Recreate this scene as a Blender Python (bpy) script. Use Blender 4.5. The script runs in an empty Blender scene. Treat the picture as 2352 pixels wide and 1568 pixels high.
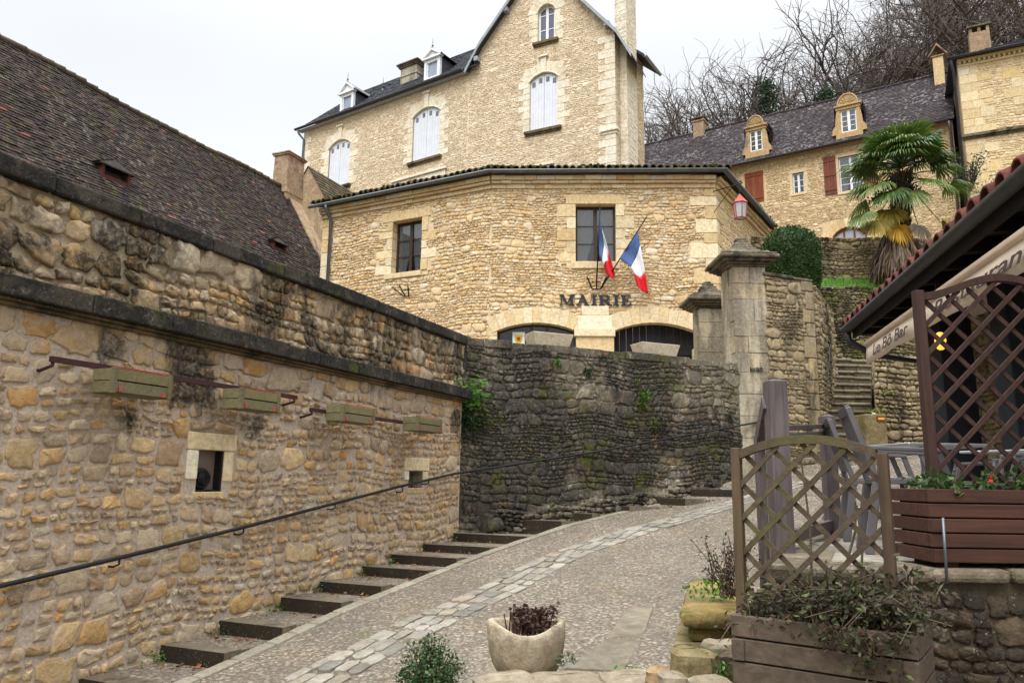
import bpy, math, random
import numpy as np
from mathutils import Vector, Matrix

C = bpy.context.scene
COL = C.collection
R_ = math.radians
# ------------------------------------------------------------------ camera
# picture units below are those of a 2352 x 1568 view of the photograph
FOC, HOR, ROLL = 1740.0, 315.0, 0.0145
EYE = np.array([0.0, 0.0, 1.6])
_p = math.atan(HOR / FOC)
_f = np.array([0, math.cos(_p), math.sin(_p)])
_u0 = np.array([0, -math.sin(_p), math.cos(_p)])
_r0 = np.array([1.0, 0, 0])
_r = _r0 * math.cos(ROLL) + _u0 * math.sin(ROLL)
_u = _u0 * math.cos(ROLL) - _r0 * math.sin(ROLL)
cd = bpy.data.cameras.new('camera')
cd.sensor_width = 36
cd.lens = FOC / 2352 * 36
cd.clip_start = 0.05
cd.clip_end = 3000
cam = bpy.data.objects.new('camera', cd)
COL.objects.link(cam)
cam.matrix_world = Matrix(((_r[0], _u[0], -_f[0], EYE[0]), (_r[1], _u[1], -_f[1], EYE[1]),
                           (_r[2], _u[2], -_f[2], EYE[2]), (0, 0, 0, 1)))
C.camera = cam
# ------------------------------------------------------------------ overcast sky and soft sun
SUN_EL, SUN_AZ = R_(52), R_(205)
w = bpy.data.worlds.new('World')
C.world = w
w.use_nodes = True
nt = w.node_tree
nt.nodes.clear()
sk = nt.nodes.new('ShaderNodeTexSky')
sk.sky_type = 'NISHITA'
sk.sun_disc = False
sk.sun_elevation = SUN_EL
sk.sun_rotation = SUN_AZ
sk.air_density = 1.0
sk.dust_density = 4.0
hs = nt.nodes.new('ShaderNodeHueSaturation')
hs.inputs['Saturation'].default_value = 0.25
nt.links.new(sk.outputs[0], hs.inputs['Color'])
tc = nt.nodes.new('ShaderNodeTexCoord')
sep = nt.nodes.new('ShaderNodeSeparateXYZ')
nt.links.new(tc.outputs['Generated'], sep.inputs[0])
mr = nt.nodes.new('ShaderNodeFloatCurve')        # overcast sky: far brighter overhead than near the horizon
for q, v in ((.3, .155), (.56, .170), (.76, .42)):
    mr.mapping.curves[0].points.new(q, v)
mr.mapping.curves[0].points[0].location = (0, .138)
mr.mapping.curves[0].points[-1].location = (1, 1.0)
mr.mapping.update()
nt.links.new(sep.outputs[2], mr.inputs['Value'])
ms_ = nt.nodes.new('ShaderNodeMath')
ms_.operation = 'MULTIPLY'
ms_.inputs[1].default_value = 47.0
nt.links.new(mr.outputs[0], ms_.inputs[0])
mr = ms_
nz = nt.nodes.new('ShaderNodeTexNoise')
nz.inputs['Scale'].default_value = 2.2
nz.inputs['Detail'].default_value = 3
nt.links.new(tc.outputs['Generated'], nz.inputs['Vector'])
nm = nt.nodes.new('ShaderNodeMapRange')
nm.inputs[3].default_value = 0.93
nm.inputs[4].default_value = 1.07
nt.links.new(nz.outputs['Fac'], nm.inputs[0])
mu = nt.nodes.new('ShaderNodeMath')
mu.operation = 'MULTIPLY'
nt.links.new(mr.outputs[0], mu.inputs[0])
nt.links.new(nm.outputs[0], mu.inputs[1])
vm = nt.nodes.new('ShaderNodeVectorMath')
vm.operation = 'SCALE'
vm.inputs[0].default_value = (0.955, 0.985, 1.02)
nt.links.new(mu.outputs[0], vm.inputs['Scale'])
mx = nt.nodes.new('ShaderNodeMix')
mx.data_type = 'RGBA'
mx.inputs['Factor'].default_value = 0.85
nt.links.new(hs.outputs[0], mx.inputs['A'])
nt.links.new(vm.outputs[0], mx.inputs['B'])
bg = nt.nodes.new('ShaderNodeBackground')
bg.inputs['Strength'].default_value = 0.1
nt.links.new(mx.outputs['Result'], bg.inputs['Color'])
wo = nt.nodes.new('ShaderNodeOutputWorld')
nt.links.new(bg.outputs[0], wo.inputs[0])
sl = bpy.data.lights.new('sun', 'SUN')
sl.energy = 1.4
sl.angle = R_(35)
sl.color = (1.0, 0.96, 0.9)
so = bpy.data.objects.new('sun', sl)
COL.objects.link(so)
# the sky node's rotation 0 is +Y, growing clockwise seen from above
sd = Vector((math.sin(SUN_AZ) * math.cos(SUN_EL), math.cos(SUN_AZ) * math.cos(SUN_EL), math.sin(SUN_EL)))
so.rotation_euler = (-sd).to_track_quat('-Z', 'Y').to_euler()
C.view_settings.view_transform = 'Standard'
C.view_settings.look = 'None'
C.view_settings.exposure = 0.63
C.view_settings.gamma = 1.0
C.render.film_transparent = False
C.cycles.max_bounces = 6
C.cycles.diffuse_bounces = 3
C.cycles.transparent_max_bounces = 12
C.cycles.use_denoising = True


# ------------------------------------------------------------------ surveying helpers
def ray(x, y):
    return _f + _r * (x - 1176) / FOC - _u * (y - 784) / FOC


def ony(x, y, Y):
    r = ray(x, y)
    return EYE + r * (Y / r[1])


def onz(x, y, z):
    r = ray(x, y)
    return EYE + r * ((z - 1.6) / r[2])


class Fr:
    """A vertical facade: u along it, w out of it (towards the viewer's side), z up."""
    def __init__(s, A, d):
        s.A = np.array(A[:2], float)
        s.d = np.array(d[:2], float) / np.hypot(*d[:2])
        s.n = np.array([s.d[1], -s.d[0]])

    def p(s, u, w, z):
        q = s.A + s.d * u + s.n * w
        return (float(q[0]), float(q[1]), float(z))

    def hit(s, x, y, w=0.0):
        r = ray(x, y)
        A = s.A + s.n * w
        t = (s.n @ (A - EYE[:2])) / (s.n @ r[:2])
        P = EYE + r * t
        return float((P[:2] - s.A) @ s.d), float(P[2])

    def uv(s, P):
        q = np.array(P[:2]) - s.A
        return float(q @ s.d), float(q @ s.n)


# ------------------------------------------------------------------ objects
WLOC = {}


def prop(o, label=None, cat=None, group=None, kind=None):
    if label: o['label'] = label
    if cat: o['category'] = cat
    if group: o['group'] = group
    if kind: o['kind'] = kind
    return o


def thing(name, label, cat, loc=(0, 0, 0), group=None, rz=0.0):
    o = bpy.data.objects.new(name, None)
    COL.objects.link(o)
    o.empty_display_size = 0.2
    o.location = loc
    o.rotation_euler = (0, 0, rz)
    WLOC[o.name] = np.array(loc, float) if rz == 0 else np.zeros(3)
    return prop(o, label, cat, group)


class MB:
    def __init__(s):
        s.v, s.f, s.m, s.t = [], [], [], []

    def add(s, V, F, m=0, t=(0.5, 0.5, 0.5)):
        b = len(s.v)
        s.v.extend(V)
        s.f.extend([tuple(i + b for i in f) for f in F])
        s.m.extend([m] * len(F))
        if t and isinstance(t[0], (tuple, list)):
            s.t.extend(t)
        else:
            s.t.extend([t] * len(V))

    def hexa(s, P, m=0, t=(0.5, 0.5, 0.5)):
        # P: 8 points, bottom ring (4) then top ring (4)
        s.add(list(P), [(3, 2, 1, 0), (4, 5, 6, 7), (0, 1, 5, 4), (1, 2, 6, 5), (2, 3, 7, 6), (3, 0, 4, 7)], m, t)

    def fbox(s, fr, u0, u1, w0, w1, z0, z1, m=0, t=(0.5, 0.5, 0.5)):
        s.hexa([fr.p(u0, w1, z0), fr.p(u1, w1, z0), fr.p(u1, w0, z0), fr.p(u0, w0, z0),
                fr.p(u0, w1, z1), fr.p(u1, w1, z1), fr.p(u1, w0, z1), fr.p(u0, w0, z1)], m, t)

    def box(s, x0, x1, y0, y1, z0, z1, m=0, t=(0.5, 0.5, 0.5)):
        s.hexa([(x0, y0, z0), (x1, y0, z0), (x1, y1, z0), (x0, y1, z0),
                (x0, y0, z1), (x1, y0, z1), (x1, y1, z1), (x0, y1, z1)], m, t)

    def beam(s, a, b, wd, ht, up=(0, 0, 1), m=0, t=(0.5, 0.5, 0.5)):
        a = Vector(a); b = Vector(b); d = (b - a).normalized()
        sd_ = d.cross(Vector(up)).normalized()
        u_ = sd_.cross(d).normalized()
        P = []
        for h in (-ht / 2, ht / 2):
            for q, k in ((a, -1), (a, 1), (b, 1), (b, -1)):
                P.append(tuple(q + sd_ * (k * wd / 2) + u_ * h))
        s.hexa(P, m, t)

    def tube(s, pts, rad, n=8, m=0, t=(0.5, 0.5, 0.5), cap=True):
        pts = [Vector(p) for p in pts]
        if not isinstance(rad, (list, tuple)): rad = [rad] * len(pts)
        V, F = [], []
        ref = None
        for i, p in enumerate(pts):
            d = (pts[min(i + 1, len(pts) - 1)] - pts[max(i - 1, 0)])
            d = d.normalized() if d.length > 1e-9 else Vector((0, 0, 1))
            if ref is None:
                ref = Vector((0, 0, 1)) if abs(d.z) < 0.9 else Vector((1, 0, 0))
            a = d.cross(ref).normalized()
            b = a.cross(d).normalized()
            ref = b
            for k in range(n):
                th = 2 * math.pi * k / n
                V.append(tuple(p + (a * math.cos(th) + b * math.sin(th)) * rad[i]))
        for i in range(len(pts) - 1):
            for k in range(n):
                F.append((i * n + k, i * n + (k + 1) % n, (i + 1) * n + (k + 1) % n, (i + 1) * n + k))
        if cap:
            F.append(tuple(range(n - 1, -1, -1)))
            F.append(tuple(range((len(pts) - 1) * n, len(pts) * n)))
        s.add(V, F, m, t)

    def lathe(s, c, prof, n=16, m=0, t=(0.5, 0.5, 0.5), sq=None):
        V, F = [], []
        for r, z in prof:
            for k in range(n):
                th = 2 * math.pi * (k + .5) / n
                x, y = r * math.cos(th), r * math.sin(th)
                V.append((c[0] + x, c[1] + y, c[2] + z))
        for i in range(len(prof) - 1):
            for k in range(n):
                F.append((i * n + k, i * n + (k + 1) % n, (i + 1) * n + (k + 1) % n, (i + 1) * n + k))
        F.append(tuple(range(n - 1, -1, -1)))
        F.append(tuple(range((len(prof) - 1) * n, len(prof) * n)))
        s.add(V, F, m, t)

    def build(s, name, mats, parent=None, smooth=False, bevel=0.0, kind=None, label=None):
        me = bpy.data.meshes.new(name)
        V = np.array(s.v, float).reshape(-1, 3)
        if parent is not None:
            V = V - WLOC.get(parent.name, np.zeros(3))
        me.from_pydata(V.tolist(), [], s.f)
        if not isinstance(mats, (list, tuple)): mats = [mats]
        for m in mats: me.materials.append(m)
        if len(mats) > 1:
            me.polygons.foreach_set('material_index', s.m)
        at = me.color_attributes.new('tint', 'FLOAT_COLOR', 'POINT')
        t = np.ones((len(s.v), 4))
        t[:, :3] = np.array(s.t, float).reshape(-1, 3)
        at.data.foreach_set('color', t.ravel())
        if smooth:
            me.polygons.foreach_set('use_smooth', [True] * len(s.f))
        me.update()
        o = bpy.data.objects.new(name, me)
        COL.objects.link(o)
        if parent is not None:
            o.parent = parent
            WLOC[o.name] = WLOC.get(parent.name, np.zeros(3))
        if bevel:
            b = o.modifiers.new('bevel', 'BEVEL')
            b.width = bevel
            b.segments = 2
            b.limit_method = 'ANGLE'
        if kind: o['kind'] = kind
        if label: o['label'] = label
        return o


def copy_tree(o, parent=None):
    c = o.copy()
    COL.objects.link(c)
    if parent is not None: c.parent = parent
    for ch in list(o.children): copy_tree(ch, c)
    return c


# ------------------------------------------------------------------ masonry
def layout(U0, U1, V0, V1, hlo, hhi, wlo, whi, rng, holes=(), big=0.3, thin=0.25):
    """Random rubble in broken courses; returns rectangles (u0,u1,v0,v1)."""
    out = []
    v = V0
    while v < V1 - 0.02:
        H = rng.uniform(hlo, hhi) * 2
        if v + H > V1 - hlo * 0.8: H = V1 - v
        u = U0 - rng.uniform(0, H)
        while u < U1:
            r = rng.random()
            if r < big:
                W = H * rng.uniform(0.9, 1.7)
                out.append((u, u + W, v, v + H))
            else:
                W = H * rng.uniform(1.5, 3.2)
                if r < big + thin:
                    c1 = rng.uniform(.27, .4); c2 = c1 + rng.uniform(.27, .38)
                    cuts = [0, c1, c2, 1]
                else:
                    cuts = [0, rng.uniform(.36, .64), 1]
                for a, b in zip(cuts, cuts[1:]):
                    h = (b - a) * H
                    ws = []
                    while sum(ws) < W: ws.append(h * rng.uniform(wlo, whi))
                    k = W / sum(ws)
                    x = u
                    for q in ws:
                        out.append((x, x + q * k, v + a * H, v + b * H))
                        x += q * k
            u += W
        v += H
    res = []
    for a, b, c, d in out:
        a = max(a, U0); b = min(b, U1)
        ok = True
        for (ha, hb, hc, hd) in holes:
            if b <= ha or a >= hb or d <= hc or c >= hd: continue
            mu_, mv_ = (a + b) / 2, (c + d) / 2
            if ha < mu_ < hb and hc < mv_ < hd: ok = False; break
            if ha < mu_ < hb:
                if mv_ > (hc + hd) / 2: c = max(c, hd)
                else: d = min(d, hc)
            else:
                if mu_ > (ha + hb) / 2: a = max(a, hb)
                else: b = min(b, ha)
        if ok and b - a > 0.035 and d - c > 0.025: res.append((a, b, c, d))
    return res


def stones(mb, fr, rects, depth, gap, rs, K=12, m=0, w0=0.0, sup=3.2, jit=0.07, warp=0.03, zlim=None, tilt=0.0, tone=None, drop=0.0):
    if not rects: return
    r = np.array(rects)
    if drop: r = r[rs.uniform(0, 1, len(r)) > drop]
    N = len(r)
    cu, cv = (r[:, 0] + r[:, 1]) / 2, (r[:, 2] + r[:, 3]) / 2
    hu = np.maximum((r[:, 1] - r[:, 0]) / 2 - gap * rs.uniform(.35, 1.0, N), .012)
    hv = np.maximum((r[:, 3] - r[:, 2]) / 2 - gap * rs.uniform(.35, 1.0, N), .010)
    th = np.linspace(0, 2 * np.pi, K, endpoint=False)[None, :] + rs.uniform(-.12, .12, (N, K))
    e = 2 / (sup * rs.uniform(.75, 1.5, N))[:, None]
    cx = np.sign(np.cos(th)) * np.abs(np.cos(th)) ** e
    cy = np.sign(np.sin(th)) * np.abs(np.sin(th)) ** e
    j = 1 + rs.normal(0, jit, (N, K))
    shr = rs.normal(0, .13, N)[:, None]
    tpr = rs.normal(0, .12, N)[:, None]
    tpv = rs.normal(0, .10, N)[:, None]
    lob = 1 + .05 * np.sin(th * 3 + rs.uniform(0, 6.3, (N, 1))) + .035 * np.sin(th * 5 + rs.uniform(0, 6.3, (N, 1)))
    ox = hu[:, None] * (cx * j * lob * (1 + tpr * cy) + shr * cy * .6)
    oy = hv[:, None] * (cy * j * lob * (1 + tpv * cx) + shr * cx * .5)
    an = rs.normal(0, tilt, N)[:, None] if tilt else 0
    if tilt:
        ox, oy = ox * np.cos(an) - oy * np.sin(an), ox * np.sin(an) + oy * np.cos(an)
    dep = depth * rs.uniform(.45, 1.25, N)
    sl_u = rs.normal(0, .18, N)[:, None]
    sl_v = rs.normal(0, .18, N)[:, None]
    rings = []
    for sc, dz, ns in ((1.0, -.4, 0), (.965, .7, .12), (.82, 1.0, .2)):
        U = ox * sc * (1 + rs.normal(0, .025, (N, K)))
        V = oy * sc * (1 + rs.normal(0, .025, (N, K)))
        W = dep[:, None] * (dz + rs.normal(0, ns, (N, K)) if ns else dz) + (dep[:, None] * (sl_u * U / hu[:, None] + sl_v * V / hv[:, None]) if dz > 0 else 0)
        rings.append((U, V, W))
    cW = dep * 1.05
    allU = np.concatenate([q[0] for q in rings] + [np.zeros((N, 1))], 1) + cu[:, None]
    allV = np.concatenate([q[1] for q in rings] + [np.zeros((N, 1))], 1) + cv[:, None]
    allW = np.concatenate([np.broadcast_to(q[2], (N, K)) for q in rings] + [cW[:, None]], 1) + w0
    ph = rs.uniform(0, 6.28, 4)
    if warp:
        allV = allV + warp * (np.sin(allU * 2.1 + ph[0] + allV * .6) * .6 + np.sin(allU * 4.7 + ph[1] - allV) * .4)
        allU = allU + warp * .7 * np.sin(allV * 5.3 + ph[2])
    if zlim is not None:
        allV = np.clip(allV, zlim[0], zlim[1])
    P = np.empty((N, allU.shape[1], 3))
    P[..., 0] = fr.A[0] + fr.d[0] * allU + fr.n[0] * allW
    P[..., 1] = fr.A[1] + fr.d[1] * allU + fr.n[1] * allW
    P[..., 2] = allV
    M = 3 * K + 1
    base = []
    for ring in range(2):
        for k in range(K):
            k2 = (k + 1) % K
            base.append((ring * K + k, ring * K + k2, (ring + 1) * K + k2, (ring + 1) * K + k))
    for k in range(K):
        base.append((2 * K + k, 2 * K + (k + 1) % K, 3 * K))
    b0 = len(mb.v)
    mb.v.extend(map(tuple, P.reshape(-1, 3).tolist()))
    for i in range(N):
        o = b0 + i * M
        mb.f.extend([tuple(x + o for x in f) for f in base])
    mb.m.extend([m] * (N * len(base)))
    t = np.stack([rs.uniform(0, 1, N), rs.uniform(0, 1, N), np.full(N, .5) if tone is None else np.full(N, tone)], 1)
    mb.t.extend(map(tuple, np.repeat(t, M, 0).tolist()))


def panel(mb, fr, U0, U1, V0, V1, openings=(), w=0.0, m=1, back=None):
    """Flat backing (the mortar bed) with rectangular openings; reveals go back by `back`."""
    us = sorted(set([U0, U1] + [q for o in openings for q in o[:2] if U0 < q < U1]))
    vs = sorted(set([V0, V1] + [q for o in openings for q in o[2:4] if V0 < q < V1]))
    for a, b in zip(us, us[1:]):
        for c, d in zip(vs, vs[1:]):
            mu_, mv_ = (a + b) / 2, (c + d) / 2
            if any(o[0] < mu_ < o[1] and o[2] < mv_ < o[3] for o in openings): continue
            mb.add([fr.p(a, w, c), fr.p(b, w, c), fr.p(b, w, d), fr.p(a, w, d)], [(0, 1, 2, 3)], m)
    if back:
        for (a, b, c, d) in openings:
            for q in (((a, c), (b, c)), ((b, c), (b, d)), ((b, d), (a, d)), ((a, d), (a, c))):
                (x0, y0), (x1, y1) = q
                mb.add([fr.p(x0, w, y0), fr.p(x1, w, y1), fr.p(x1, w - back, y1), fr.p(x0, w - back, y0)], [(0, 1, 2, 3)], m)


def leaves(mb, pts, size, rng, m=0, asp=0.5, droop=0.0, tr=(0, 1)):
    """One pointed leaf face at each point, random attitude."""
    for p in pts:
        s_ = size * rng.uniform(.6, 1.3)
        a = Vector((rng.gauss(0, 1), rng.gauss(0, 1), rng.gauss(0, .7) - droop)).normalized()
        b = a.cross(Vector((rng.gauss(0, 1), rng.gauss(0, 1), rng.gauss(0, 1)))).normalized()
        p = Vector(p)
        c = a.cross(b) * (s_ * .12)
        t = (rng.uniform(*tr), rng.random(), .5)
        mb.add([tuple(p), tuple(p + a * s_ * .5 + b * s_ * asp * .5 + c), tuple(p + a * s_), tuple(p + a * s_ * .5 - b * s_ * asp * .5 + c)],
               [(0, 1, 2, 3)], m, t)


# ------------------------------------------------------------------ materials
def srgb(r, g, b):
    f = lambda c: (c / 255 / 12.92) if c / 255 <= 0.04045 else ((c / 255 + 0.055) / 1.055) ** 2.4
    return (f(r), f(g), f(b), 1)


class NT:
    def __init__(s, name):
        s.mat = bpy.data.materials.new(name)
        s.mat.use_nodes = True
        s.nt = s.mat.node_tree
        s.nt.nodes.clear()
        s.out = s.n('ShaderNodeOutputMaterial')
        s.b = s.n('ShaderNodeBsdfPrincipled')
        s.l(s.b.outputs[0], s.out.inputs[0])
        s._pos = None

    def n(s, ty, **kw):
        x = s.nt.nodes.new(ty)
        for k, v in kw.items(): setattr(x, k, v)
        return x

    def l(s, a, b): s.nt.links.new(a, b)

    def set(s, inp, v):
        if hasattr(v, 'is_linked') or isinstance(v, bpy.types.NodeSocket): s.l(v, inp)
        else: inp.default_value = v

    def pos(s, sc=(1, 1, 1)):
        if s._pos is None: s._pos = s.n('ShaderNodeNewGeometry').outputs['Position']
        if sc == (1, 1, 1): return s._pos
        m = s.n('ShaderNodeMapping')
        m.inputs['Scale'].default_value = sc
        s.l(s._pos, m.inputs[0])
        return m.outputs[0]

    def tint(s):
        a = s.n('ShaderNodeAttribute', attribute_name='tint')
        p = s.n('ShaderNodeSeparateColor')
        s.l(a.outputs['Color'], p.inputs[0])
        return p.outputs

    def noise(s, scale, detail=4, rough=.6, sc=(1, 1, 1), dist=0.0):
        x = s.n('ShaderNodeTexNoise')
        x.inputs['Scale'].default_value = scale
        x.inputs['Detail'].default_value = detail
        x.inputs['Roughness'].default_value = rough
        x.inputs['Distortion'].default_value = dist
        s.l(s.pos(sc), x.inputs['Vector'])
        return x.outputs['Fac']

    def vor(s, scale, sc=(1, 1, 1), feature='F1', out='Distance', rnd=1.0, vec=None):
        x = s.n('ShaderNodeTexVoronoi', feature=feature)
        x.inputs['Scale'].default_value = scale
        x.inputs['Randomness'].default_value = rnd
        s.l(vec or s.pos(sc), x.inputs['Vector'])
        return x.outputs[out]

    def mr(s, v, a, b, c=0.0, d=1.0, smooth=True):
        x = s.n('ShaderNodeMapRange')
        if smooth: x.interpolation_type = 'SMOOTHSTEP'
        s.set(x.inputs[0], v)
        for i, q in enumerate((a, b, c, d)): x.inputs[i + 1].default_value = q
        return x.outputs[0]

    def math(s, op, a, b=0.0):
        x = s.n('ShaderNodeMath', operation=op)
        s.set(x.inputs[0], a); s.set(x.inputs[1], b)
        return x.outputs[0]

    def ramp(s, v, stops, const=False):
        x = s.n('ShaderNodeValToRGB')
        if const: x.color_ramp.interpolation = 'CONSTANT'
        e = x.color_ramp.elements
        while len(e) < len(stops): e.new(.5)
        for i, (p, c) in enumerate(stops):
            e[i].position = p
            e[i].color = c
        s.set(x.inputs[0], v)
        return x.outputs[0]

    def mix(s, f, a, b, mode='MIX'):
        x = s.n('ShaderNodeMix', data_type='RGBA', blend_type=mode)
        s.set(x.inputs['Factor'], f); s.set(x.inputs['A'], a); s.set(x.inputs['B'], b)
        return x.outputs['Result']

    def gray(s, v):
        x = s.n('ShaderNodeCombineColor')
        for i in range(3): s.l(v, x.inputs[i])
        return x.outputs[0]

    def bump(s, h, strength=.5, dist=.01, prev=None):
        x = s.n('ShaderNodeBump')
        x.inputs['Strength'].default_value = strength
        x.inputs['Distance'].default_value = dist
        s.l(h, x.inputs['Height'])
        if prev is not None: s.l(prev, x.inputs['Normal'])
        return x.outputs[0]

    def fin(s, col, rough=.9, nrm=None, spec=.3, metal=0.0):
        s.set(s.b.inputs['Base Color'], col)
        s.set(s.b.inputs['Roughness'], rough)
        s.b.inputs['Specular IOR Level'].default_value = spec
        s.b.inputs['Metallic'].default_value = metal
        if nrm is not None: s.l(nrm, s.b.inputs['Normal'])
        return s.mat


def even(cols):
    return [(i / max(1, len(cols) - 1), srgb(*c)) for i, c in enumerate(cols)]


def stone(name, cols, val=(.82, 1.14), fine=28, black=0.0, bscale=1.2, bcol=(44, 42, 38), streak=(1, 1, .35), moss=0.0,
          lichen=0.0, lcol=(176, 172, 158), bump=.45, mscale=1.7, use_tint=True, orange=0.0, spots=(), smear=None):
    N = NT(name)
    t = N.tint()
    base = N.ramp(t[0], even(cols)) if use_tint else N.ramp(N.noise(2.2, 5, .65), [(a * .5 + .25, c) for a, c in even(cols)])
    g = N.mr(t[1], 0, 1, val[0], val[1], False)
    base = N.mix(1.0, base, N.gray(g), 'MULTIPLY')
    f1 = N.noise(fine, 6, .7)
    base = N.mix(1.0, base, N.gray(N.mr(f1, .25, .75, .72, 1.22)), 'MULTIPLY')
    f3 = N.noise(5.5, 4, .6)
    base = N.mix(N.mr(f3, .48, .72, 0, .4), base, N.mix(1.0, base, srgb(238, 216, 184), 'MULTIPLY'))
    if smear:      # old pointing smeared over the stone faces
        q = N.mr(N.noise(4.2, 6, .72, (1, 1, 1.5)), .5 - .1 * smear[1], .62 - .06 * smear[1])
        sm = N.mix(1.0, srgb(*smear[0]), N.gray(N.mr(N.noise(30, 4, .7), .3, .7, .82, 1.12)), 'MULTIPLY')
        base = N.mix(N.math('MULTIPLY', q, .85), base, sm)
    if lichen:
        q = N.math('MULTIPLY', N.mr(N.noise(14, 5, .75), .5, .68), N.mr(N.noise(1.6, 3), .38, .62))
        base = N.mix(N.math('MULTIPLY', q, lichen), base, srgb(*lcol))
    if black:
        a = N.noise(bscale, 6, .68, streak, .4)
        th = .72 - .34 * black
        for (sx, sy, sz, rr, amt) in spots:      # soot and lichen stains with a place of their own
            dv = N.n('ShaderNodeVectorMath', operation='DISTANCE')
            N.l(N.pos(), dv.inputs[0])
            dv.inputs[1].default_value = (sx, sy, sz)
            a = N.math('ADD', a, N.mr(dv.outputs['Value'], 0, rr, amt, 0))
        q = N.mr(a, th - .07, th + .07)
        q = N.math('MULTIPLY', q, N.mr(N.noise(19, 5, .7), .28, .6, .45, 1))
        base = N.mix(N.math('MULTIPLY', q, .93), base, srgb(*bcol))
        sp = N.math('MULTIPLY', N.mr(N.vor(34), .12, .22, 1, 0), N.mr(N.noise(6, 3), .45, .6))
        base = N.mix(N.math('MULTIPLY', sp, .5), base, srgb(168, 164, 150))
    if orange:
        q = N.math('MULTIPLY', N.mr(N.noise(9, 4, .7), .57, .66), N.mr(N.noise(1.9, 2), .5, .62))
        base = N.mix(N.math('MULTIPLY', q, orange), base, srgb(190, 134, 62))
    if moss:
        q = N.math('MULTIPLY', N.mr(N.noise(mscale, 6, .7), .66 - .24 * moss, .76 - .24 * moss), N.mr(N.noise(26, 3), .3, .6, .5, 1))
        base = N.mix(N.math('MULTIPLY', q, .85), base, srgb(80, 84, 34))
    n1 = N.bump(N.noise(fine * .8, 6, .72), bump, .03)
    n2 = N.bump(N.noise(fine * 4, 3, .6), bump * .6, .008, n1)
    return N.fin(base, .92, n2, .2)


def plain(name, c, rough=.6, spec=.4, metal=0.0, var=.12, scale=8, bump=0.0, stretch=(1, 1, 1), dirt=0.0, dirtc=(70, 66, 56), lin=False):
    N = NT(name)
    col = c if lin else srgb(*c)
    base = N.mix(1.0, col, N.gray(N.mr(N.noise(scale, 5, .65, stretch), .3, .7, 1 - var, 1 + var)), 'MULTIPLY')
    if dirt:
        base = N.mix(N.mr(N.noise(scale * .7, 6, .7), .5, .75, 0, dirt), base, srgb(*dirtc))
    nr = N.bump(N.noise(scale * 4, 4, .6, stretch), bump, .01) if bump else None
    return N.fin(base, rough, nr, spec, metal)


def wood(name, c, c2, axis=2, scale=3.0, rough=.75, green=0.0):
    N = NT(name)
    st = [14, 14, 14]; st[axis] = .8
    t = N.tint()
    a = N.noise(scale, 6, .65, tuple(st), .6)
    base = N.mix(N.mr(a, .3, .7), srgb(*c), srgb(*c2))
    base = N.mix(1.0, base, N.gray(N.mr(t[1], 0, 1, .82, 1.16, False)), 'MULTIPLY')
    base = N.mix(1.0, base, N.gray(N.mr(N.noise(2.3, 3), .3, .7, .86, 1.12)), 'MULTIPLY')
    if green:
        base = N.mix(N.mr(N.noise(3.5, 5, .7), .42, .66, 0, green), base, srgb(112, 116, 52))
    return N.fin(base, rough, N.bump(N.noise(scale * 2, 5, .7, tuple(st)), .35, .006), .25)


def tiles(name, cols, moss=.3, lichen=.35, lc=(150, 146, 138), lth=.54):
    N = NT(name)
    t = N.tint()
    base = N.ramp(t[0], even(cols))
    base = N.mix(1.0, base, N.gray(N.mr(t[1], 0, 1, .6, 1.35, False)), 'MULTIPLY')
    base = N.mix(1.0, base, N.gray(N.mr(N.noise(22, 5, .7), .3, .7, .7, 1.25)), 'MULTIPLY')
    q = N.math('MULTIPLY', N.mr(N.noise(15 if lth > .52 else 6, 5, .75), lth, lth + .12), N.mr(N.noise(.7, 4), .4, .65, .25, 1))
    base = N.mix(N.math('MULTIPLY', q, lichen), base, srgb(*lc))
    if moss:
        q = N.mr(N.noise(2.3, 6, .72), .66 - .2 * moss, .74 - .2 * moss, 0, .8)
        base = N.mix(q, base, srgb(78, 78, 36))
    return N.fin(base, .9, N.bump(N.noise(30, 5, .7), .4, .02), .2)


def leafmat(name, cols, rough=.55, trans=.25):
    N = NT(name)
    t = N.tint()
    base = N.ramp(t[0], even(cols))
    base = N.mix(1.0, base, N.gray(N.mr(t[1], 0, 1, .65, 1.4, False)), 'MULTIPLY')
    m = N.fin(base, rough, None, .35)
    tr = N.n('ShaderNodeBsdfTranslucent')
    N.l(base, tr.inputs[0])
    ms = N.n('ShaderNodeMixShader')
    ms.inputs[0].default_value = trans
    N.l(N.b.outputs[0], ms.inputs[1]); N.l(tr.outputs[0], ms.inputs[2])
    N.l(ms.outputs[0], N.out.inputs[0])
    return m


def glassmat(name, tint=(.8, .85, .9), dark=.35):
    N = NT(name)
    g = N.n('ShaderNodeBsdfGlossy')
    g.inputs['Roughness'].default_value = .03
    tr = N.n('ShaderNodeBsdfTransparent')
    tr.inputs[0].default_value = (*tint, 1)
    fr = N.n('ShaderNodeFresnel')
    fr.inputs[0].default_value = 1.5
    f = N.math('ADD', N.math('MULTIPLY', fr.outputs[0], 1.3), dark * .2)
    ms = N.n('ShaderNodeMixShader')
    N.l(f, ms.inputs[0]); N.l(tr.outputs[0], ms.inputs[1]); N.l(g.outputs[0], ms.inputs[2])
    N.l(ms.outputs[0], N.out.inputs[0])
    return N.mat


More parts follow.
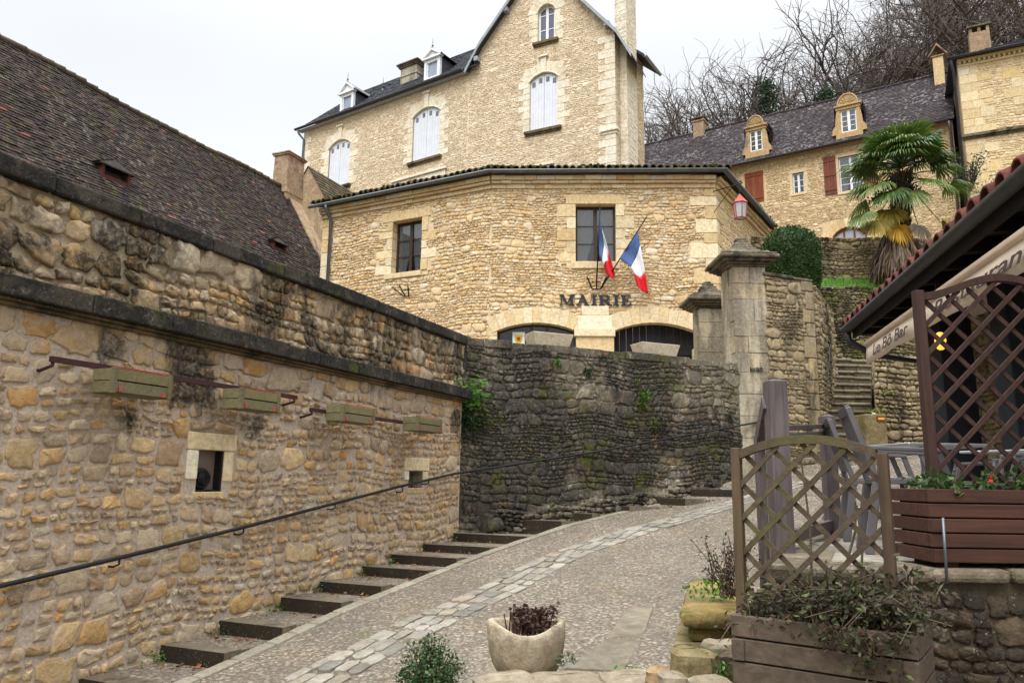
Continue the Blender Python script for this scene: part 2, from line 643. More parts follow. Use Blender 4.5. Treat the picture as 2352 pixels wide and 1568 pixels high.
OCHRE = [(176, 148, 108), (192, 164, 120), (202, 174, 132), (184, 148, 98), (196, 164, 114), (184, 164, 134), (204, 184, 152), (190, 144, 86), (198, 178, 146), (176, 158, 134), (158, 128, 96), (196, 182, 158), (194, 156, 104)]
SPL = [(-3.15, 7.24, 2.72, .7, .34), (-3.05, 7.5, 2.45, .5, .3), (-3.5, 6.5, 2.75, .5, .22), (-3.4, 6.75, 2.1, .42, .24), (-2.75, 8.2, 2.1, .4, .22), (-2.1, 9.75, 2.05, .35, .2), (-1.9, 10.3, 2.8, .6, .2), (-.9, 12.6, 2.4, .7, .2), (-4.0, 5.4, 2.85, .6, .24), (-2.4, 9.0, 2.85, .5, .22)]
SPD = [(-.2, 13.15, 2.3, 1.3, .2), (.4, 13.4, 1.7, 1.2, .16), (2.2, 14.2, 2.0, .9, .14), (3.9, 14.9, 2.2, .8, .14), (1.3, 13.8, 3.3, .7, -.12)]
m_lw = stone('ochre rubble', OCHRE, val=(.86, 1.2), fine=16, bump=.8, lichen=.3, smear=((190, 168, 142), .18), black=.08, bscale=2.2, streak=(1, 1, .5), bcol=(58, 52, 46), spots=SPL)
m_lwu = stone('weathered ochre rubble', OCHRE, val=(.78, 1.2), fine=16, bump=.85, smear=((166, 150, 126), .3), lichen=.7, black=.62, bscale=1.5, streak=(1, 1, .6), moss=.1)
m_mort = stone('lime mortar', [(184, 167, 148), (194, 178, 160), (174, 156, 138)], fine=36, bump=.5, use_tint=False, black=.08, bscale=2.2, streak=(1, 1, .5), bcol=(58, 52, 46), spots=SPL)
m_mortd = stone('old mortar', [(178, 162, 136), (156, 140, 116)], fine=30, bump=.7, use_tint=False, black=.45, bscale=.9, moss=.1)
m_cop = stone('blackened coping', [(62, 58, 52), (78, 72, 62), (54, 52, 48)], fine=26, bump=.8, use_tint=False, black=.75, bscale=1.6, streak=(1, 1, 1), moss=.3, lichen=.5, bcol=(34, 33, 32))
m_mold = stone('stained moulding', [(150, 128, 88), (112, 98, 72), (84, 74, 58)], fine=26, bump=.5, use_tint=False, black=.5, streak=(1, 1, .6))
m_dark = stone('lichened grey rubble', [(136, 128, 110), (150, 140, 118), (122, 116, 104), (158, 144, 116), (142, 134, 120), (128, 120, 104), (164, 154, 132), (112, 108, 102)], val=(.6, .98), fine=15, bump=1.0, black=.66, bscale=.9, streak=(1, 1, .6), moss=.55, mscale=1.4, lichen=1.0, lcol=(188, 182, 166), orange=.45, smear=((112, 104, 90), .9), bcol=(54, 52, 48), spots=SPD)
m_darkm = stone('dark joints', [(116, 108, 92), (128, 118, 100), (96, 90, 78)], fine=18, bump=1.0, use_tint=False, black=.66, bscale=.9, streak=(1, 1, .6), lichen=.6, moss=.4, spots=SPD)
m_mairie = stone('honey limestone', [(206, 176, 130), (220, 194, 150), (228, 208, 172), (212, 178, 126), (222, 198, 158), (208, 184, 148), (232, 216, 188), (214, 182, 132), (218, 204, 182), (204, 164, 108)], val=(.92, 1.12), fine=18, bump=.5, lichen=.1, smear=((214, 192, 156), .1))
m_mairiem = stone('honey mortar', [(216, 196, 164), (224, 204, 172), (206, 184, 152)], fine=30, bump=.5, use_tint=False)
m_dress = stone('dressed limestone', [(226, 204, 162), (216, 188, 136), (234, 220, 188), (210, 182, 134), (238, 228, 202), (224, 198, 150)], val=(.88, 1.06), fine=14, bump=.25, lichen=.15)
m_arch = stone('pale arch stone', [(226, 206, 166), (230, 212, 176), (220, 196, 152), (232, 216, 184)], val=(.94, 1.03), fine=14, bump=.22)
m_house = stone('cream rubble', [(232, 213, 184), (237, 222, 196), (224, 204, 172), (240, 228, 206), (232, 208, 174)], val=(.82, .96), fine=12, bump=.4)
m_housem = stone('cream mortar', [(220, 203, 176), (226, 211, 186), (212, 193, 163)], fine=20, bump=.4, use_tint=False)
m_white = stone('white limestone', [(234, 224, 200), (238, 230, 210), (228, 214, 186)], val=(.82, .95), fine=10, bump=.15, lichen=.1, lcol=(190, 184, 168))
m_right = stone('far ochre rubble', [(214, 190, 150), (222, 202, 166), (206, 180, 138), (226, 208, 176), (216, 194, 156)], val=(.86, 1.08), fine=12, bump=.4)
m_rightm = stone('far ochre mortar', [(212, 188, 146), (220, 198, 158), (202, 178, 136)], fine=16, bump=.4, use_tint=False)
m_pier = stone('gate pillar stone', [(192, 182, 160), (182, 170, 146), (176, 168, 152), (196, 178, 144), (186, 178, 162)], val=(.88, 1.06), fine=14, bump=.5, black=.66, bscale=1.3, streak=(1, 1, .28), bcol=(116, 108, 94), lichen=.8, lcol=(184, 178, 164))
m_cap = stone('blackened capital', [(90, 82, 70), (112, 102, 86), (74, 68, 60)], fine=20, bump=.9, use_tint=False, black=.55, bscale=2.2, streak=(1, 1, 1), lichen=.7, bcol=(44, 42, 38))
m_pierw = stone('grey ochre rubble', [(162, 144, 112), (178, 158, 120), (146, 130, 104), (188, 164, 122), (134, 122, 104)], val=(.72, 1.1), fine=18, bump=.8, black=.5, bscale=.9, lichen=.7, moss=.12, smear=((152, 138, 112), .5))
m_pierm = stone('grey ochre mortar', [(158, 142, 114), (136, 122, 98)], fine=24, bump=.7, use_tint=False, black=.45)
m_stair = stone('mossy step stone', [(84, 76, 62), (104, 94, 76), (70, 64, 54)], fine=18, bump=.8, use_tint=False, black=.5, bscale=2, moss=.3, lichen=.4)
m_yel = stone('yellow lichened stone', [(130, 112, 68), (148, 126, 76), (112, 100, 66), (146, 134, 106)], fine=14, bump=.9, use_tint=False, moss=.5, mscale=4, black=.35, bscale=3, streak=(1, 1, 1), bcol=(86, 78, 52))
m_block = stone('mossy block stone', [(150, 132, 96), (120, 108, 76), (170, 154, 122)], fine=18, bump=.8, use_tint=False, moss=.5, mscale=3)
m_trough = stone('trough stone', [(206, 194, 172), (188, 174, 150)], fine=16, bump=.5, use_tint=False, lichen=.3)
m_pot = stone('old stone pot', [(178, 166, 144), (156, 142, 120), (194, 184, 164)], fine=14, bump=.7, use_tint=False, black=.15, lichen=.4)
m_plaster = stone('stained plaster', [(172, 148, 118), (150, 128, 104), (190, 168, 136)], fine=10, bump=.4, use_tint=False, black=.35, bscale=1.5, orange=.3)
m_brickc = stone('old chimney brick', [(158, 136, 112), (140, 104, 84), (170, 152, 128), (132, 110, 92)], fine=7, bump=.6, use_tint=False, black=.35, lichen=.6)
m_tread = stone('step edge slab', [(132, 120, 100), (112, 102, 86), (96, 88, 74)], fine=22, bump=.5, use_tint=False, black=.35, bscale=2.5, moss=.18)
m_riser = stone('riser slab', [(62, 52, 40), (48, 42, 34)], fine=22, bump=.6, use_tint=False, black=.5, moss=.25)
m_slab = stone('channel slabs', [(134, 129, 118), (148, 142, 130), (120, 116, 108), (140, 131, 114)], val=(.8, 1.1), fine=12, bump=.5, lichen=.3, black=.3, bscale=3, bcol=(96, 90, 78), moss=.1)
m_flag = stone('flagstones', [(176, 164, 144), (164, 150, 128)], fine=14, bump=.4, use_tint=False)
m_kerb = stone('kerb stone', [(146, 138, 122), (130, 124, 110)], fine=20, bump=.4, use_tint=False, black=.1)


def cobble():
    N = NT('river cobbles')
    # warp the position a little so that the pebble rows are uneven
    P = N.pos((1.0, 1.15, .45))
    ad = N.n('ShaderNodeVectorMath', operation='ADD')
    nn = N.n('ShaderNodeTexNoise')
    nn.inputs['Scale'].default_value = 3
    N.l(P, nn.inputs['Vector'])
    sc = N.n('ShaderNodeVectorMath', operation='SCALE')
    sc.inputs['Scale'].default_value = .12
    N.l(nn.outputs['Color'], sc.inputs[0])
    N.l(P, ad.inputs[0]); N.l(sc.outputs[0], ad.inputs[1])
    d = N.vor(25, vec=ad.outputs[0], rnd=.85)
    c = N.vor(25, vec=ad.outputs[0], rnd=.85, out='Color')
    sp = N.n('ShaderNodeSeparateColor')
    N.l(c, sp.inputs[0])
    base = N.ramp(sp.outputs[0], even([(118, 110, 99), (134, 125, 112), (150, 141, 126), (106, 99, 90), (138, 129, 116), (128, 118, 107), (168, 159, 143)]))
    base = N.mix(1.0, base, N.gray(N.mr(sp.outputs[1], 0, 1, .72, 1.18, False)), 'MULTIPLY')
    base = N.mix(1.0, base, N.gray(N.mr(N.noise(.9, 5, .7), .32, .68, .78, 1.18)), 'MULTIPLY')
    base = N.mix(N.mr(N.noise(1.6, 5, .7), .5, .7, 0, .35), base, srgb(168, 142, 108))
    base = N.mix(N.mr(N.noise(40, 4, .7), .5, .7, 0, .35), base, srgb(198, 184, 160))
    base = N.mix(N.mr(d, .45, .68), base, srgb(100, 88, 76))
    ms = N.math('MULTIPLY', N.mr(N.noise(1.3, 6, .7), .58, .68), N.mr(d, .3, .5))
    base = N.mix(N.math('MULTIPLY', ms, .7), base, srgb(92, 96, 50))
    h = N.mr(d, .08, .72, 1, 0)
    b1 = N.bump(h, .9, .025)
    b2 = N.bump(N.noise(60, 4, .6), .35, .01, b1)
    return N.fin(base, .85, b2, .25)


m_cob = cobble()
m_tile_b = tiles('brown barn tiles', [(44, 38, 36), (54, 46, 42), (40, 35, 36), (63, 53, 46), (48, 42, 40), (70, 61, 53), (53, 46, 42), (66, 52, 50), (72, 56, 52), (132, 74, 58)], moss=.46, lichen=.7, lc=(132, 124, 112), lth=.52)
m_tile_d = tiles('dark lichened tiles', [(50, 42, 45), (58, 49, 50), (45, 39, 43), (64, 54, 54)], moss=.2, lichen=.75, lc=(152, 148, 148), lth=.51)
m_slate = tiles('grey slate', [(58, 60, 66), (70, 72, 78), (50, 52, 58)], moss=.05, lichen=.15)
m_canal = tiles('mossy canal tiles', [(70, 58, 46), (86, 70, 54), (58, 50, 42), (98, 74, 56)], moss=.75, lichen=.4)
m_terra = tiles('dark red canal tiles', [(92, 52, 44), (108, 62, 52), (80, 46, 42)], moss=0, lichen=.2)
m_zinc = plain('zinc', (104, 110, 116), .45, .5, .55, .15, 5)
m_zincd = plain('dark painted gutter', (58, 58, 60), .55, .4, .2, .2, 6, dirt=.3)
m_wpaint = plain('white paint', (226, 228, 232), .5, .4, 0, .05, 4)
m_lshut = plain('pale blue grey shutters', (212, 216, 224), .55, .3, 0, .05, 3)
m_fascia = plain('grey verge board', (150, 156, 164), .6, .3, 0, .1, 4)
m_brown = plain('dark brown joinery', (56, 38, 30), .5, .4, 0, .2, 10)
m_redsh = wood('red brown shutter boards', (112, 62, 50), (128, 76, 62), 2)
m_orsh = wood('orange brown shutter boards', (122, 62, 36), (142, 80, 48), 2)
m_door = wood('blue black door boards', (26, 26, 32), (38, 36, 40), 2)
m_glass = glassmat('window glass')
m_void = plain('dark room', (22, 22, 24), .9, .1)
m_curt = plain('white voile', (172, 170, 166), .9, .1, 0, .08, 6)
m_iron = plain('black iron', (32, 31, 33), .5, .4, .3, .2, 20)
m_rust = plain('maroon painted bar', (66, 38, 40), .6, .3, .1, .25, 12)
m_lamp = plain('red lantern paint', (168, 58, 46), .5, .4, 0, .12, 20)
m_frost = plain('frosted lantern glass', (176, 180, 186), .3, .5, 0, .08, 6)
m_blue = plain('flag blue', (80, 102, 150), .8, .1, 0, .05, 3)
m_fwhite = plain('flag white', (232, 230, 234), .8, .1, 0, .03, 3)
m_red = plain('flag red', (214, 46, 54), .8, .1, 0, .05, 3)
m_letter = plain('navy black letters', (28, 32, 44), .45, .5, .1, .1, 10)
m_box = wood('green stained planter boards', (128, 120, 80), (108, 100, 70), 0, green=.22)
m_boxend = wood('grey planter boards', (122, 112, 86), (98, 90, 70), 0, green=.3)
m_cleat = plain('faded red cleats', (176, 78, 76), .7, .2, 0, .2, 18)
m_bark = stone('bark', [(66, 58, 52), (80, 72, 64), (54, 48, 44)], fine=9, bump=.7, use_tint=False, lichen=.4)
m_twig = plain('twigs', (92, 83, 78), .9, .1, 0, .25, 2)
m_ivy = leafmat('ivy leaves', [(30, 48, 26), (46, 68, 34), (38, 56, 30)])
m_topi = leafmat('clipped box leaves', [(36, 60, 18), (56, 84, 28), (44, 70, 22)], trans=.15)
m_boxl = leafmat('boxwood leaves', [(40, 66, 36), (62, 92, 50), (50, 76, 42), (82, 106, 60)])
m_fern = leafmat('fern green', [(66, 108, 34), (92, 138, 46), (54, 90, 30)])
m_herb = leafmat('planter foliage', [(50, 56, 34), (62, 70, 40), (66, 54, 42), (62, 46, 40), (84, 98, 50)])
m_gera = leafmat('geranium foliage', [(50, 70, 34), (70, 92, 44), (60, 78, 40)])
m_dry = leafmat('dry brown twigs', [(58, 46, 36), (74, 58, 44), (46, 36, 30)], trans=.05)
m_deadfl = leafmat('withered flowers', [(58, 38, 32), (74, 50, 42), (46, 30, 28)], trans=.05)
m_grass = leafmat('grass blades', [(70, 130, 32), (96, 160, 44), (82, 144, 38)])
m_shrub = leafmat('grey green shrub', [(92, 102, 76), (112, 120, 92), (80, 90, 66)])
m_under = leafmat('hillside undergrowth', [(52, 52, 38), (66, 66, 46), (58, 48, 38), (44, 52, 32)], trans=.1)
m_palm = leafmat('palm green', [(40, 66, 26), (66, 94, 36), (96, 116, 48), (54, 80, 32)], rough=.4)
m_palmy = leafmat('palm yellow', [(196, 150, 40), (172, 140, 48), (138, 128, 48), (206, 160, 52)], rough=.5)
m_palmg = leafmat('palm dry grey', [(150, 140, 122), (128, 116, 98), (166, 156, 138)])
m_palmd = leafmat('palm dead thatch', [(78, 60, 42), (98, 78, 56), (62, 48, 36), (112, 92, 68)], trans=.05)
m_fruit = plain('dark fruit clusters', (44, 36, 40), .8, .2, 0, .3, 30, bump=.6)
m_fibre = stone('palm trunk fibre', [(74, 58, 42), (92, 74, 54), (56, 44, 34)], fine=30, bump=.9, use_tint=False)
m_soil = plain('dark soil', (52, 40, 32), .95, .1, 0, .35, 25, bump=.6)
m_earth = stone('earth', [(84, 78, 56), (98, 90, 64), (70, 66, 46)], fine=8, bump=.6, use_tint=False, moss=.5)
m_gw = wood('weathered grey brown timber', (92, 78, 63), (70, 58, 48), 0, green=.25)
m_gwv = wood('weathered grey brown posts', (92, 75, 59), (70, 56, 45), 2, green=.15)
m_mauve = wood('mauve grey timber', (102, 92, 92), (78, 70, 70), 2)
m_pl = wood('grey planter planks', (96, 83, 70), (74, 64, 55), 0, scale=2)
m_bl = wood('red brown stained timber', (68, 47, 40), (52, 37, 33), 2)
m_bp = wood('red brown planter planks', (80, 52, 42), (60, 41, 34), 0, scale=2)
m_chair = plain('grey resin', (92, 89, 91), .55, .4, 0, .08, 8)
m_alu = plain('brushed aluminium', (196, 200, 206), .3, .5, .8, .05, 8)
m_awn = plain('beige awning cloth', (214, 196, 176), .85, .1, 0, .06, 3)
m_awnb = plain('beige awning tube', (206, 184, 158), .6, .3, 0, .08, 5)
m_txt = plain('grey brown print', (92, 80, 76), .8, .1, 0, .05, 3)
m_soff = wood('dark soffit boards', (46, 40, 38), (34, 30, 30), 1)
m_para = wood('charcoal painted timber', (34, 36, 42), (26, 28, 32), 2)
m_paper = plain('paper', (230, 230, 226), .7, .2, 0, .03, 4)
m_pyel = plain('poster yellow', (206, 178, 66), .7, .2, 0, .05, 4)
m_pred = plain('poster red', (176, 62, 50), .7, .2, 0, .05, 4)
m_plq = plain('red brown plaque', (120, 46, 34), .5, .4, 0, .1, 12)
m_flower = plain('red flower', (176, 34, 34), .7, .2, 0, .1, 12)
m_leaf_l = leafmat('fallen leaves', [(104, 70, 44), (128, 88, 54), (86, 58, 42)], trans=0)
_g = NT('amber lamp glass')
_g.b.inputs['Emission Color'].default_value = (1.0, .42, .04, 1)
_g.b.inputs['Emission Strength'].default_value = 1.1
m_amber = _g.fin((.8, .45, .08, 1), .4)


# ------------------------------------------------------------------ ground, road
FW = Fr((-.83, 12.7), (.43, 1.0))            # the long wall on the left; u grows uphill, w towards the road
FD = Fr((-.73, 12.93), (5.27, 2.24))         # the dark retaining wall
KERB = [(-6.6, -.6, -1.0), (-4.6, 2.6, -.62), (-3.3, 5.1, -.27), (-2.37, 6.87, -.02), (-2.06, 7.5, .08), (-1.74, 8.17, .19), (-1.40, 8.85, .28), (-1.02, 9.5, .37), (-.67, 10.18, .46),
        (-.25, 11.0, .56), (.2, 11.65, .66), (1.02, 12.75, .85), (1.95, 13.6, 1.02), (2.9, 14.25, 1.2), (3.9, 14.8, 1.45), (5.0, 15.25, 1.75), (6.4, 15.75, 2.06), (8.2, 16.2, 2.4)]
_K = np.array(KERB)
_KL = np.concatenate([[0], np.cumsum(np.hypot(np.diff(_K[:, 0]), np.diff(_K[:, 1])))])


def kerb(a, b=0.0):
    """Point at length a along the kerb and b metres to its right; z is the road surface there."""
    x, y, z = (float(np.interp(a, _KL, _K[:, i])) for i in range(3))
    X, Y = x + FW.n[0] * b, y + FW.n[1] * b
    z += .16 * max(0.0, b - 1.2) * float(np.clip((a - 15.5) / 5, 0, 1))
    return (X, Y, z)


def road_hit(px, py):
    r = ray(px, py)
    best = None
    for t in np.arange(4, 24, .02):
        P = EYE + r * t
        # nearest a,b
        s = P[:2] @ np.array([-FW.n[1], FW.n[0]])
        ks = _K[:, :2] @ np.array([-FW.n[1], FW.n[0]])
        a = float(np.interp(s, ks, _KL))
        k = np.array(kerb(a, 0))
        b = float((P[:2] - k[:2]) @ FW.n)
        if b > -1 and P[2] <= kerb(a, b)[2]: return a, b
    return None


g = MB()
g.add([(-900, -900, -3.2), (900, -900, -3.2), (900, 900, -3.2), (-900, 900, -3.2)], [(0, 1, 2, 3)])
g.build('ground', m_earth, kind='structure')

rd = MB()
AS = np.arange(0, _KL[-1] + .01, .25)
BS = np.concatenate([np.arange(0, 6, .3), np.arange(6, 14.1, 1)])
rng = random.Random(3)
V = []
for a in AS:
    for b in BS:
        x, y, z = kerb(a, b)
        V.append((x, y, z + (.012 * math.sin(x * 3.1 + y) * math.cos(y * 2.3) if b > 0 else 0)))
nb = len(BS)
rd.add(V, [(i * nb + j, i * nb + j + 1, (i + 1) * nb + j + 1, (i + 1) * nb + j) for i in range(len(AS) - 1) for j in range(nb - 1)])
rd.build('road', m_cob, smooth=True, kind='structure')

# pale kerb line along the stairs, laid stone by stone
kb = MB()
a = 2.0
while a < _KL[-1] - .5:
    L = rng.uniform(.28, .55)
    P = [kerb(a + .01, -.14), kerb(a + .01, 0), kerb(a + L - .01, 0), kerb(a + L - .01, -.14)]
    t = (rng.random(), rng.random(), .5)
    kb.hexa([(p[0], p[1], p[2] - .3) for p in P] + [(p[0], p[1], p[2] + .018 + rng.uniform(-.006, .006)) for p in P], 0, t)
    a += L
kb.build('kerb_strip', m_kerb, bevel=.012, kind='structure')

# flat slab channel running up the road
ch = MB()
a = 4.0
while a < _KL[-1] - 1.5:
    L = rng.uniform(.2, .36)
    wv = .05 * math.sin(a * 1.3)
    k = float(np.clip((a - 4) / 14, 0, 1))
    B0 = .55 + .43 * k + wv; WID = .52
    n_ = rng.choice([3, 3, 4])
    cuts = sorted([rng.uniform(.28, .42), rng.uniform(.58, .74)] if n_ == 3 else [rng.uniform(.2, .28), rng.uniform(.45, .55), rng.uniform(.72, .8)])
    ed = [0] + cuts + [1]
    for q0, q1 in zip(ed, ed[1:]):
        t = (rng.random(), rng.random(), .5)
        sh = rng.uniform(-.06, .06)
        b0, b1 = B0 + WID * q0 + .006, B0 + WID * q1 - .006
        J = lambda: rng.uniform(-.024, .024)
        zz = .016 + rng.uniform(-.004, .004)
        c0, c1 = a + sh + .008, a + L + sh - .008
        ring = [(c0 + J(), b0 + .03), (c0 + J(), (b0 + b1) / 2), (c0 + J(), b1 - .03), (c0 + .04, b1 + J() * .4), (c1 - .04, b1 + J() * .4), (c1 + J(), b1 - .03), (c1 + J(), (b0 + b1) / 2), (c1 + J(), b0 + .03), (c1 - .04, b0 + J() * .4), (c0 + .04, b0 + J() * .4)]
        P = [kerb(*r) for r in ring]
        cxm = np.mean([p[:2] for p in P], 0)
        top = [(p[0] + (cxm[0] - p[0]) * .06, p[1] + (cxm[1] - p[1]) * .06, p[2] + zz) for p in P]
        n = len(P)
        ch.add([(p[0], p[1], p[2] - .03) for p in P] + top, [tuple(range(2 * n - 1, n - 1, -1))[::-1]] + [(i, (i + 1) % n, n + (i + 1) % n, n + i) for i in range(n)], 0, t)
    a += L
ch.build('slab_path', m_slab, kind='structure')

# ------------------------------------------------------------------ stairs beside the wall
st = thing('stone_stairway', 'long shallow stone stairs climbing along the foot of the ochre wall', 'stairs', (-2.5, 7.5, 0))
ST = []
for (px, py), z in (((370, 1480), .07), ((512, 1425), .17), ((640, 1370), .28), ((743, 1335), .37), ((829, 1299), .46), ((910, 1273), .55), ((985, 1249), .63), ((1052, 1224), .73)):
    P = onz(px, py, z)
    ST.append((FW.uv(P)[0], z))
ST = [(ST[0][0] - .8 * k, .07 - .11 * k) for k in (5, 4, 3, 2, 1)] + ST
KU = [FW.uv(k)[0] for k in KERB]
ST += [(u_, float(np.interp(u_ + .35, KU, [k[2] for k in KERB])) + .035) for u_ in (.72, 1.42, 2.1, 2.75, 3.35)]
for i, (u, z) in enumerate(ST):
    def wk(uu): return float(np.interp(uu, KU, [FW.uv(k)[1] for k in KERB])) - .14
    un = ST[i + 1][0] if i + 1 < len(ST) else u + .8
    mb = MB()
    # nosing slab, then a cobbled tread behind it
    def wl(uu):   # left end: the wall, or the dark wall beyond the corner
        if uu < .1: return -.02
        return (uu - .1) * 1.33 - .35
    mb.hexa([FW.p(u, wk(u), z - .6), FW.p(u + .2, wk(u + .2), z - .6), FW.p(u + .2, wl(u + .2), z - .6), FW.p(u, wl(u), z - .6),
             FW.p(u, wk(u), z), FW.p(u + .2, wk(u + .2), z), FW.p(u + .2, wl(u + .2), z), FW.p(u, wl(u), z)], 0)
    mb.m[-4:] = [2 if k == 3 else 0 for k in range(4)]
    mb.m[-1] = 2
    mb.hexa([FW.p(u + .2, wk(u + .2), z - .6), FW.p(un, wk(un), z - .6), FW.p(un, wl(un), z - .6), FW.p(u + .2, wl(u + .2), z - .6),
             FW.p(u + .2, wk(u + .2), z - .008), FW.p(un, wk(un), z - .03), FW.p(un, wl(un), z - .03), FW.p(u + .2, wl(u + .2), z - .008)], 1)
    # scattered dead leaves on the tread
    for _ in range(26 if i < 14 else 8):
        uu = un - abs(rng.gauss(0, .18)); ww = wl(uu) + .05 + (wk(uu) - wl(uu)) * rng.random()
        if uu < u + .02: continue
        leaves(mb, [FW.p(uu, ww, z - .015)], .05, rng, m=3, asp=.7)
    if 4 < i < 13:
        for _ in range(46):
            leaves(mb, [FW.p(u - abs(rng.gauss(0, .09)), max(wl(u), 0) + abs(rng.gauss(.02, .05)), z - .13 + abs(rng.gauss(0, .045)))], .03, rng, m=4)
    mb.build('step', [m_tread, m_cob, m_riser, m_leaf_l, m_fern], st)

# rubble footing between the stairs and the dark wall
rf = MB()
rs = np.random.RandomState(5)
ftg = Fr(FD.p(.3, .26, 0), np.array(FD.p(5.3, .06, 0)[:2]) - np.array(FD.p(.3, .26, 0)[:2]))
rr_ = []
for r in layout(0, 4.9, .6, 1.75, .055, .12, .9, 2.4, random.Random(55), [], .35, .2):
    zg = float(np.interp(r[0], [0, 1.3, 3, 4.9], [.78, .95, 1.2, 1.62]))
    if r[3] < zg + .30 - .035 * r[0] + .05 * math.sin(r[0] * 7): rr_.append(r)
stones(rf, ftg, rr_, .07, .006, rs, 12, 0, 0, 3.0, .1, .03, None, tilt=.1)
for u in np.arange(0, 4.9, .12):
    zg = float(np.interp(u, [0, 1.3, 3, 4.9], [.78, .95, 1.2, 1.62]))
    h = zg + .22 - .03 * u + .05 * math.sin(u * 7)
    rf.hexa([ftg.p(u, 0, .3), ftg.p(u + .125, 0, .3), ftg.p(u + .125, -.5, .3), ftg.p(u, -.5, .3), ftg.p(u, 0, h), ftg.p(u + .125, 0, h), ftg.p(u + .125, -.5, h + .06), ftg.p(u, -.5, h + .06)], 1, (.5, .5, .5))
rf.build('rubble_footing', [m_dark, m_darkm], smooth=True, kind='structure')

# ------------------------------------------------------------------ the wall on the left
lw = thing('stone_wall', 'long ochre rubble wall with two blackened ledges rising on the left', 'wall', FW.p(-5, 0, 0))
rng = random.Random(11)
rs = np.random.RandomState(11)
WU0 = -12.5
winA = (FW.hit(452, 1080)[0], FW.hit(512, 1080)[0], FW.hit(456, 1129)[1], FW.hit(488, 1034)[1])
winB = (FW.hit(938, 1100)[0], FW.hit(970, 1100)[0], FW.hit(938, 1120)[1], FW.hit(955, 1081)[1])
surA = (winA[0] - .14, winA[1] + .13, winA[2] - .02, winA[3] + .17)
surB = (winB[0] - .12, winB[1] + .16, winB[2] - .03, winB[3] + .19)
mb = MB()
panel(mb, FW, WU0, 0, -1.8, 2.86, [winA, winB], m=1, back=.3)
mb.add([FW.p(0, 0, -1.8), FW.p(0, -.6, -1.8), FW.p(0, -.6, 2.86), FW.p(0, 0, 2.86)], [(0, 1, 2, 3)], 1)
rc = layout(WU0, -.03, -1.0, 2.86, .08, .15, 1.0, 2.5, rng, [surA, surB], .3, .1)
stones(mb, FW, rc, .022, .022, rs, 18, 0, 0, 3.6, .10, .045, (-1.5, 2.86), tilt=.08, drop=.06)
mb.build('lower_wall', [m_lw, m_mort], lw, smooth=True)
for k, (wn, sr) in enumerate(((winA, surA), (winB, surB))):
    mb = MB()
    mb.fbox(FW, sr[0] - .02, sr[1] + .02, -.28, .02, wn[3], sr[3])
    mb.fbox(FW, sr[0], wn[0], -.28, .015, sr[2] + .14, wn[3] - .003, 0, (.8, .4, .5))
    mb.fbox(FW, wn[1], sr[1], -.28, .012, sr[2] + .12, wn[3] - .003, 0, (.3, .7, .5))
    mb.fbox(FW, sr[0] + .1, sr[1] - .1, -.28, .012, sr[2] - .05, wn[2], 0, (.6, .5, .5))
    fr_ = mb.build('window_surround', m_dress, lw, bevel=.012)
    mb = MB()
    if k == 0:
        mb.fbox(FW, wn[0] - .0, wn[1] + .0, -.2, -.1, wn[2], wn[3])
        mb.build('window_pane', plain('pale grey pane', (126, 112, 100), .4, .4, 0, .15, 5, dirt=.4), fr_)
        mb = MB()
        c = FW.p(wn[0] + .12, -.06, wn[2] + .125)
        ax = Vector((FW.n[0], FW.n[1], 0))
        mb.tube([Vector(c) - ax * .05, Vector(c) + ax * .015, Vector(c) + ax * .02], [.105, .105, .085], 20, 0)
        mb.tube([Vector(c) + ax * .02, Vector(c) + ax * .04], [.075, .045], 16, 0)
        for q in range(3):
            r_ = .028 + .025 * q
            ring = [Vector(c) + ax * .045 + (Vector((FW.d[0], FW.d[1], 0)) * math.cos(x) + Vector((0, 0, 1)) * math.sin(x)) * r_ for x in np.linspace(0, 6.28, 17)]
            mb.tube(ring, .004, 4, 0)
        mb.build('extractor_fan', m_iron, fr_, smooth=True)
        mb = MB()
        mb.fbox(FW, wn[1] - .022, wn[1], -.098, -.01, wn[2], wn[3])
        mb.fbox(FW, wn[0], wn[1] - .023, -.098, -.03, wn[2], wn[2] + .02)
        mb.build('window_frame', m_iron, fr_)
    else:
        mb.fbox(FW, wn[0], wn[1], -.29, -.27, wn[2], wn[3])
        mb.build('window_pane', m_void, fr_)
        mb = MB()
        for q in (.33, .67):
            uu = wn[0] + (wn[1] - wn[0]) * q
            mb.tube([FW.p(uu, -.16, wn[2]), FW.p(uu, -.16, wn[3])], .008, 6)
        mb.build('window_bar', m_iron, fr_)
mb = MB()
# ledge: a moulding, then a weathered slab with slabs of slightly different reach
mb.fbox(FW, WU0, .02, -.3, .06, 2.84, 2.875, 1)
mb.fbox(FW, WU0, .02, -.3, .10, 2.875, 2.9, 1)
u = WU0
while u < 0:
    L = min(rng.uniform(.5, 1.1), .05 - u)
    q = rng.uniform(-.012, .012)
    mb.fbox(FW, u, u + L - .006, -.3, .155 + q, 2.9, 3.06 + q * .8, 0)
    u += L
mb.build('ledge', [m_cop, m_mold], lw, bevel=.015)
mb = MB()
panel(mb, FW, WU0, .28, 3.0, 3.88, [], -.1, 1)
rc = layout(WU0, .26, 3.04, 3.87, .09, .17, .9, 2.1, rng, [], .45, .08)
stones(mb, FW, rc, .036, .014, rs, 16, 0, -.1, 3.2, .11, .04, (3.0, 3.88), tilt=.08)
mb.build('upper_wall', [m_lwu, m_mortd], lw, smooth=True)
mb = MB()
u = WU0
while u < .3:
    L = min(rng.uniform(.6, 1.3), .36 - u)
    q = rng.uniform(-.012, .012)
    mb.fbox(FW, u, u + L - .008, -.62, -.02 + q, 3.86, 4.02 + q)
    u += L
mb.build('coping', m_cop, lw, bevel=.02)
mb = MB()
mb.fbox(FW, WU0, .2, -.62, -.12, -1.8, 3.86)
mb.build('wall_core', m_mortd, lw)

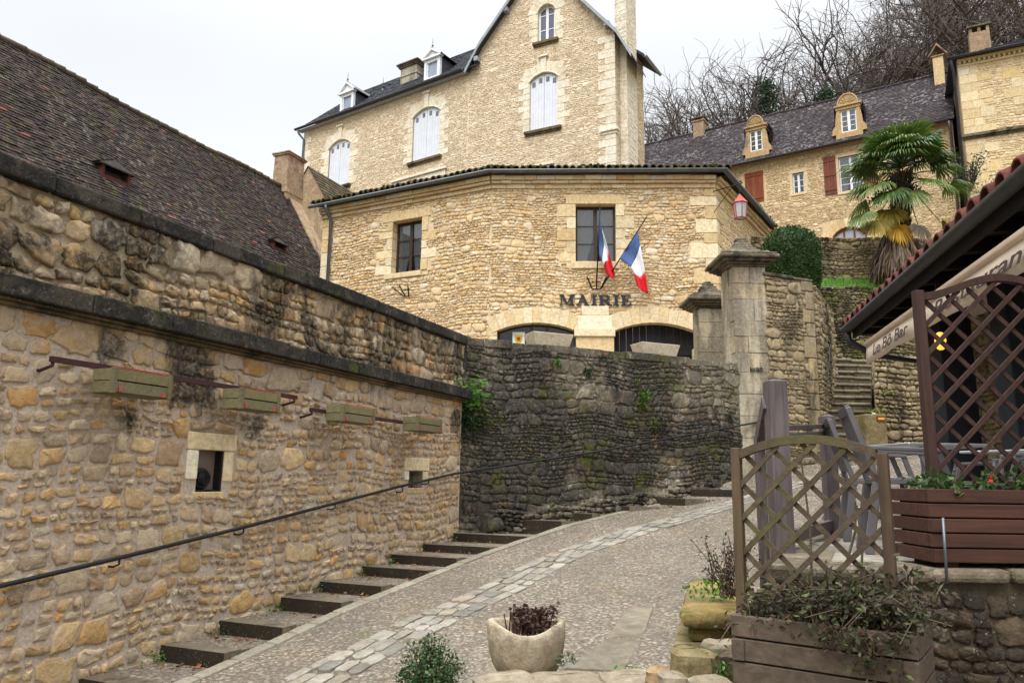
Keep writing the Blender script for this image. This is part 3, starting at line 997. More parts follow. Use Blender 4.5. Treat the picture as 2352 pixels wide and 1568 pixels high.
# ------------------------------------------------------------------ handrail on the wall
hr = thing('handrail', 'thin black iron handrail climbing along the wall above the stairs', 'handrail', FW.p(-4, .08, 1))
RP = []
for px, py in ((0, 1345), (275, 1280), (560, 1210), (770, 1155), (925, 1115), (1045, 1087)):
    u_, z_ = FW.hit(px, py, .09)
    RP.append(FW.p(u_, .09, z_))
s0 = Vector(RP[0]); s1 = Vector(RP[1])
RP = [tuple(s0 + (s0 - s1) * 3)] + RP
for px, py in ((1350, 1040), (1600, 995), (1735, 970)):
    u_, z_ = FD.hit(px, py, .12)
    RP.append(FD.p(u_, .12, z_))
RP.append(tuple(onz(1790, 962, RP[-1][2] + .05)))
mb = MB()
mb.tube(RP, .019, 8)
mb.build('rail', m_iron, hr, smooth=True)
for px, py in ((275, 1280), (560, 1210), (770, 1155), (925, 1118), (985, 1100)):
    u_, z_ = FW.hit(px, py, .09)
    mb = MB()
    mb.tube([FW.p(u_, .09, z_), FW.p(u_, .09, z_ - .055), FW.p(u_ - .03, .06, z_ - .075), FW.p(u_ - .04, -.02, z_ - .07)], .009, 6)
    mb.build('bracket', m_iron, hr, smooth=True)
mb = MB()   # scrolled end
c = Vector(RP[-1])
sp = []
for q in range(26):
    th = q / 25 * 5.2
    r_ = .075 * (1 - q / 34)
    sp.append(c + Vector((.12 + r_ * math.sin(th) + .0, .05, .075 - r_ * math.cos(th) - .0)))
mb.tube([c] + sp, .013, 6)
mb.build('scroll', m_iron, hr, smooth=True)

# ------------------------------------------------------------------ bars carrying wooden flower boxes
BARS = [(118, 812, 680, 921, 'longer maroon iron bar carrying two flower boxes, nearer the camera'), (714, 931, 1012, 989, 'shorter maroon iron bar carrying two flower boxes, near the wall corner')]
for x0, y0, x1, y1, lb in BARS:
    u0, z0 = FW.hit(x0, y0, .17); u1, z1 = FW.hit(x1, y1, .17)
    t = thing('wall_bar', lb, 'bar', FW.p(u0, 0, z0), 'maroon bars on the ochre wall')
    mb = MB()
    mb.fbox(FW, u0, u1, .15, .19, (z0 + z1) / 2 - .022, (z0 + z1) / 2 + .022)
    mb.build('flat_bar', m_rust, t)
    for u_ in (u0 + .02, u1 - .03):
        mb = MB()
        mb.tube([FW.p(u_, .17, (z0 + z1) / 2), FW.p(u_, .17, (z0 + z1) / 2 - .05), FW.p(u_, .02, (z0 + z1) / 2 - .085), FW.p(u_, -.03, (z0 + z1) / 2 - .06)], .014, 6)
        mb.build('hook', m_rust, t)
BZ = (FW.hit(118, 812, .17)[1] + FW.hit(1012, 989, .17)[1]) / 2
BOX = [((258, 391), 'greenish wooden flower box hanging nearest the camera on the ochre wall'),
       ((556, 643), 'greenish wooden flower box hanging second from the left on the wall'),
       ((790, 862), 'greenish wooden flower box hanging third from the left on the wall'),
       ((962, 1016), 'browner wooden flower box hanging farthest off, near the wall corner')]


def make_box(L):
    t = thing('flower_box', '', 'flower box', (0, 0, 0), 'wooden flower boxes hanging on the wall')
    h, d = .2, .24
    for k in range(2):
        mb = MB()
        mb.box(0, L, -d, -d + .018, -h + k * .1 + .006, -h + k * .1 + .094, 0, (.5, rng.random(), .5))
        mb.build('front_board', m_box if k else m_boxend, t, bevel=.003)
    for x in (0.0, L - .018):
        mb = MB()
        for k in range(2):
            mb.box(x, x + .018, -d + .02, 0, -h + k * .1 + .003, -h + k * .1 + .097, 0, (.5, rng.random(), .5))
        mb.box(x - .008, x + .03, -d - .014, -d + .03, -h - .005, .005, 0, (.5, .3, .5))
        mb.build('end_panel', m_boxend, t, bevel=.003)
    mb = MB()
    mb.box(.018, L - .018, -.018, 0, -h, 0)
    mb.box(.018, L - .018, -d + .018, -.018, -h - .004, -h + .012)
    mb.build('back_board', m_boxend, t)
    mb = MB()
    mb.box(.02, L - .02, -d + .02, -.02, -h + .02, -.05)
    mb.build('soil', m_soil, t)
    for x in (.06, L - .09):
        mb = MB()
        mb.box(x, x + .032, -d - .008, -d, -h + .01, -h + .055)
        mb.build('cleat', m_cleat, t)
    mb = MB()
    mb.box(-.012, L + .01, -d + .004, -d + .016, 0, .008)
    mb.build('rim_rod', m_cleat, t)
    return t


bx0 = None
for i, ((xa, xb), lb) in enumerate(BOX):
    u0, u1 = FW.hit(xa, 890, .44)[0], FW.hit(xb, 890, .44)[0]
    o = make_box(.62) if bx0 is None else copy_tree(bx0)
    bx0 = bx0 or o
    # back of the box hangs on the bar (w .19); local -y points out of the wall
    o.location = FW.p(u0, .20, BZ + .03)
    o.rotation_euler = (0, 0, math.atan2(FW.d[1], FW.d[0]))
    o.scale = ((u1 - u0) / .62, 1, 1)
    o['label'] = lb
    print('BOXLEN', u1 - u0)

# ------------------------------------------------------------------ barn behind the wall
WE, ZE, KS = -9.24, 6.48, 1.62


def barn_plane(px, py):
    r = ray(px, py)
    a = (EYE[2] - ZE) - KS * (WE - ((EYE[:2] - FW.A) @ FW.n)); b = r[2] + KS * (r[:2] @ FW.n)
    P = EYE + r * (-a / b)
    u, w_ = FW.uv(P)
    return u, w_, float(P[2])


pr = barn_plane(637, 414)
pl = barn_plane(0, 108)
WR = (pr[1] + pl[1]) / 2
UE = barn_plane(683, 502)[0]
ZR = ZE + KS * (WE - WR)
WR2 = 2 * WR - WE
barn = thing('barn', 'long low building with a steep mossy brown tiled roof behind the wall', 'building', FW.p(-5, WR, 0))
mb = MB()
cs = 1 / math.hypot(1, KS)
rng = random.Random(21)
NROW = int(math.hypot(WE - WR, ZR - ZE) / .1)
BU0 = -17.0
dw, dz = (WR - WE) / NROW, (ZR - ZE) / NROW
nw, nzv = KS * cs, cs      # outward roof normal in (w, z)
for r_ in range(NROW):
    u = BU0 + rng.uniform(0, .15)
    while u < UE:
        L = rng.uniform(.14, .2)
        sag = .05 * math.sin(u * .7 + r_ * .03) + .02 * math.sin(u * 1.9)
        th = .022 + rng.uniform(-.006, .014)
        w0, z0 = WE + dw * (r_ - .15), ZE + dz * (r_ - .15) + sag
        w1, z1 = WE + dw * (r_ + 1.15), ZE + dz * (r_ + 1.15) + sag
        lift = rng.uniform(0, .012)
        t = (rng.random() * (.86 if rng.random() > .09 else 1.0), rng.random(), .5)
        ua, ub = u, min(u + L - .004, UE + .04)
        mb.hexa([FW.p(ua, w0, z0 - .01), FW.p(ub, w0, z0 - .01), FW.p(ub, w1, z1 - .02), FW.p(ua, w1, z1 - .02),
                 FW.p(ua, w0 + nw * (th + lift), z0 + nzv * (th + lift)), FW.p(ub, w0 + nw * (th + lift), z0 + nzv * (th + lift) + rng.uniform(-.004, .004)),
                 FW.p(ub, w1 + nw * .008, z1 + nzv * .008), FW.p(ua, w1 + nw * .008, z1 + nzv * .008)], 0, t)
        u += L
mb.add([FW.p(BU0, WR, ZR - .02), FW.p(UE, WR, ZR - .02), FW.p(UE, WR2, ZE - .02), FW.p(BU0, WR2, ZE - .02)], [(0, 1, 2, 3)])
mb.add([FW.p(BU0, WE, ZE - .03), FW.p(UE, WE, ZE - .03), FW.p(UE, WR, ZR - .04), FW.p(BU0, WR, ZR - .04)], [(0, 1, 2, 3)])
roof = mb.build('roof', m_tile_b, barn)
mb = MB()
u = BU0
while u < UE - .1:
    L = rng.uniform(.3, .4)
    zz = ZR + .05 * math.sin(u * .7 + NROW * .03) + .02 * math.sin(u * 1.9) + rng.uniform(-.01, .015)
    mb.tube([FW.p(u, WR, zz - .02), FW.p(u + L + .03, WR, zz - .012)], [.1, .12], 8, 0, (rng.random() * .8, rng.random(), .5))
    u += L
mb.build('ridge_tiles', tiles('mossy ridge tiles', [(70, 62, 54), (88, 76, 62), (62, 56, 50)], moss=.75, lichen=.5), roof, smooth=True)
mb = MB()
mb.fbox(FW, BU0, UE - .1, WR2 + .2, WE - .15, -1, ZE - .1)
mb.build('wall', m_plaster, barn)
mb = MB()   # gable with plaster, slightly proud of the tiles
for (ua, ub) in ((UE + .05, UE + .7),):
    V = []
    for u_ in (ua, ub):
        V += [FW.p(u_, WE + .1, 1.0), FW.p(u_, WE + .1, ZE + .1), FW.p(u_, WR, ZR + .12), FW.p(u_, WR2, ZE), FW.p(u_, WR2, 1.0)]
    mb.add(V, [(4, 3, 2, 1, 0), (5, 6, 7, 8, 9), (0, 1, 6, 5), (1, 2, 7, 6), (2, 3, 8, 7), (3, 4, 9, 8)])
mb.build('gable', m_plaster, barn)
# chimney on the gable: brick top over plastered shaft
u0 = FW.hit(640, 380, WR + .3)[0]
cu = UE + .3
zt = barn_plane(640, 345)[2]
mb = MB()
P_ = FW.p(cu, WR, 0)
ztop = ony(677, 362, P_[1])[2]
hw = .47
mb.fbox(FW, cu - hw, cu + hw, WR - .34, WR + .34, ZR - 1.6, ztop - .62, 1)
mb.fbox(FW, cu - hw - .03, cu + hw + .03, WR - .36, WR + .36, ZR - .25, ZR - .12, 1)
mb.fbox(FW, cu - hw + .01, cu + hw - .01, WR - .33, WR + .33, ztop - .62, ztop - .1, 0)
mb.fbox(FW, cu - hw - .04, cu + hw + .04, WR - .38, WR + .38, ztop - .1, ztop - .04, 0)
mb.fbox(FW, cu - hw - .07, cu + hw + .07, WR - .41, WR + .41, ztop - .04, ztop + .02, 0)
for _ in range(40):
    uu, ww = rng.uniform(cu - hw, cu + hw), rng.uniform(WR - .3, WR + .38)
    leaves(mb, [FW.p(uu, ww, ztop + .02)], .07, rng, m=2)
mb.build('chimney', [m_brickc, m_plaster, m_herb], roof, bevel=.015)
# two small hooded roof vents
for (px, py, s_, lb) in ((248, 386, .82, None), (630, 556, .6, None)):
    u_, w_, z_ = barn_plane(px, py)
    mb = MB()
    W2, H2, D2 = .46 * s_, .30 * s_, .62 * s_
    zb = z_ - .28 * s_
    apex = (u_, w_ - .15, zb + H2 + .26 * s_)
    f0 = w_ + .42 * s_
    # pyramid-like hood
    V = [FW.p(u_ - W2 * 1.35, f0 + .05, zb + H2 * .62), FW.p(u_ + W2 * 1.35, f0 + .05, zb + H2 * .62), FW.p(u_ + W2 * 1.3, w_ - .5 * s_, zb + H2 * .8), FW.p(u_ - W2 * 1.3, w_ - .5 * s_, zb + H2 * .8), FW.p(u_, f0 - .12, zb + H2 + .2 * s_), FW.p(u_, w_ - .6 * s_, zb + H2 + .28 * s_)]
    V += [(x, y, z - .035) for x, y, z in V]
    F = [(0, 1, 4), (1, 2, 5, 4), (3, 0, 4, 5), (2, 3, 5), (6, 10, 7), (7, 10, 11, 8), (9, 11, 10, 6), (0, 6, 7, 1), (1, 7, 8, 2), (3, 9, 6, 0)]
    mb.add(V, F, 0)
    for r2 in range(7):
        q = r2 / 7
        for sx in (-1, 1):
            a_ = FW.p(u_ + sx * W2 * 1.36 * (1 - q), f0 + .04 - .16 * q, zb + H2 * .62 + (.38 * H2 + .2 * s_) * q + .018)
            b_ = FW.p(u_ + sx * W2 * 1.32 * (1 - q), w_ - .5 * s_ - .1 * q, zb + H2 * .8 + (.2 * H2 + .28 * s_) * q + .018)
            mb.beam(a_, b_, .09 * s_, .02, m=0, t=(rng.random() * .6, rng.random(), .5))
    d_ = mb.build('dormer', m_tile_b, roof)
    mb = MB()
    for sx in (-1, 1):
        mb.fbox(FW, u_ + sx * W2 - .04, u_ + sx * W2 + .04, w_ - .4, f0, zb - .5 * s_, zb + H2 * .66)
    mb.fbox(FW, u_ - W2, u_ + W2, f0 - .06, f0 - .02, zb - .5 * s_, zb - .12 * s_)
    mb.build('cheek', stone('dark red vent boards', [(96, 54, 46), (74, 44, 40)], fine=14, bump=.4, use_tint=False), d_)
    mb = MB()
    mb.fbox(FW, u_ - W2, u_ + W2, f0 - .3, f0 - .26, zb - .4 * s_, zb + H2 * .8)
    mb.build('vent_opening', m_void, d_)

# second roof beyond the gable, behind the town hall's left end
fo = Fr(ony(712, 384, 31.0), (.43, 1.0))
ob_ = thing('outbuilding', 'small building with a mossy tiled roof beyond the barn gable', 'building', fo.p(2.0, 0, 3))
z2 = fo.hit(712, 384)[1]
ue = fo.hit(842, 444)[0]
mb = MB()
nr_ = 24
for r_ in range(nr_):
    u = -.15
    q0, q1 = r_ / nr_, (r_ + 1.1) / nr_
    while u < ue:
        L = rng.uniform(.16, .26)
        za, zb_ = z2 - 4.2 * (1 - q0), z2 - 4.2 * (1 - q1)
        wa, wb = 2.7 * (1 - q0), 2.7 * (1 - q1)
        mb.hexa([fo.p(u, wa, za), fo.p(u + L, wa, za), fo.p(u + L, wb, zb_ - .02), fo.p(u, wb, zb_ - .02),
                 fo.p(u, wa + .03, za + .03), fo.p(u + L, wa + .03, za + .03), fo.p(u + L, wb + .01, zb_), fo.p(u, wb + .01, zb_)], 0, (rng.random(), rng.random(), .5))
        u += L + .005
mb.add([fo.p(-.15, 0, z2), fo.p(ue, 0, z2), fo.p(ue, -2.7, z2 - 4.2), fo.p(-.15, -2.7, z2 - 4.2)], [(0, 1, 2, 3)])
mb.build('roof', tiles('grey brown mossy tiles', [(84, 74, 60), (98, 86, 70), (70, 62, 52), (110, 96, 78)], moss=.6, lichen=.3), ob_)
mb = MB()
mb.fbox(fo, -.1, ue - .2, -2.4, 2.4, 1.0, z2 - 4.0)
mb.add([fo.p(-.1, 2.65, z2 - 4.2), fo.p(-.1, 0, z2 - .05), fo.p(-.1, -2.65, z2 - 4.2)], [(0, 1, 2)])
mb.build('wall', m_plaster, ob_)


# ------------------------------------------------------------------ dark retaining wall
dwl = thing('retaining_wall', 'dark lichened retaining wall with moss and ferns below the town hall', 'wall', FD.p(2.8, 0, 1))
rng = random.Random(31); rs = np.random.RandomState(31)
DL = 5.78
mb = MB()
panel(mb, FD, -.2, DL, -.3, 3.86, [], 0, 1)
rc = layout(-.1, DL, .3, 3.86, .06, .15, .9, 2.6, rng, [], .4, .22)
stones(mb, FD, rc, .024, .008, rs, 14, 0, 0, 4.0, .13, .06, (.2, 3.87), tilt=.08)
mb.fbox(FD, -.2, DL, -.45, -.003, -.3, 3.86, 1)
mb.build('rubble_face', [m_dark, m_darkm], dwl, smooth=True)
mb = MB()
u = -.1
while u < DL:
    L = min(rng.uniform(.35, .8), DL - u)
    q = rng.uniform(-.025, .02)
    mb.fbox(FD, u, u + L - .012, -.5, .012 + q, 3.86, 3.985 + q, 0, (rng.random(), rng.random(), .5))
    u += L
mb.build('coping', m_dark, dwl, bevel=.035)
# trough planters on the wall top
TR = [((1221, 1310), 766, 788, 'longer pale stone trough on the dark wall in front of the glazed arch'), ((1470, 1554), 788, 810, 'pale stone trough on the dark wall in front of the dark arched door')]
for (xa, xb), yt, yb, lb in TR:
    ua = FD.hit(xa, yb, -.1)[0]; ub = FD.hit(xb, yb, -.1)[0]
    t = thing('stone_trough', lb, 'trough', FD.p((ua + ub) / 2, -.2, 3.99), 'stone troughs on the dark wall')
    mb = MB()
    h = .24
    V = []
    for z_, e, wo_ in ((3.985, .0, .0), (3.985 + h, .07, .05)):
        V += [FD.p(ua - e + .05, -.04 + wo_, z_), FD.p(ub + e - .05, -.04 + wo_, z_), FD.p(ub + e - .05, -.38 - wo_, z_), FD.p(ua - e + .05, -.38 - wo_, z_)]
    iz = 3.985 + h
    V += [FD.p(ua + .03, -.05, iz), FD.p(ub - .03, -.05, iz), FD.p(ub - .03, -.37, iz), FD.p(ua + .03, -.37, iz)]
    V += [FD.p(ua + .05, -.07, iz - .07), FD.p(ub - .05, -.07, iz - .07), FD.p(ub - .05, -.35, iz - .07), FD.p(ua + .05, -.35, iz - .07)]
    F = [(3, 2, 1, 0)]
    for k in range(4):
        k2 = (k + 1) % 4
        F += [(k, k2, 4 + k2, 4 + k), (4 + k, 4 + k2, 8 + k2, 8 + k), (8 + k, 8 + k2, 12 + k2, 12 + k)]
    mb.add(V, F)
    bd = mb.build('basin', m_trough, t, bevel=.012)
    mb = MB()
    mb.add([V[12], V[13], V[14], V[15]], [(0, 1, 2, 3)])
    mb.build('soil', m_soil, t)
# ferns and tufts growing in the joints
PL = [((1078, 905), .30, 190, 'bright green fern hanging in the corner where the two walls meet', m_fern, .12),
      ((1075, 965), .22, 120, 'dark ivy tuft below the corner fern', m_ivy, .09),
      ((1108, 962), .12, 40, 'small dark fern right of the corner ivy', m_ivy, .08),
      ((1280, 830), .08, 45, 'small green tuft high on the dark wall left of centre', m_fern, .07),
      ((1350, 848), .10, 50, 'small dark green tuft near the top middle of the dark wall', m_ivy, .07),
      ((1480, 905), .16, 70, 'leafy weed growing from the dark wall right of the middle', m_fern, .07),
      ((1520, 975), .16, 80, 'mossy weed patch low on the right of the dark wall', m_herb, .06),
      ((1245, 868), .06, 30, 'tiny tuft left of the middle joints of the dark wall', m_herb, .06),
      ((1405, 1040), .08, 30, 'tiny weed just above the handrail on the dark wall', m_herb, .06)]
m_moss = leafmat('wall moss', [(70, 82, 26), (92, 102, 36), (54, 66, 22)], trans=.05)
PL += [((1478, 929), .10, 150, 'moss and weed patch right of the middle of the dark wall', m_moss, .04), ((1502, 972), .13, 190, 'long moss streak above the handrail on the dark wall', m_moss, .04), ((1238, 1052), .07, 90, 'small moss patch on the dark wall below the middle, left', m_moss, .035),
       ((1674, 954), .10, 120, 'dark moss patch at the right end of the dark wall', m_ivy, .035), ((1134, 1198), .12, 150, 'moss at the foot of the dark wall by the stairs', m_moss, .035), ((1465, 874), .07, 90, 'moss tuft high on the right half of the dark wall', m_moss, .035)]
for (px, py), s_, n_, lb, mt, ls in PL:
    u_, z_ = FD.hit(px, py, .05)
    mb = MB()
    pts = []
    for _ in range(n_):
        pts.append(FD.p(u_ + rng.gauss(0, s_ * .4), .04 + abs(rng.gauss(0, s_ * .35)), z_ + rng.gauss(-.02, s_ * .5)))
    leaves(mb, pts, ls, rng, droop=.5)
    o = mb.build('wall_plant', mt)
    prop(o, lb, 'plant', 'plants growing in the dark wall')

# ------------------------------------------------------------------ town hall
B0 = ony(1130, 402, 20.)
ZG = float(B0[2])
Lp = onz(735, 478, ZG); Rp = onz(1640, 400, ZG); Sp = onz(1750, 522, ZG - .1)
fl = Fr(Lp, B0 - Lp); LL = float(np.hypot(*(B0 - Lp)[:2]))
fr = Fr(B0, Rp - B0); LR = float(np.hypot(*(Rp - B0)[:2]))
fs = Fr(Rp, Sp - Rp); LS = float(np.hypot(*(Sp - Rp)[:2])) + .6
th = thing('town_hall', 'two storey honey stone town hall with arches and a bent front', 'building', (0, 22, 3.1))
rng = random.Random(41); rs = np.random.RandomState(41)
ZB, ZT = 2.6, ZG - .42
U0L = fl.hit(740, 560)[0]
Z4 = lambda x, y: ((850 + x / 2.351) * .784, (500 + y / 2.351) * .784)
Z6 = lambda x, y: ((1600 + x / 4.48) * .784, (550 + y / 4.48) * .784)
Z7 = lambda x, y: ((1400 + x / 3.36) * .784, (900 + y / 3.36) * .784)
wl_ = (fl.hit(*Z4(705, 500))[0], fl.hit(*Z4(906, 500))[0], fl.hit(*Z4(800, 700))[1], fl.hit(*Z4(800, 338))[1])
wr_ = (fr.hit(*Z6(388, 600))[0], fr.hit(*Z6(915, 600))[0], fr.hit(*Z6(650, 972))[1], fr.hit(*Z6(650, 215))[1])
a1 = (fr.hit(*Z7(190, 230))[0], fr.hit(*Z7(970, 230))[0], fr.hit(*Z7(190, 230))[1], fr.hit(*Z7(560, 153))[1])
a2 = (fr.hit(*Z7(1335, 235))[0], fr.hit(*Z7(2145, 240))[0], fr.hit(*Z7(1335, 235))[1], fr.hit(*Z7(1740, 153))[1])
a1 = (max(a1[0], .1), a1[1], a1[2], a1[3])


def surround(fr_, wn, lint, sill, rng, q=(.22, .5), depth=.25, name='window_surround', mat=None, parent=None):
    """Lintel, sill and quoined jambs of dressed blocks; returns the part and hole rectangles."""
    mb = MB()
    u0, u1, v0, v1 = wn
    holes = [(u0, u1, v0, v1), (lint[0], lint[1], v1, lint[2]), (sill[0], sill[1], sill[2], v0)]
    mb.fbox(fr_, lint[0] + .008, lint[1] - .008, -depth, .03, v1, lint[2] - .008, 0, (.25, .6, .5))
    mb.fbox(fr_, sill[0], sill[1], -depth, .07, sill[2], v0, 0, (.3, .4, .5))
    for sd_ in (0, 1):
        z = v0
        k = rng.randint(0, 1)
        while z < v1 - .03:
            h = rng.uniform(.2, .36)
            if v1 - (z + h) < .14: h = v1 - z
            ww = (q[1] if k % 2 else q[0]) * rng.uniform(.85, 1.15)
            a, b = (u0 - ww, u0) if sd_ == 0 else (u1, u1 + ww)
            mb.fbox(fr_, a + .006, b - .0, -depth, .025 + rng.uniform(-.008, .012), z + .006, z + h - .006, 0, (rng.random(), rng.random(), .5)) if sd_ == 0 else \
                mb.fbox(fr_, a, b - .006, -depth, .025 + rng.uniform(-.008, .012), z + .006, z + h - .006, 0, (rng.random(), rng.random(), .5))
            holes.append((a, b, z, z + h))
            z += h
            k += 1
    o = mb.build(name, mat or m_dress, parent, bevel=.014)
    return o, holes


sl_, hl = surround(fl, wl_, (fl.hit(*Z4(640, 340))[0], fl.hit(*Z4(972, 300))[0], fl.hit(*Z4(800, 270))[1]), (fl.hit(*Z4(655, 720))[0], fl.hit(*Z4(905, 720))[0], fl.hit(*Z4(780, 738))[1]), rng, parent=th)
sr_, hr_ = surround(fr, wr_, (fr.hit(*Z6(255, 150))[0], fr.hit(*Z6(1048, 150))[0], fr.hit(*Z6(650, 93))[1]), (fr.hit(*Z6(328, 1000))[0], fr.hit(*Z6(965, 1000))[0], fr.hit(*Z6(650, 1065))[1]), rng, parent=th)


def arch_ring(mb, fr_, a, thick, n, w0, w1, rng, m=0, key=0.0, flat=False):
    """Voussoirs of a segmental arch over opening a=(u0,u1,zspring,zcrown)."""
    u0, u1, zs, zc = a
    c, s_ = (u1 - u0) / 2, zc - zs
    R = (c * c + s_ * s_) / (2 * s_)
    um, zo = (u0 + u1) / 2, zc - R
    T = math.asin(min(1, c / R))
    ext = T * 1.13
    for i in range(n):
        t0, t1 = -ext + 2 * ext * i / n + .0007, -ext + 2 * ext * (i + 1) / n - .0007
        tk = thick * (1 + rng.uniform(-.04, .06)) + (key if i == n // 2 else 0)
        P = []
        for w_ in (w1, w0):
            for (t_, r_) in ((t0, R), (t1, R), (t1, R + tk), (t0, R + tk)):
                P.append(fr_.p(um + r_ * math.sin(t_), w_, zo + r_ * math.cos(t_)))
        mb.add(P, [(0, 1, 2, 3), (7, 6, 5, 4), (0, 4, 5, 1), (1, 5, 6, 2), (2, 6, 7, 3), (3, 7, 4, 0)], m, (rng.random(), rng.random(), .5))
    return um, zo, R


for k, a in enumerate((a1, a2)):
    mb = MB()
    arch_ring(mb, fr, a, .42, 11, -.34, .035 + .004 * k, rng)
    mb.build('arch', m_arch, th, bevel=.004)
mb = MB()
# jambs and the stepped pier between the arches
pz = fr.hit(*Z7(1150, 290))[1]; pz2 = fr.hit(*Z7(1150, 215))[1]
mb.fbox(fr, a1[1] - .01, a2[0] + .01, -.34, .05, ZB, pz, 0, (.25, .5, .5))
mb.fbox(fr, a1[1] - .06, a2[0] + .04, -.34, .11, pz, pz2, 0, (.9, .6, .5))
mb.fbox(fr, a1[1] + .04, a2[0] - .04, -.3, .062, pz2 + .003, pz2 + .36, 0, (.8, .8, .5))
mb.fbox(fr, a1[1] + .14, a2[0] - .12, -.3, .058, pz2 + .363, pz2 + .64, 0, (.4, .6, .5))
mb.build('arch_pier', m_dress, th, bevel=.012)
for sx in (0, 1):
    mb = MB()
    z = ZB
    while z < a1[2] - .05:
        h = min(rng.uniform(.25, .4), a1[2] + .16 - z)
        ua_, ub_ = (a1[0] - rng.uniform(.28, .5), a1[0]) if sx == 0 else (a2[1], a2[1] + rng.uniform(.2, .42))
        mb.fbox(fr, ua_, ub_, -.34, .02, z + .004, z + h - .004, 0, (rng.random(), rng.random(), .5))
        z += h
    mb.build('arch_jamb', m_dress, th, bevel=.012)
open1 = (a1[0], a1[1], ZB, a1[3]); open2 = (a2[0], a2[1], ZB, a2[3])
# facade masonry
qz = []
mbq = MB()
z = ZB + .3; k = 0
while z < ZT - .05:      # corner quoins on the right end
    h = min(rng.uniform(.26, .44), ZT - z)
    ww = (.62 if k % 2 else .3) * rng.uniform(.85, 1.15)
    wq = (.3 if k % 2 else .6) * rng.uniform(.85, 1.15)
    tt = (rng.choice([.35, .9, .62, .1]), rng.random(), .5)
    P = []
    for zz in (z + .006, z + h - .006):
        P += [fr.p(LR - ww, .03, zz), fr.p(LR + .03, .03, zz), fs.p(wq, .02, zz), fr.p(LR - ww, -.2, zz)]
    mbq.hexa(P, 0, tt)
    qz.append((LR - ww, LR + .1, z, z + h))
    z += h; k += 1
mbq.build('corner_quoins', m_dress, th, bevel=.014)
mbq = MB()
ql = []
z = ZB + 1; k = 0
while z < ZT - .05:      # left end
    h = min(rng.uniform(.3, .5), ZT - z)
    ww = (.42 if k % 2 else .26)
    mbq.fbox(fl, U0L, U0L + ww, -.3, .025, z + .006, z + h - .006, 0, (rng.random(), rng.random(), .5))
    ql.append((U0L - .1, U0L + ww, z, z + h))
    z += h; k += 1
mbq.build('corner_quoins', m_dress, th, bevel=.014)
mb = MB()
panel(mb, fl, U0L + .02, LL, ZB, ZT + .3, [wl_], 0, 1)
panel(mb, fr, 0, LR, ZB, ZT + .3, [wr_, open1, open2], 0, 1)
nic = (fs.hit(1713, 680)[0], fs.hit(1724, 680)[0], 0, 0)
panel(mb, fs, 0, LS, ZB, ZT + .3, [], 0, 1)
kw = dict(big=.2, thin=.22)
rc = layout(U0L + .03, LL, ZB + 1.5, ZT, .07, .125, .9, 3.0, rng, hl + ql, **kw)
stones(mb, fl, rc, .034, .008, rs, 12, 0, 0, 3.4, .07, .045, (ZB, ZT), tilt=.05)


def in_arch(r, a, th_):
    c, s_ = (a[1] - a[0]) / 2, a[3] - a[2]
    R = (c * c + s_ * s_) / (2 * s_); um, zo = (a[0] + a[1]) / 2, a[3] - R
    cu, cv = (r[0] + r[1]) / 2, (r[2] + r[3]) / 2
    return math.hypot(cu - um, cv - zo) < R + th_ and abs(cu - um) < c * 1.2 + .1


rc = layout(0, LR, ZB + 1.0, ZT, .07, .125, .9, 3.0, rng, hr_ + qz + [open1, open2, (a1[1], a2[0], ZB, pz2 + .3)], **kw)
rc = [r for r in rc if not in_arch(r, a1, .42) and not in_arch(r, a2, .42)]
stones(mb, fr, rc, .034, .008, rs, 12, 0, 0, 3.4, .07, .045, (ZB, ZT), tilt=.05)
rc = layout(.3, LS, ZB + 1.5, ZT, .08, .15, 1.0, 2.6, rng, [], .3, .2)
stones(mb, fs, rc, .02, .008, rs, 12, 0, 0, 3.2, .075, .03, (ZB, ZT), tilt=.03)
# back and interior so that the house is closed
bk = [fl.p(U0L, -6, ZB), fl.p(U0L, -.02, ZB), fl.p(U0L, -.02, ZT), fl.p(U0L, -6, ZT)]
mb.add(bk, [(0, 1, 2, 3)], 1)
mb.build('wall', [m_mairie, m_mairiem], th, smooth=True)
mb = MB()
nu, nz_ = fs.hit(1718, 678)
mb.fbox(fs, nu - .14, nu + .14, .0, .05, nz_ - .42, nz_ + .2)
mb.tube([fs.p(nu, .0, nz_ + .2), fs.p(nu, .05, nz_ + .2)], .14, 16)
mb.build('niche', m_mold, th)
# stepped cornice of thin stones
mb = MB()
for f_, ua, ub in ((fl, U0L - .05, LL), (fr, 0, LR), (fs, 0, LS)):
    for k, (z0, z1, w1) in enumerate(((ZT, ZT + .12, .07), (ZT + .125, ZT + .2, .15), (ZT + .205, ZT + .33, .2))):
        u = ua
        while u < ub:
            L = rng.uniform(.22, .6)
            mb.fbox(f_, u + .003, min(u + L, ub + .02) - .003, -.3, w1 + rng.uniform(-.015, .015), z0 + .003, z1 - .003 - rng.uniform(0, .01), 0, (rng.random(), rng.random() * .6, .5))
            u += L
mb.build('cornice', m_mairie, th, bevel=.01)
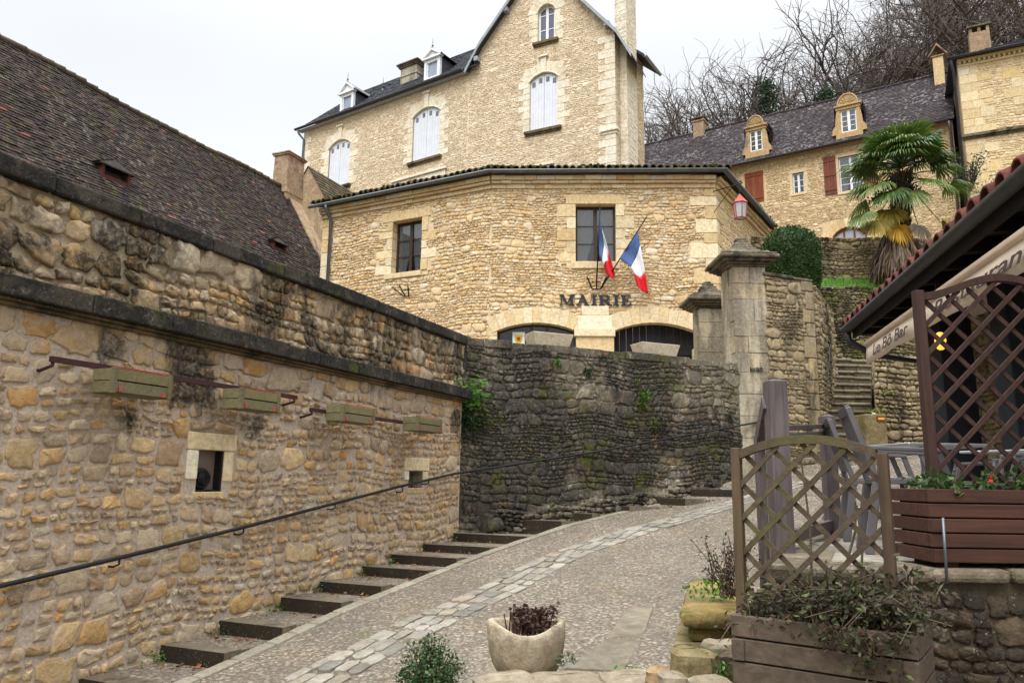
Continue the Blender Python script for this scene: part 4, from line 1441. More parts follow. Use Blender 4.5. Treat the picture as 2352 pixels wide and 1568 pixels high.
# roof of canal tiles
mb = MB()
ridge = MB()
SL = .3
for f_, ua, ub, dep in ((fl, U0L - .25, LL, 3.4), (fr, 0, LR + .2, 4.5), (fs, .15, LS, .5)):
    mb.add([f_.p(ua, .3, ZG - .06), f_.p(ub, .3, ZG - .06), f_.p(ub, -dep, ZG - .06 + (dep + .3) * SL), f_.p(ua, -dep, ZG - .06 + (dep + .3) * SL)], [(0, 1, 2, 3)], 0, (.2, .2, .5))
    u = ua
    while u < ub:
        sp_ = .2 * rng.uniform(.92, 1.08)
        zj = rng.uniform(-.015, .02)
        V = []
        n = 7
        L0 = .34 + rng.uniform(-.03, .03)
        for (w_, rr) in ((L0, .1), (L0 - .45, .088), (L0 - .45, .1), (L0 - .9, .088), (-dep, .09)):
            zc = ZG + .045 + (.3 - w_) * SL + zj
            for k in range(n):
                t_ = math.pi * k / (n - 1)
                V.append(f_.p(u + sp_ / 2 - rr * 1.05 * math.cos(t_), w_, zc + rr * 1.15 * math.sin(t_)))
        # hollow front: an inner lip gives each tile its thickness
        F = [(i * n + k, i * n + k + 1, (i + 1) * n + k + 1, (i + 1) * n + k) for i in range(4) for k in range(n - 1)]
        for k in range(n):
            t_ = math.pi * k / (n - 1)
            V.append(f_.p(u + sp_ / 2 - .07 * math.cos(t_), L0, ZG - .05 + (.3 - L0) * SL + zj + .095 + .085 * math.sin(t_)))
        b_ = 5 * n
        F += [(k, b_ + k, b_ + k + 1, k + 1) for k in range(n - 1)]
        for k in range(n):
            t_ = math.pi * k / (n - 1)
            V.append(f_.p(u + sp_ / 2 - .07 * math.cos(t_), L0 - .3, ZG - .05 + (.6 - L0) * SL + zj + .095 + .08 * math.sin(t_)))
        F += [(b_ + k, b_ + n + k, b_ + n + k + 1, b_ + k + 1) for k in range(n - 1)]
        mb.add(V, F, 0, (rng.random(), rng.random(), .5))
        u += sp_
for _ in range(500):     # cushions of moss along the eave
    f_, ua, ub = rng.choice([(fl, U0L, LL), (fr, 0, LR), (fr, 0, LR), (fs, 0, LS)])
    u = rng.uniform(ua, ub)
    if math.sin(u * 2.3) + math.sin(u * 5.1 + 1) < .1: continue
    w_ = rng.uniform(-.2, .36)
    mb.lathe(f_.p(u, w_, ZG + .1 + (.3 - w_) * SL + rng.uniform(-.02, .07)), [(.02, -.02), (.05, 0), (.045, .02), (.015, .035)], 6, 1)
mb.build('roof', [m_canal, stone('cushion moss', [(70, 84, 26), (92, 100, 36), (54, 64, 24)], fine=30, bump=.8, use_tint=False)], th, smooth=True)
# gutter and downpipe


def gutter(name, pts, r, mat, parent, out):
    """Half round gutter along pts; out = horizontal outward unit vector."""
    mb = MB()
    n = 8
    V = []
    for p, o_ in zip(pts, out):
        for k in range(n + 1):
            t_ = math.pi + math.pi * k / n
            V.append((p[0] + o_[0] * r * math.cos(t_), p[1] + o_[1] * r * math.cos(t_), p[2] + r * math.sin(t_)))
        for k in range(n + 1):
            t_ = 2 * math.pi - math.pi * k / n
            V.append((p[0] + o_[0] * r * .86 * math.cos(t_), p[1] + o_[1] * r * .86 * math.cos(t_), p[2] + r * .86 * math.sin(t_)))
    m_ = 2 * (n + 1)
    F = [(i * m_ + k, i * m_ + (k + 1) % m_, (i + 1) * m_ + (k + 1) % m_, (i + 1) * m_ + k) for i in range(len(pts) - 1) for k in range(m_)]
    F += [tuple(range(m_)), tuple(range(len(pts) * m_ - 1, (len(pts) - 1) * m_ - 1, -1))]
    mb.add(V, F)
    return mb.build(name, mat, parent, smooth=True)


gw = .36
mid = lambda f1, f2: ((f1.n + f2.n) / np.linalg.norm(f1.n + f2.n))
gp = [fl.p(U0L - .3, gw, ZG - .05), fl.p(LL, gw, ZG), fr.p(0, gw, ZG), fr.p(LR, gw, ZG), ]
pm = (np.array(gp[1]) + np.array(gp[2])) / 2
cR = np.array(fr.p(LR, gw, ZG)); cS = np.array(fs.p(0, gw, ZG))
# corner of the two eave lines on the right
A_ = np.array([fr.d, -fs.d]).T
sol = np.linalg.solve(A_, (np.array(fs.p(0, gw, 0))[:2] - np.array(fr.p(0, gw, 0))[:2]))
pc = np.array(fr.p(sol[0], gw, ZG))
gutter('gutter', [gp[0], tuple(pm), tuple(pc), fs.p(LS - .6, gw, ZG - .06)], .075, m_zinc, th, [fl.n, mid(fl, fr), mid(fr, fs) * 1.3, fs.n])
mb = MB()
du, dz_ = fl.hit(757, 560, .1)
top = fl.p(du, gw, ZG - .1)
mb.tube([top, fl.p(du, gw, ZG - .2), fl.p(du, .24, ZG - .36), fl.p(du, .1, ZG - .55), fl.p(du, .1, ZB)], .05, 10)
mb.build('downpipe', m_zinc, th, smooth=True)

# windows of the town hall


def casement(fr_, wn, parent, w_=-.22, bars=2, leaf=2, mat=None, curtains=True, gl=True, stile=.055, arch=None):
    u0, u1, v0, v1 = wn
    mt = mat or m_brown
    f = MB()
    st_ = stile
    for (a, b, c, d) in ((u0, u0 + st_, v0, v1), (u1 - st_, u1, v0, v1), (u0 + st_, u1 - st_, v0, v0 + st_), (u0 + st_, u1 - st_, v1 - st_, v1)):
        f.fbox(fr_, a, b, w_ - .05, w_, c, d)
    um = (u0 + u1) / 2
    if leaf == 2: f.fbox(fr_, um - st_ * .9, um + st_ * .9, w_ - .05, w_ + .012, v0 + st_, v1 - st_)
    for k in range(1, bars + 1):
        z = v0 + st_ + (v1 - v0 - 2 * st_) * k / (bars + 1)
        if leaf == 2:
            f.fbox(fr_, u0 + st_, um - st_ * .9, w_ - .03, w_ - .004, z - .013, z + .013)
            f.fbox(fr_, um + st_ * .9, u1 - st_, w_ - .03, w_ - .004, z - .013, z + .013)
        else:
            f.fbox(fr_, u0 + st_, u1 - st_, w_ - .03, w_ - .004, z - .013, z + .013)
    fo = f.build('window_frame', mt, parent)
    if gl:
        g_ = MB()
        g_.add([fr_.p(u0 + .01, w_ - .02, v0 + .01), fr_.p(u1 - .01, w_ - .02, v0 + .01), fr_.p(u1 - .01, w_ - .02, v1 - .01), fr_.p(u0 + .01, w_ - .02, v1 - .01)], [(0, 1, 2, 3)])
        g_.build('pane', m_glass, fo)
    v_ = MB()
    v_.hexa([fr_.p(u0 - .3, w_ - .1, v0 - .3), fr_.p(u1 + .3, w_ - .1, v0 - .3), fr_.p(u1 + .3, w_ - .9, v0 - .3), fr_.p(u0 - .3, w_ - .9, v0 - .3),
             fr_.p(u0 - .3, w_ - .1, v1 + .3), fr_.p(u1 + .3, w_ - .1, v1 + .3), fr_.p(u1 + .3, w_ - .9, v1 + .3), fr_.p(u0 - .3, w_ - .9, v1 + .3)])
    v_.f = v_.f[:2] + v_.f[3:]   # open towards the window
    v_.m = v_.m[:5]
    v_.build('dark_interior', m_void, fo)
    if curtains:
        for sx in (0, 1):
            c_ = MB()
            n, m2 = 14, 14
            V = []
            for j in range(m2 + 1):
                t_ = j / m2
                z = v1 - .03 - (v1 - v0 - .05) * t_
                wide = (u1 - u0) * (.46 - .22 * max(0, t_ - .45) / .55 * (1.0 if sx == 0 else .5))
                for i in range(n + 1):
                    x = i / n * wide
                    ux = u0 + .03 + x if sx == 0 else u1 - .03 - x
                    V.append(fr_.p(ux, w_ - .07 + .018 * math.sin(i * 2.1 + sx), z))
            c_.add(V, [(j * (n + 1) + i, j * (n + 1) + i + 1, (j + 1) * (n + 1) + i + 1, (j + 1) * (n + 1) + i) for j in range(m2) for i in range(n)])
            c_.build('curtain', m_curt, fo, smooth=True)
    return fo


casement(fl, wl_, th)
casement(fr, wr_, th)
# glazed left arch and boarded right arch
for k, a in enumerate((a1, a2)):
    u0, u1, zs, zc = a
    c, s_ = (u1 - u0) / 2, zc - zs
    R = (c * c + s_ * s_) / (2 * s_); um, zo = (u0 + u1) / 2, zc - R
    w_ = -.26
    top = lambda x: zo + math.sqrt(max(0, R * R - (x - um) ** 2)) + .02
    mb = MB()
    n = 14 if k == 0 else 12
    xs = np.linspace(u0, u1, n + 1)
    for i in range(n):
        xa, xb = xs[i] + (.004 if k else 0), xs[i + 1] - (.004 if k else 0)
        wv = w_ - (rng.uniform(0, .008) if k else 0)
        mb.add([fr.p(xa, wv, ZB), fr.p(xb, wv, ZB), fr.p(xb, wv, top(xb)), fr.p(xa, wv, top(xa)),
                fr.p(xa, wv - .04, ZB), fr.p(xb, wv - .04, ZB), fr.p(xb, wv - .04, top(xb)), fr.p(xa, wv - .04, top(xa))], [(0, 1, 2, 3), (7, 6, 5, 4), (0, 4, 5, 1), (1, 5, 6, 2), (2, 6, 7, 3), (3, 7, 4, 0)], 0, (.5, rng.random(), .5))
    if k == 0:
        o = mb.build('arched_pane', plain('dark reflecting glass', (40, 42, 46), .06, .6, 0, .3, 1.5), th)
        mb = MB()
        for q in (.0, .42, .62, .97):
            xq = u0 + (u1 - u0) * q
            mb.fbox(fr, xq, xq + .06, w_, w_ + .05, ZB, top(xq + .03) - .03)
        mb.build('window_frame', m_brown, o)
    else:
        o = mb.build('arched_door', m_door, th)
        mb = MB()
        for zz in (zs - 1.5, zs - .6):
            mb.fbox(fr, u0 + .1, u1 - .1, w_, w_ + .02, zz, zz + .1)
        mb.build('hinge_strap', m_iron, o)
# floor inside the arches and roof closure
# poster with a plain shield
pu, pz_ = fr.hit(*Z7(340, 330), -.2); pu2, pz2_ = fr.hit(*Z7(462, 243), -.2)
t = thing('poster', 'white poster with a small yellow and red shield in the glazed arch', 'poster', fr.p(pu, -.2, pz_))
mb = MB(); mb.fbox(fr, pu, pu2, -.205, -.2, pz_ - .12, pz2_); mb.build('sheet', m_paper, t)
um = (pu + pu2) / 2; zt_ = pz2_ - .05
mb = MB()
S = [(-.1, 0), (.1, 0), (.1, -.1), (.07, -.18), (0, -.23), (-.07, -.18), (-.1, -.1)]
mb.add([fr.p(um + x, -.197, zt_ - .06 + y) for x, y in S], [tuple(range(7))[::-1]])
mb.fbox(fr, um - .12, um + .12, -.199, -.197, zt_ - .055, zt_ - .03)
mb.build('shield', m_pyel, t)
mb = MB()
mb.add([fr.p(um + x * .5, -.194, zt_ - .09 + y * .5) for x, y in S], [tuple(range(7))[::-1]])
mb.build('shield_field', m_pred, t)

# bold serif lettering on the front


def letter_strokes(ch):
    """Each letter as convex polygons in a box of height 1: heavy stems, thin hairlines and serifs."""
    S = .09
    R = lambda a, b, c, d: [(a, c), (b, c), (b, d), (a, d)]
    if ch == 'M':
        return 1.22, [R(.09, .17, 0, 1), R(.86, 1.08, 0, 1), [(.09, 1), (.33, 1), (.66, .12), (.56, .02)], [(.56, .02), (.66, .12), (1.0, 1), (.88, 1)], R(0, .27, 0, S), R(.76, 1.2, 0, S), R(0, .3, 1 - S, 1), R(.9, 1.2, 1 - S, 1)]
    if ch == 'A':
        return 1.08, [[(.12, 0), (.21, 0), (.55, .93), (.46, 1)], [(.42, 1), (.6, 1), (.98, 0), (.72, 0)], R(.28, .72, .3, .38), R(0, .34, 0, S), R(.62, 1.08, 0, S)]
    if ch == 'I':
        return .5, [R(.13, .37, 0, 1), R(0, .5, 0, S), R(0, .5, 1 - S, 1)]
    if ch == 'R':
        out = [R(.12, .36, 0, 1), R(0, .5, 0, S), R(0, .5, 1 - S, 1), R(.36, .58, 1 - S, 1), R(.36, .6, .46, .54)]
        n = 7
        for i in range(n):
            t0, t1 = math.pi / 2 - math.pi * i / n, math.pi / 2 - math.pi * (i + 1) / n
            o_ = lambda t_: (.56 + .34 * math.cos(t_), .73 + .27 * math.sin(t_))
            i_ = lambda t_: (.56 + .12 * math.cos(t_), .73 + .19 * math.sin(t_))
            out.append([i_(t1), o_(t1), o_(t0), i_(t0)])
        out.append([(.44, .48), (.68, .5), (1.0, 0), (.74, 0)])
        out.append(R(.74, 1.08, 0, S))
        return 1.06, out
    if ch == 'E':
        return .86, [R(.12, .36, 0, 1), R(0, .78, 0, S), R(0, .76, 1 - S, 1), R(.36, .58, .47, .55), R(.52, .6, .36, .66), [(.66, 0), (.82, 0), (.84, .28), (.76, .28)], [(.66, 1), (.74, .74), (.8, .74), (.78, 1)]]


def lettering(text, fr_, u0, u1, z0, z1, w_, depth, name, label, mat):
    t = thing(name, label, 'lettering', fr_.p((u0 + u1) / 2, w_, z0))
    gap = .1
    tot = sum(letter_strokes(c)[0] for c in text) + gap * (len(text) - 1)
    kx = (u1 - u0) / tot
    x = 0
    for c in text:
        wd, polys = letter_strokes(c)
        mb = MB()
        for i, P in enumerate(polys):
            n = len(P)
            e = .0008 * i
            f_ = [fr_.p(u0 + (x + a) * kx, w_ + depth + e, z0 + b * (z1 - z0)) for a, b in P]
            b_ = [fr_.p(u0 + (x + a) * kx, w_, z0 + b * (z1 - z0)) for a, b in P]
            mb.add(f_ + b_, [tuple(range(n)), tuple(range(2 * n - 1, n - 1, -1))] + [(k, n + k, n + (k + 1) % n, (k + 1) % n) for k in range(n)])
        mb.build('letter', mat, t)
        x += wd + gap
    return t


zt0, zt1 = fr.hit(*Z6(640, 1548))[1], fr.hit(*Z6(640, 1410))[1]
lettering('MAIRIE', fr, fr.hit(*Z6(175, 1480))[0], fr.hit(*Z6(1118, 1480))[0], zt0, zt1, .04, .035, 'wall_lettering', 'large navy serif capitals MAIRIE fixed above the arches of the town hall', m_letter)

# wall brackets for flags
for f_, pts, lb in ((fr, (Z6(535, 1180), Z6(605, 1320), Z6(718, 1322), Z6(790, 1180), Z6(662, 1322), Z6(662, 1150)), 'black iron flag bracket below the right window of the town hall, flags in it'),
                    (fl, (Z4(715, 805), Z4(775, 862), Z4(812, 862), Z4(825, 795), Z4(787, 862), Z4(765, 795)), 'empty black iron flag bracket below the left window of the town hall')):
    o = thing('flag_bracket', lb, 'bracket', f_.p(f_.hit(*pts[1])[0], 0, f_.hit(*pts[1])[1]), 'flag brackets on the town hall')
    Q = [f_.hit(*p, .1) for p in pts]
    mb = MB()
    mb.tube([f_.p(Q[1][0], .06, Q[1][1]), f_.p(Q[2][0], .06, Q[2][1])], .015, 6)
    mb.build('base_bar', m_iron, o)
    mb = MB()
    mb.tube([f_.p(Q[1][0], .03, Q[1][1] + .2), f_.p(Q[2][0], .03, Q[1][1] + .2)], .012, 6)
    mb.tube([f_.p(Q[1][0], -.03, Q[1][1] + .2), f_.p(Q[1][0], .06, Q[1][1] + .2)], .012, 6)
    mb.build('cross_bar', m_iron, o)
    for a, b in ((1, 0), (2, 3), (4, 5)):
        mb = MB()
        mb.tube([f_.p(Q[a][0], .06, Q[a][1]), f_.p(Q[b][0], .2, Q[b][1])], .02, 6)
        mb.build('socket', m_iron, o)

# flags


def flag(label, base, tip, outline_cols, w0, w1):
    """outline_cols: columns across the flag from hoist to fly, each a list of pixel points (z6) from top to bottom."""
    t = thing('flag', label, 'flag', fr.p(*[fr.hit(*base, w0)[0], w0, fr.hit(*base, w0)[1]]), 'french flags on the town hall')
    a = fr.hit(*base, w0); b = fr.hit(*tip, w1)
    pa, pb = Vector(fr.p(a[0], w0, a[1])), Vector(fr.p(b[0], w1, b[1]))
    mb = MB()
    mb.tube([pa, pb], .018, 8)
    mb.tube([pb, pb + (pb - pa).normalized() * .1], [.02, .004], 6)
    mb.build('pole', m_iron, t, smooth=True)
    n, m2 = len(outline_cols), 12
    for s_, mt in zip(range(3), (m_blue, m_fwhite, m_red)):
        mb = MB()
        V = []
        K = 10
        for i in range(K + 1):
            q = (s_ + i / K) / 3 * (n - 1)
            i0 = min(int(q), n - 2); fq = q - i0
            c0, c1 = outline_cols[i0], outline_cols[i0 + 1]
            for j in range(m2 + 1):
                r_ = j / m2 * (len(c0) - 1)
                j0 = min(int(r_), len(c0) - 2); fj = r_ - j0
                P0 = [c0[j0][k] * (1 - fj) + c0[j0 + 1][k] * fj for k in (0, 1)]
                P1 = [c1[j0][k] * (1 - fj) + c1[j0 + 1][k] * fj for k in (0, 1)]
                P = [P0[k] * (1 - fq) + P1[k] * fq for k in (0, 1)]
                ww = w0 + (w1 - w0) * .55 + .07 * math.sin(j / m2 * 7 + q * .9) * min(1, q * .8)
                h = fr.hit(*Z6(*P), ww)
                V.append(fr.p(h[0], ww, h[1]))
        F = [(i * (m2 + 1) + j, i * (m2 + 1) + j + 1, (i + 1) * (m2 + 1) + j + 1, (i + 1) * (m2 + 1) + j) for i in range(K) for j in range(m2)]
        mb.add(V, F)
        mb.build('stripe', mt, t, smooth=True).modifiers.new('thick', 'SOLIDIFY').thickness = .006
    return t


flag('smaller french flag hanging limp from an upright pole before the right window', Z6(660, 1320), Z6(706, 262),
     [[(702, 350), (692, 640), (700, 915)], [(720, 500), (740, 700), (725, 930)], [(765, 640), (800, 850), (760, 1020)], [(840, 920), (830, 1010), (745, 950)][::1], [(905, 1140), (875, 1195), (780, 1125)]], .12, .45)
flag('larger french flag on a pole leaning out to the right above the letters', Z6(722, 1320), Z6(1305, 405),
     [[(1205, 555), (1090, 740), (965, 935)], [(1235, 760), (1180, 920), (1115, 1040)], [(1300, 1110), (1240, 1190), (1155, 1120)], [(1340, 1390), (1270, 1360), (1190, 1290)]], .12, .75)

# red lantern on a bracket at the corner
lu, lz = fr.hit(1700, 480, .75)
ln = thing('wall_lantern', 'red framed lantern hanging on an iron bracket from the town hall corner', 'lantern', fr.p(lu, .3, lz))
lc = np.array(ony(1700, 481, 19.0))
mb = MB()
arm0 = fr.p(LR - .05, .05, lc[2] + .75); arm1 = (lc[0] + .1, lc[1], lc[2] + .62 + .12)
mb.tube([arm0, arm1], .014, 6)
mb.tube([fr.p(LR - .05, .05, lc[2] + .15), (lc[0] - .15, lc[1], lc[2] + .68)], .01, 6)
mb.tube([(lc[0], lc[1], lc[2] + .4), (lc[0], lc[1], lc[2] + .72)], .012, 6)
mb.build('bracket', m_iron, ln)


def ring4(r, z, n=6): return [(lc[0] + r * math.cos(2 * math.pi * (k + .5) / n), lc[1] + r * math.sin(2 * math.pi * (k + .5) / n), lc[2] + z) for k in range(n)]


mb = MB()
mb.add(ring4(.21, .17) + ring4(.06, .36) + ring4(.02, .42), [(k, (k + 1) % 6, 6 + (k + 1) % 6, 6 + k) for k in range(6)] + [(6 + k, 6 + (k + 1) % 6, 12 + (k + 1) % 6, 12 + k) for k in range(6)] + [tuple(range(5, -1, -1)), (12, 13, 14, 15, 16, 17)])
mb.build('roof', m_lamp, ln)
mb = MB()
T_, B_ = ring4(.185, .17), ring4(.14, -.24)
for k in range(6):
    mb.tube([B_[k], T_[k]], .013, 5)
    mb.tube([B_[k], B_[(k + 1) % 6]], .014, 5)
    mb.tube([T_[k], T_[(k + 1) % 6]], .014, 5)
mb.build('frame', m_lamp, ln)
mb = MB()
T_, B_ = ring4(.175, .165), ring4(.132, -.235)
mb.add(B_ + T_, [(k, (k + 1) % 6, 6 + (k + 1) % 6, 6 + k) for k in range(6)] + [(5, 4, 3, 2, 1, 0)])
mb.build('glass', m_frost, ln)

# courtyard floor behind the dark wall
mb = MB()
mb.hexa([FD.p(.6, -.48, 2.0), FD.p(7.6, -.48, 2.0), (9, 24, 2.0), (-3, 24, 2.0), FD.p(.6, -.48, 3.0), FD.p(7.6, -.48, 3.0), (9, 24, 3.0), (-3, 24, 3.0)])
mb.build('courtyard_ground', m_flag, kind='structure')

mb = MB()
mb.hexa([FW.p(-18, -.55, 2.6), FW.p(14, -.55, 2.6), FW.p(14, -12, 2.6), FW.p(-18, -12, 2.6), FW.p(-18, -.55, 3.4), FW.p(14, -.55, 3.4), FW.p(14, -12, 3.4), FW.p(-18, -12, 3.4)])
mb.build('yard_ground', m_earth, kind='structure')


# ------------------------------------------------------------------ tall cream house behind the town hall
HB = ony(1078, 165, 32.)
HDL, HDG = np.array([1.40, -1.0]), np.array([1.97, -1.0])
hl_len = None
ZE2 = float(HB[2])
Pl = onz(697, 301, ZE2)
fwg = Fr(Pl, HB - Pl)                     # long wing
LWg = float(np.hypot(*(HB - Pl)[:2]))
fga = Fr(HB, HDG)                         # gabled front
UG1 = fga.hit(1413, 240)[0]
fsd = Fr(fga.p(UG1, 0, 0), np.array([.62, 1.0]))      # side wall on the right
house = thing('manor_house', 'tall cream stone house with a steep gable and pale shutters behind the town hall', 'house', (0, 33, 5))
rng = random.Random(51); rs = np.random.RandomState(51)
ZH0 = 5.0
ZW = lambda x, y: ((850 + x / 2.351) * .784, y / 2.351 * .784)


def winrect(f_, xl, xr, yb, yt, ym=None):
    ul, zl = f_.hit(*ZW(xl, yb)); ur, _ = f_.hit(*ZW(xr, yb))
    um = (ul + ur) / 2
    xm = (xl + xr) / 2
    return (ul, ur, f_.hit(*ZW(xm, yb))[1], f_.hit(*ZW(xm, yt))[1])


w1 = winrect(fwg, 255, 400, 1290, 972)
w2 = winrect(fwg, 838, 1022, 1098, 748)
w3 = winrect(fga, 1648, 1842, 892, 505)
w4 = winrect(fga, 1705, 1822, 285, 35)
apx = fga.hit(1245, -104)
# verge line (outer): px (1080,168) -> (1180,0) -> apex -> (1340,0) -> (1455,130)
VER = [fga.hit(*q) for q in ((1076, 168), (1108, 106), (1180, 0), (1245, -104), (1340, 2), (1420, 75), (1455, 130))]


def arched_surround(f_, wn, parent, rise, keyh=.5, q=(.32, .55)):
    u0, u1, v0, v1 = wn
    a = (u0, u1, v1 - rise, v1)
    mb = MB()
    arch_ring(mb, f_, a, .5, 9, -.2, .03, rng)
    um = (u0 + u1) / 2
    mb.fbox(f_, um - .13, um + .13, -.1, .075, v1 + .005, v1 + .72)
    mb.fbox(f_, um - .24, um + .24, -.1, .14, v1 + .723, v1 + .8)
    # drip moulding over the arch
    c, s_ = (u1 - u0) / 2, rise
    R = (c * c + s_ * s_) / (2 * s_); zo = v1 - R; T = math.asin(min(1, c / R))
    pts = [f_.p(um + (R + .03) * math.sin(t_), .03, zo + (R + .03) * math.cos(t_)) for t_ in np.linspace(-T * 1.06, T * 1.06, 13)]
    mb.tube(pts, .035, 6)
    holes = [(u0, u1, v0 - .16, v1 + .3), (u0 - .25, u1 + .25, v1 - rise - .1, v1 + .42), (um - .3, um + .3, v1, v1 + .82)]
    for sx in (0, 1):
        z, k = v0, rng.randint(0, 1)
        while z < v1 - rise:
            h = min(rng.uniform(.26, .4), v1 - rise + .12 - z)
            ww = (q[1] if k % 2 else q[0])
            a_, b_ = (u0 - ww, u0) if sx == 0 else (u1, u1 + ww)
            mb.fbox(f_, a_ + (.004 if sx == 0 else 0), b_ - (.004 if sx else 0), -.2, .022 + rng.uniform(-.006, .006), z + .004, z + h - .004, 0, (rng.random(), rng.random(), .5))
            holes.append((a_, b_, z, z + h)); z += h; k += 1
    o = mb.build('window_surround', m_white, parent, bevel=.012)
    mb = MB()
    mb.fbox(f_, u0 - .2, u1 + .2, -.2, .16, v0 - .13, v0 - .002)
    mb.fbox(f_, u0 - .17, u1 + .17, -.2, .1, v0 - .2, v0 - .133)
    mb.build('sill', m_mold, o, bevel=.015)
    return o, holes, a


def arch_top(a):
    u0, u1, zs, zc = a
    c, s_ = (u1 - u0) / 2, zc - zs
    R = (c * c + s_ * s_) / (2 * s_); um, zo = (u0 + u1) / 2, zc - R
    return lambda x: zo + math.sqrt(max(0, R * R - (x - um) ** 2))


def shutters(f_, wn, a, parent, w_=-.06):
    u0, u1, v0, v1 = wn
    tp = arch_top(a)
    um = (u0 + u1) / 2
    for sx in (0, 1):
        mb = MB()
        ua, ub = (u0 + .01, um - .006) if sx == 0 else (um + .006, u1 - .01)
        n = 5
        for i in range(n):
            x0, x1 = ua + (ub - ua) * i / n + .003, ua + (ub - ua) * (i + 1) / n - .003
            P = [(x0, v0 + .02), (x1, v0 + .02), (x1, tp(x1) - .02), (x0, tp(x0) - .02)]
            mb.add([f_.p(x, w_, z) for x, z in P] + [f_.p(x, w_ - .035, z) for x, z in P], [(0, 1, 2, 3), (7, 6, 5, 4), (0, 4, 5, 1), (1, 5, 6, 2), (2, 6, 7, 3), (3, 7, 4, 0)])
        sh = mb.build('shutter', m_lshut, parent)
        mb = MB()
        for q in (.22, .72):
            c = ua + (ub - ua) * q + .02
            zt_ = tp(c) - .16
            for j in range(5):
                mb.fbox(f_, c - .08, c + .08, w_ + .001, w_ + .006, zt_ - .05 * j - .034, zt_ - .05 * j)
        mb.build('louvre', plain('shutter vent slots', (92, 96, 108), .7, .2), sh)


HH = []
so1, h1, ar1 = arched_surround(fwg, w1, house, .32)
so2, h2, ar2 = arched_surround(fwg, w2, house, .32)
so3, h3, ar3 = arched_surround(fga, w3, house, .3)
so4, h4, ar4 = arched_surround(fga, w4, house, .3, q=(.28, .42))
for f_, wn, ar, so_ in ((fwg, w1, ar1, so1), (fwg, w2, ar2, so2), (fga, w3, ar3, so3)):
    shutters(f_, wn, ar, so_)
# attic window, glazed
tp4 = arch_top(ar4)
u0, u1, v0, v1 = w4
mb = MB()
um = (u0 + u1) / 2
for x0, x1 in ((u0, u0 + .09), (um - .06, um + .06), (u1 - .09, u1)):
    mb.add([fga.p(x0, -.12, v0), fga.p(x1, -.12, v0), fga.p(x1, -.12, tp4(x1)), fga.p(x0, -.12, tp4(x0)), fga.p(x0, -.18, v0), fga.p(x1, -.18, v0), fga.p(x1, -.18, tp4(x1)), fga.p(x0, -.18, tp4(x0))],
           [(0, 1, 2, 3), (7, 6, 5, 4), (0, 4, 5, 1), (1, 5, 6, 2), (2, 6, 7, 3), (3, 7, 4, 0)])
mb.fbox(fga, u0 + .09, u1 - .09, -.18, -.13, v0, v0 + .09)
for q in (.36, .76):
    z = v0 + (v1 - v0) * q
    mb.fbox(fga, u0 + .09, um - .06, -.17, -.14, z - .018, z + .018)
    mb.fbox(fga, um + .06, u1 - .09, -.17, -.14, z - .018, z + .018)
xs = np.linspace(u0 + .09, u1 - .09, 7)
for xa, xb in zip(xs, xs[1:]):
    mb.add([fga.p(xa, -.135, tp4(xa) - .1), fga.p(xb, -.135, tp4(xb) - .1), fga.p(xb, -.135, tp4(xb)), fga.p(xa, -.135, tp4(xa))], [(0, 1, 2, 3)])
f4 = mb.build('window_frame', m_wpaint, so4)
mb = MB()
xs = np.linspace(u0, u1, 9)
for xa, xb in zip(xs, xs[1:]):
    mb.add([fga.p(xa, -.16, v0), fga.p(xb, -.16, v0), fga.p(xb, -.16, tp4(xb)), fga.p(xa, -.16, tp4(xa))], [(0, 1, 2, 3)])
mb.build('pane', plain('dim attic glass', (96, 100, 116), .08, .6, 0, .1, 3), so4)

# masonry
mb = MB()
ZTW = ZE2 - .12
panel(mb, fwg, 0.12, LWg, ZH0, ZTW, [w1, w2], 0, 1, back=.2)
rc = layout(.5, LWg - .02, 13.2, ZTW, .055, .095, 1.2, 3.4, rng, h1 + h2, .15, .4)
stones(mb, fwg, rc, .02, .006, rs, 8, 0, 0, 3.0, .09, .03, (ZH0, ZTW), tilt=.05)
# gable outline
vin = lambda u: float(np.interp(u, [p[0] for p in VER], [p[1] for p in VER])) - .1
gu = sorted(set([0, UG1] + [p[0] for p in VER if 0 < p[0] < UG1] + [q for w_ in (w3, w4) for q in w_[:2]]))
for a, b in zip(gu, gu[1:]):
    zc = ZH0
    for w_ in (w3, w4):
        if w_[0] < (a + b) / 2 < w_[1]:
            mb.add([fga.p(a, 0, zc), fga.p(b, 0, zc), fga.p(b, 0, w_[2]), fga.p(a, 0, w_[2])], [(0, 1, 2, 3)], 1)
            zc = w_[3]
    mb.add([fga.p(a, 0, zc), fga.p(b, 0, zc), fga.p(b, 0, vin(b)), fga.p(a, 0, vin(a))], [(0, 1, 2, 3)], 1)
GQ = []
mbq = MB()
z, k = ZH0 + 7.5, 0
while z < vin(UG1) - .2:
    h = rng.uniform(.28, .42)
    ww = .72 if k % 2 else .42
    mbq.fbox(fga, UG1 - ww, UG1 + .025, -.3, .03, z + .005, z + h - .005, 0, (rng.random(), rng.random(), .5))
    GQ.append((UG1 - ww, UG1 + .1, z, z + h)); z += h; k += 1
mbq_, mbq = mbq, MB()
z, k = ZH0 + 8, 0
while z < ZTW - .3:
    h = rng.uniform(.28, .42)
    ww = .6 if k % 2 else .36
    mbq.fbox(fwg, .1, .1 + ww, -.3, .03, z + .005, z + h - .005, 0, (rng.random(), rng.random(), .5))
    z += h; k += 1
mbq.build('corner_quoins', m_white, house, bevel=.012)
mbq = mbq_
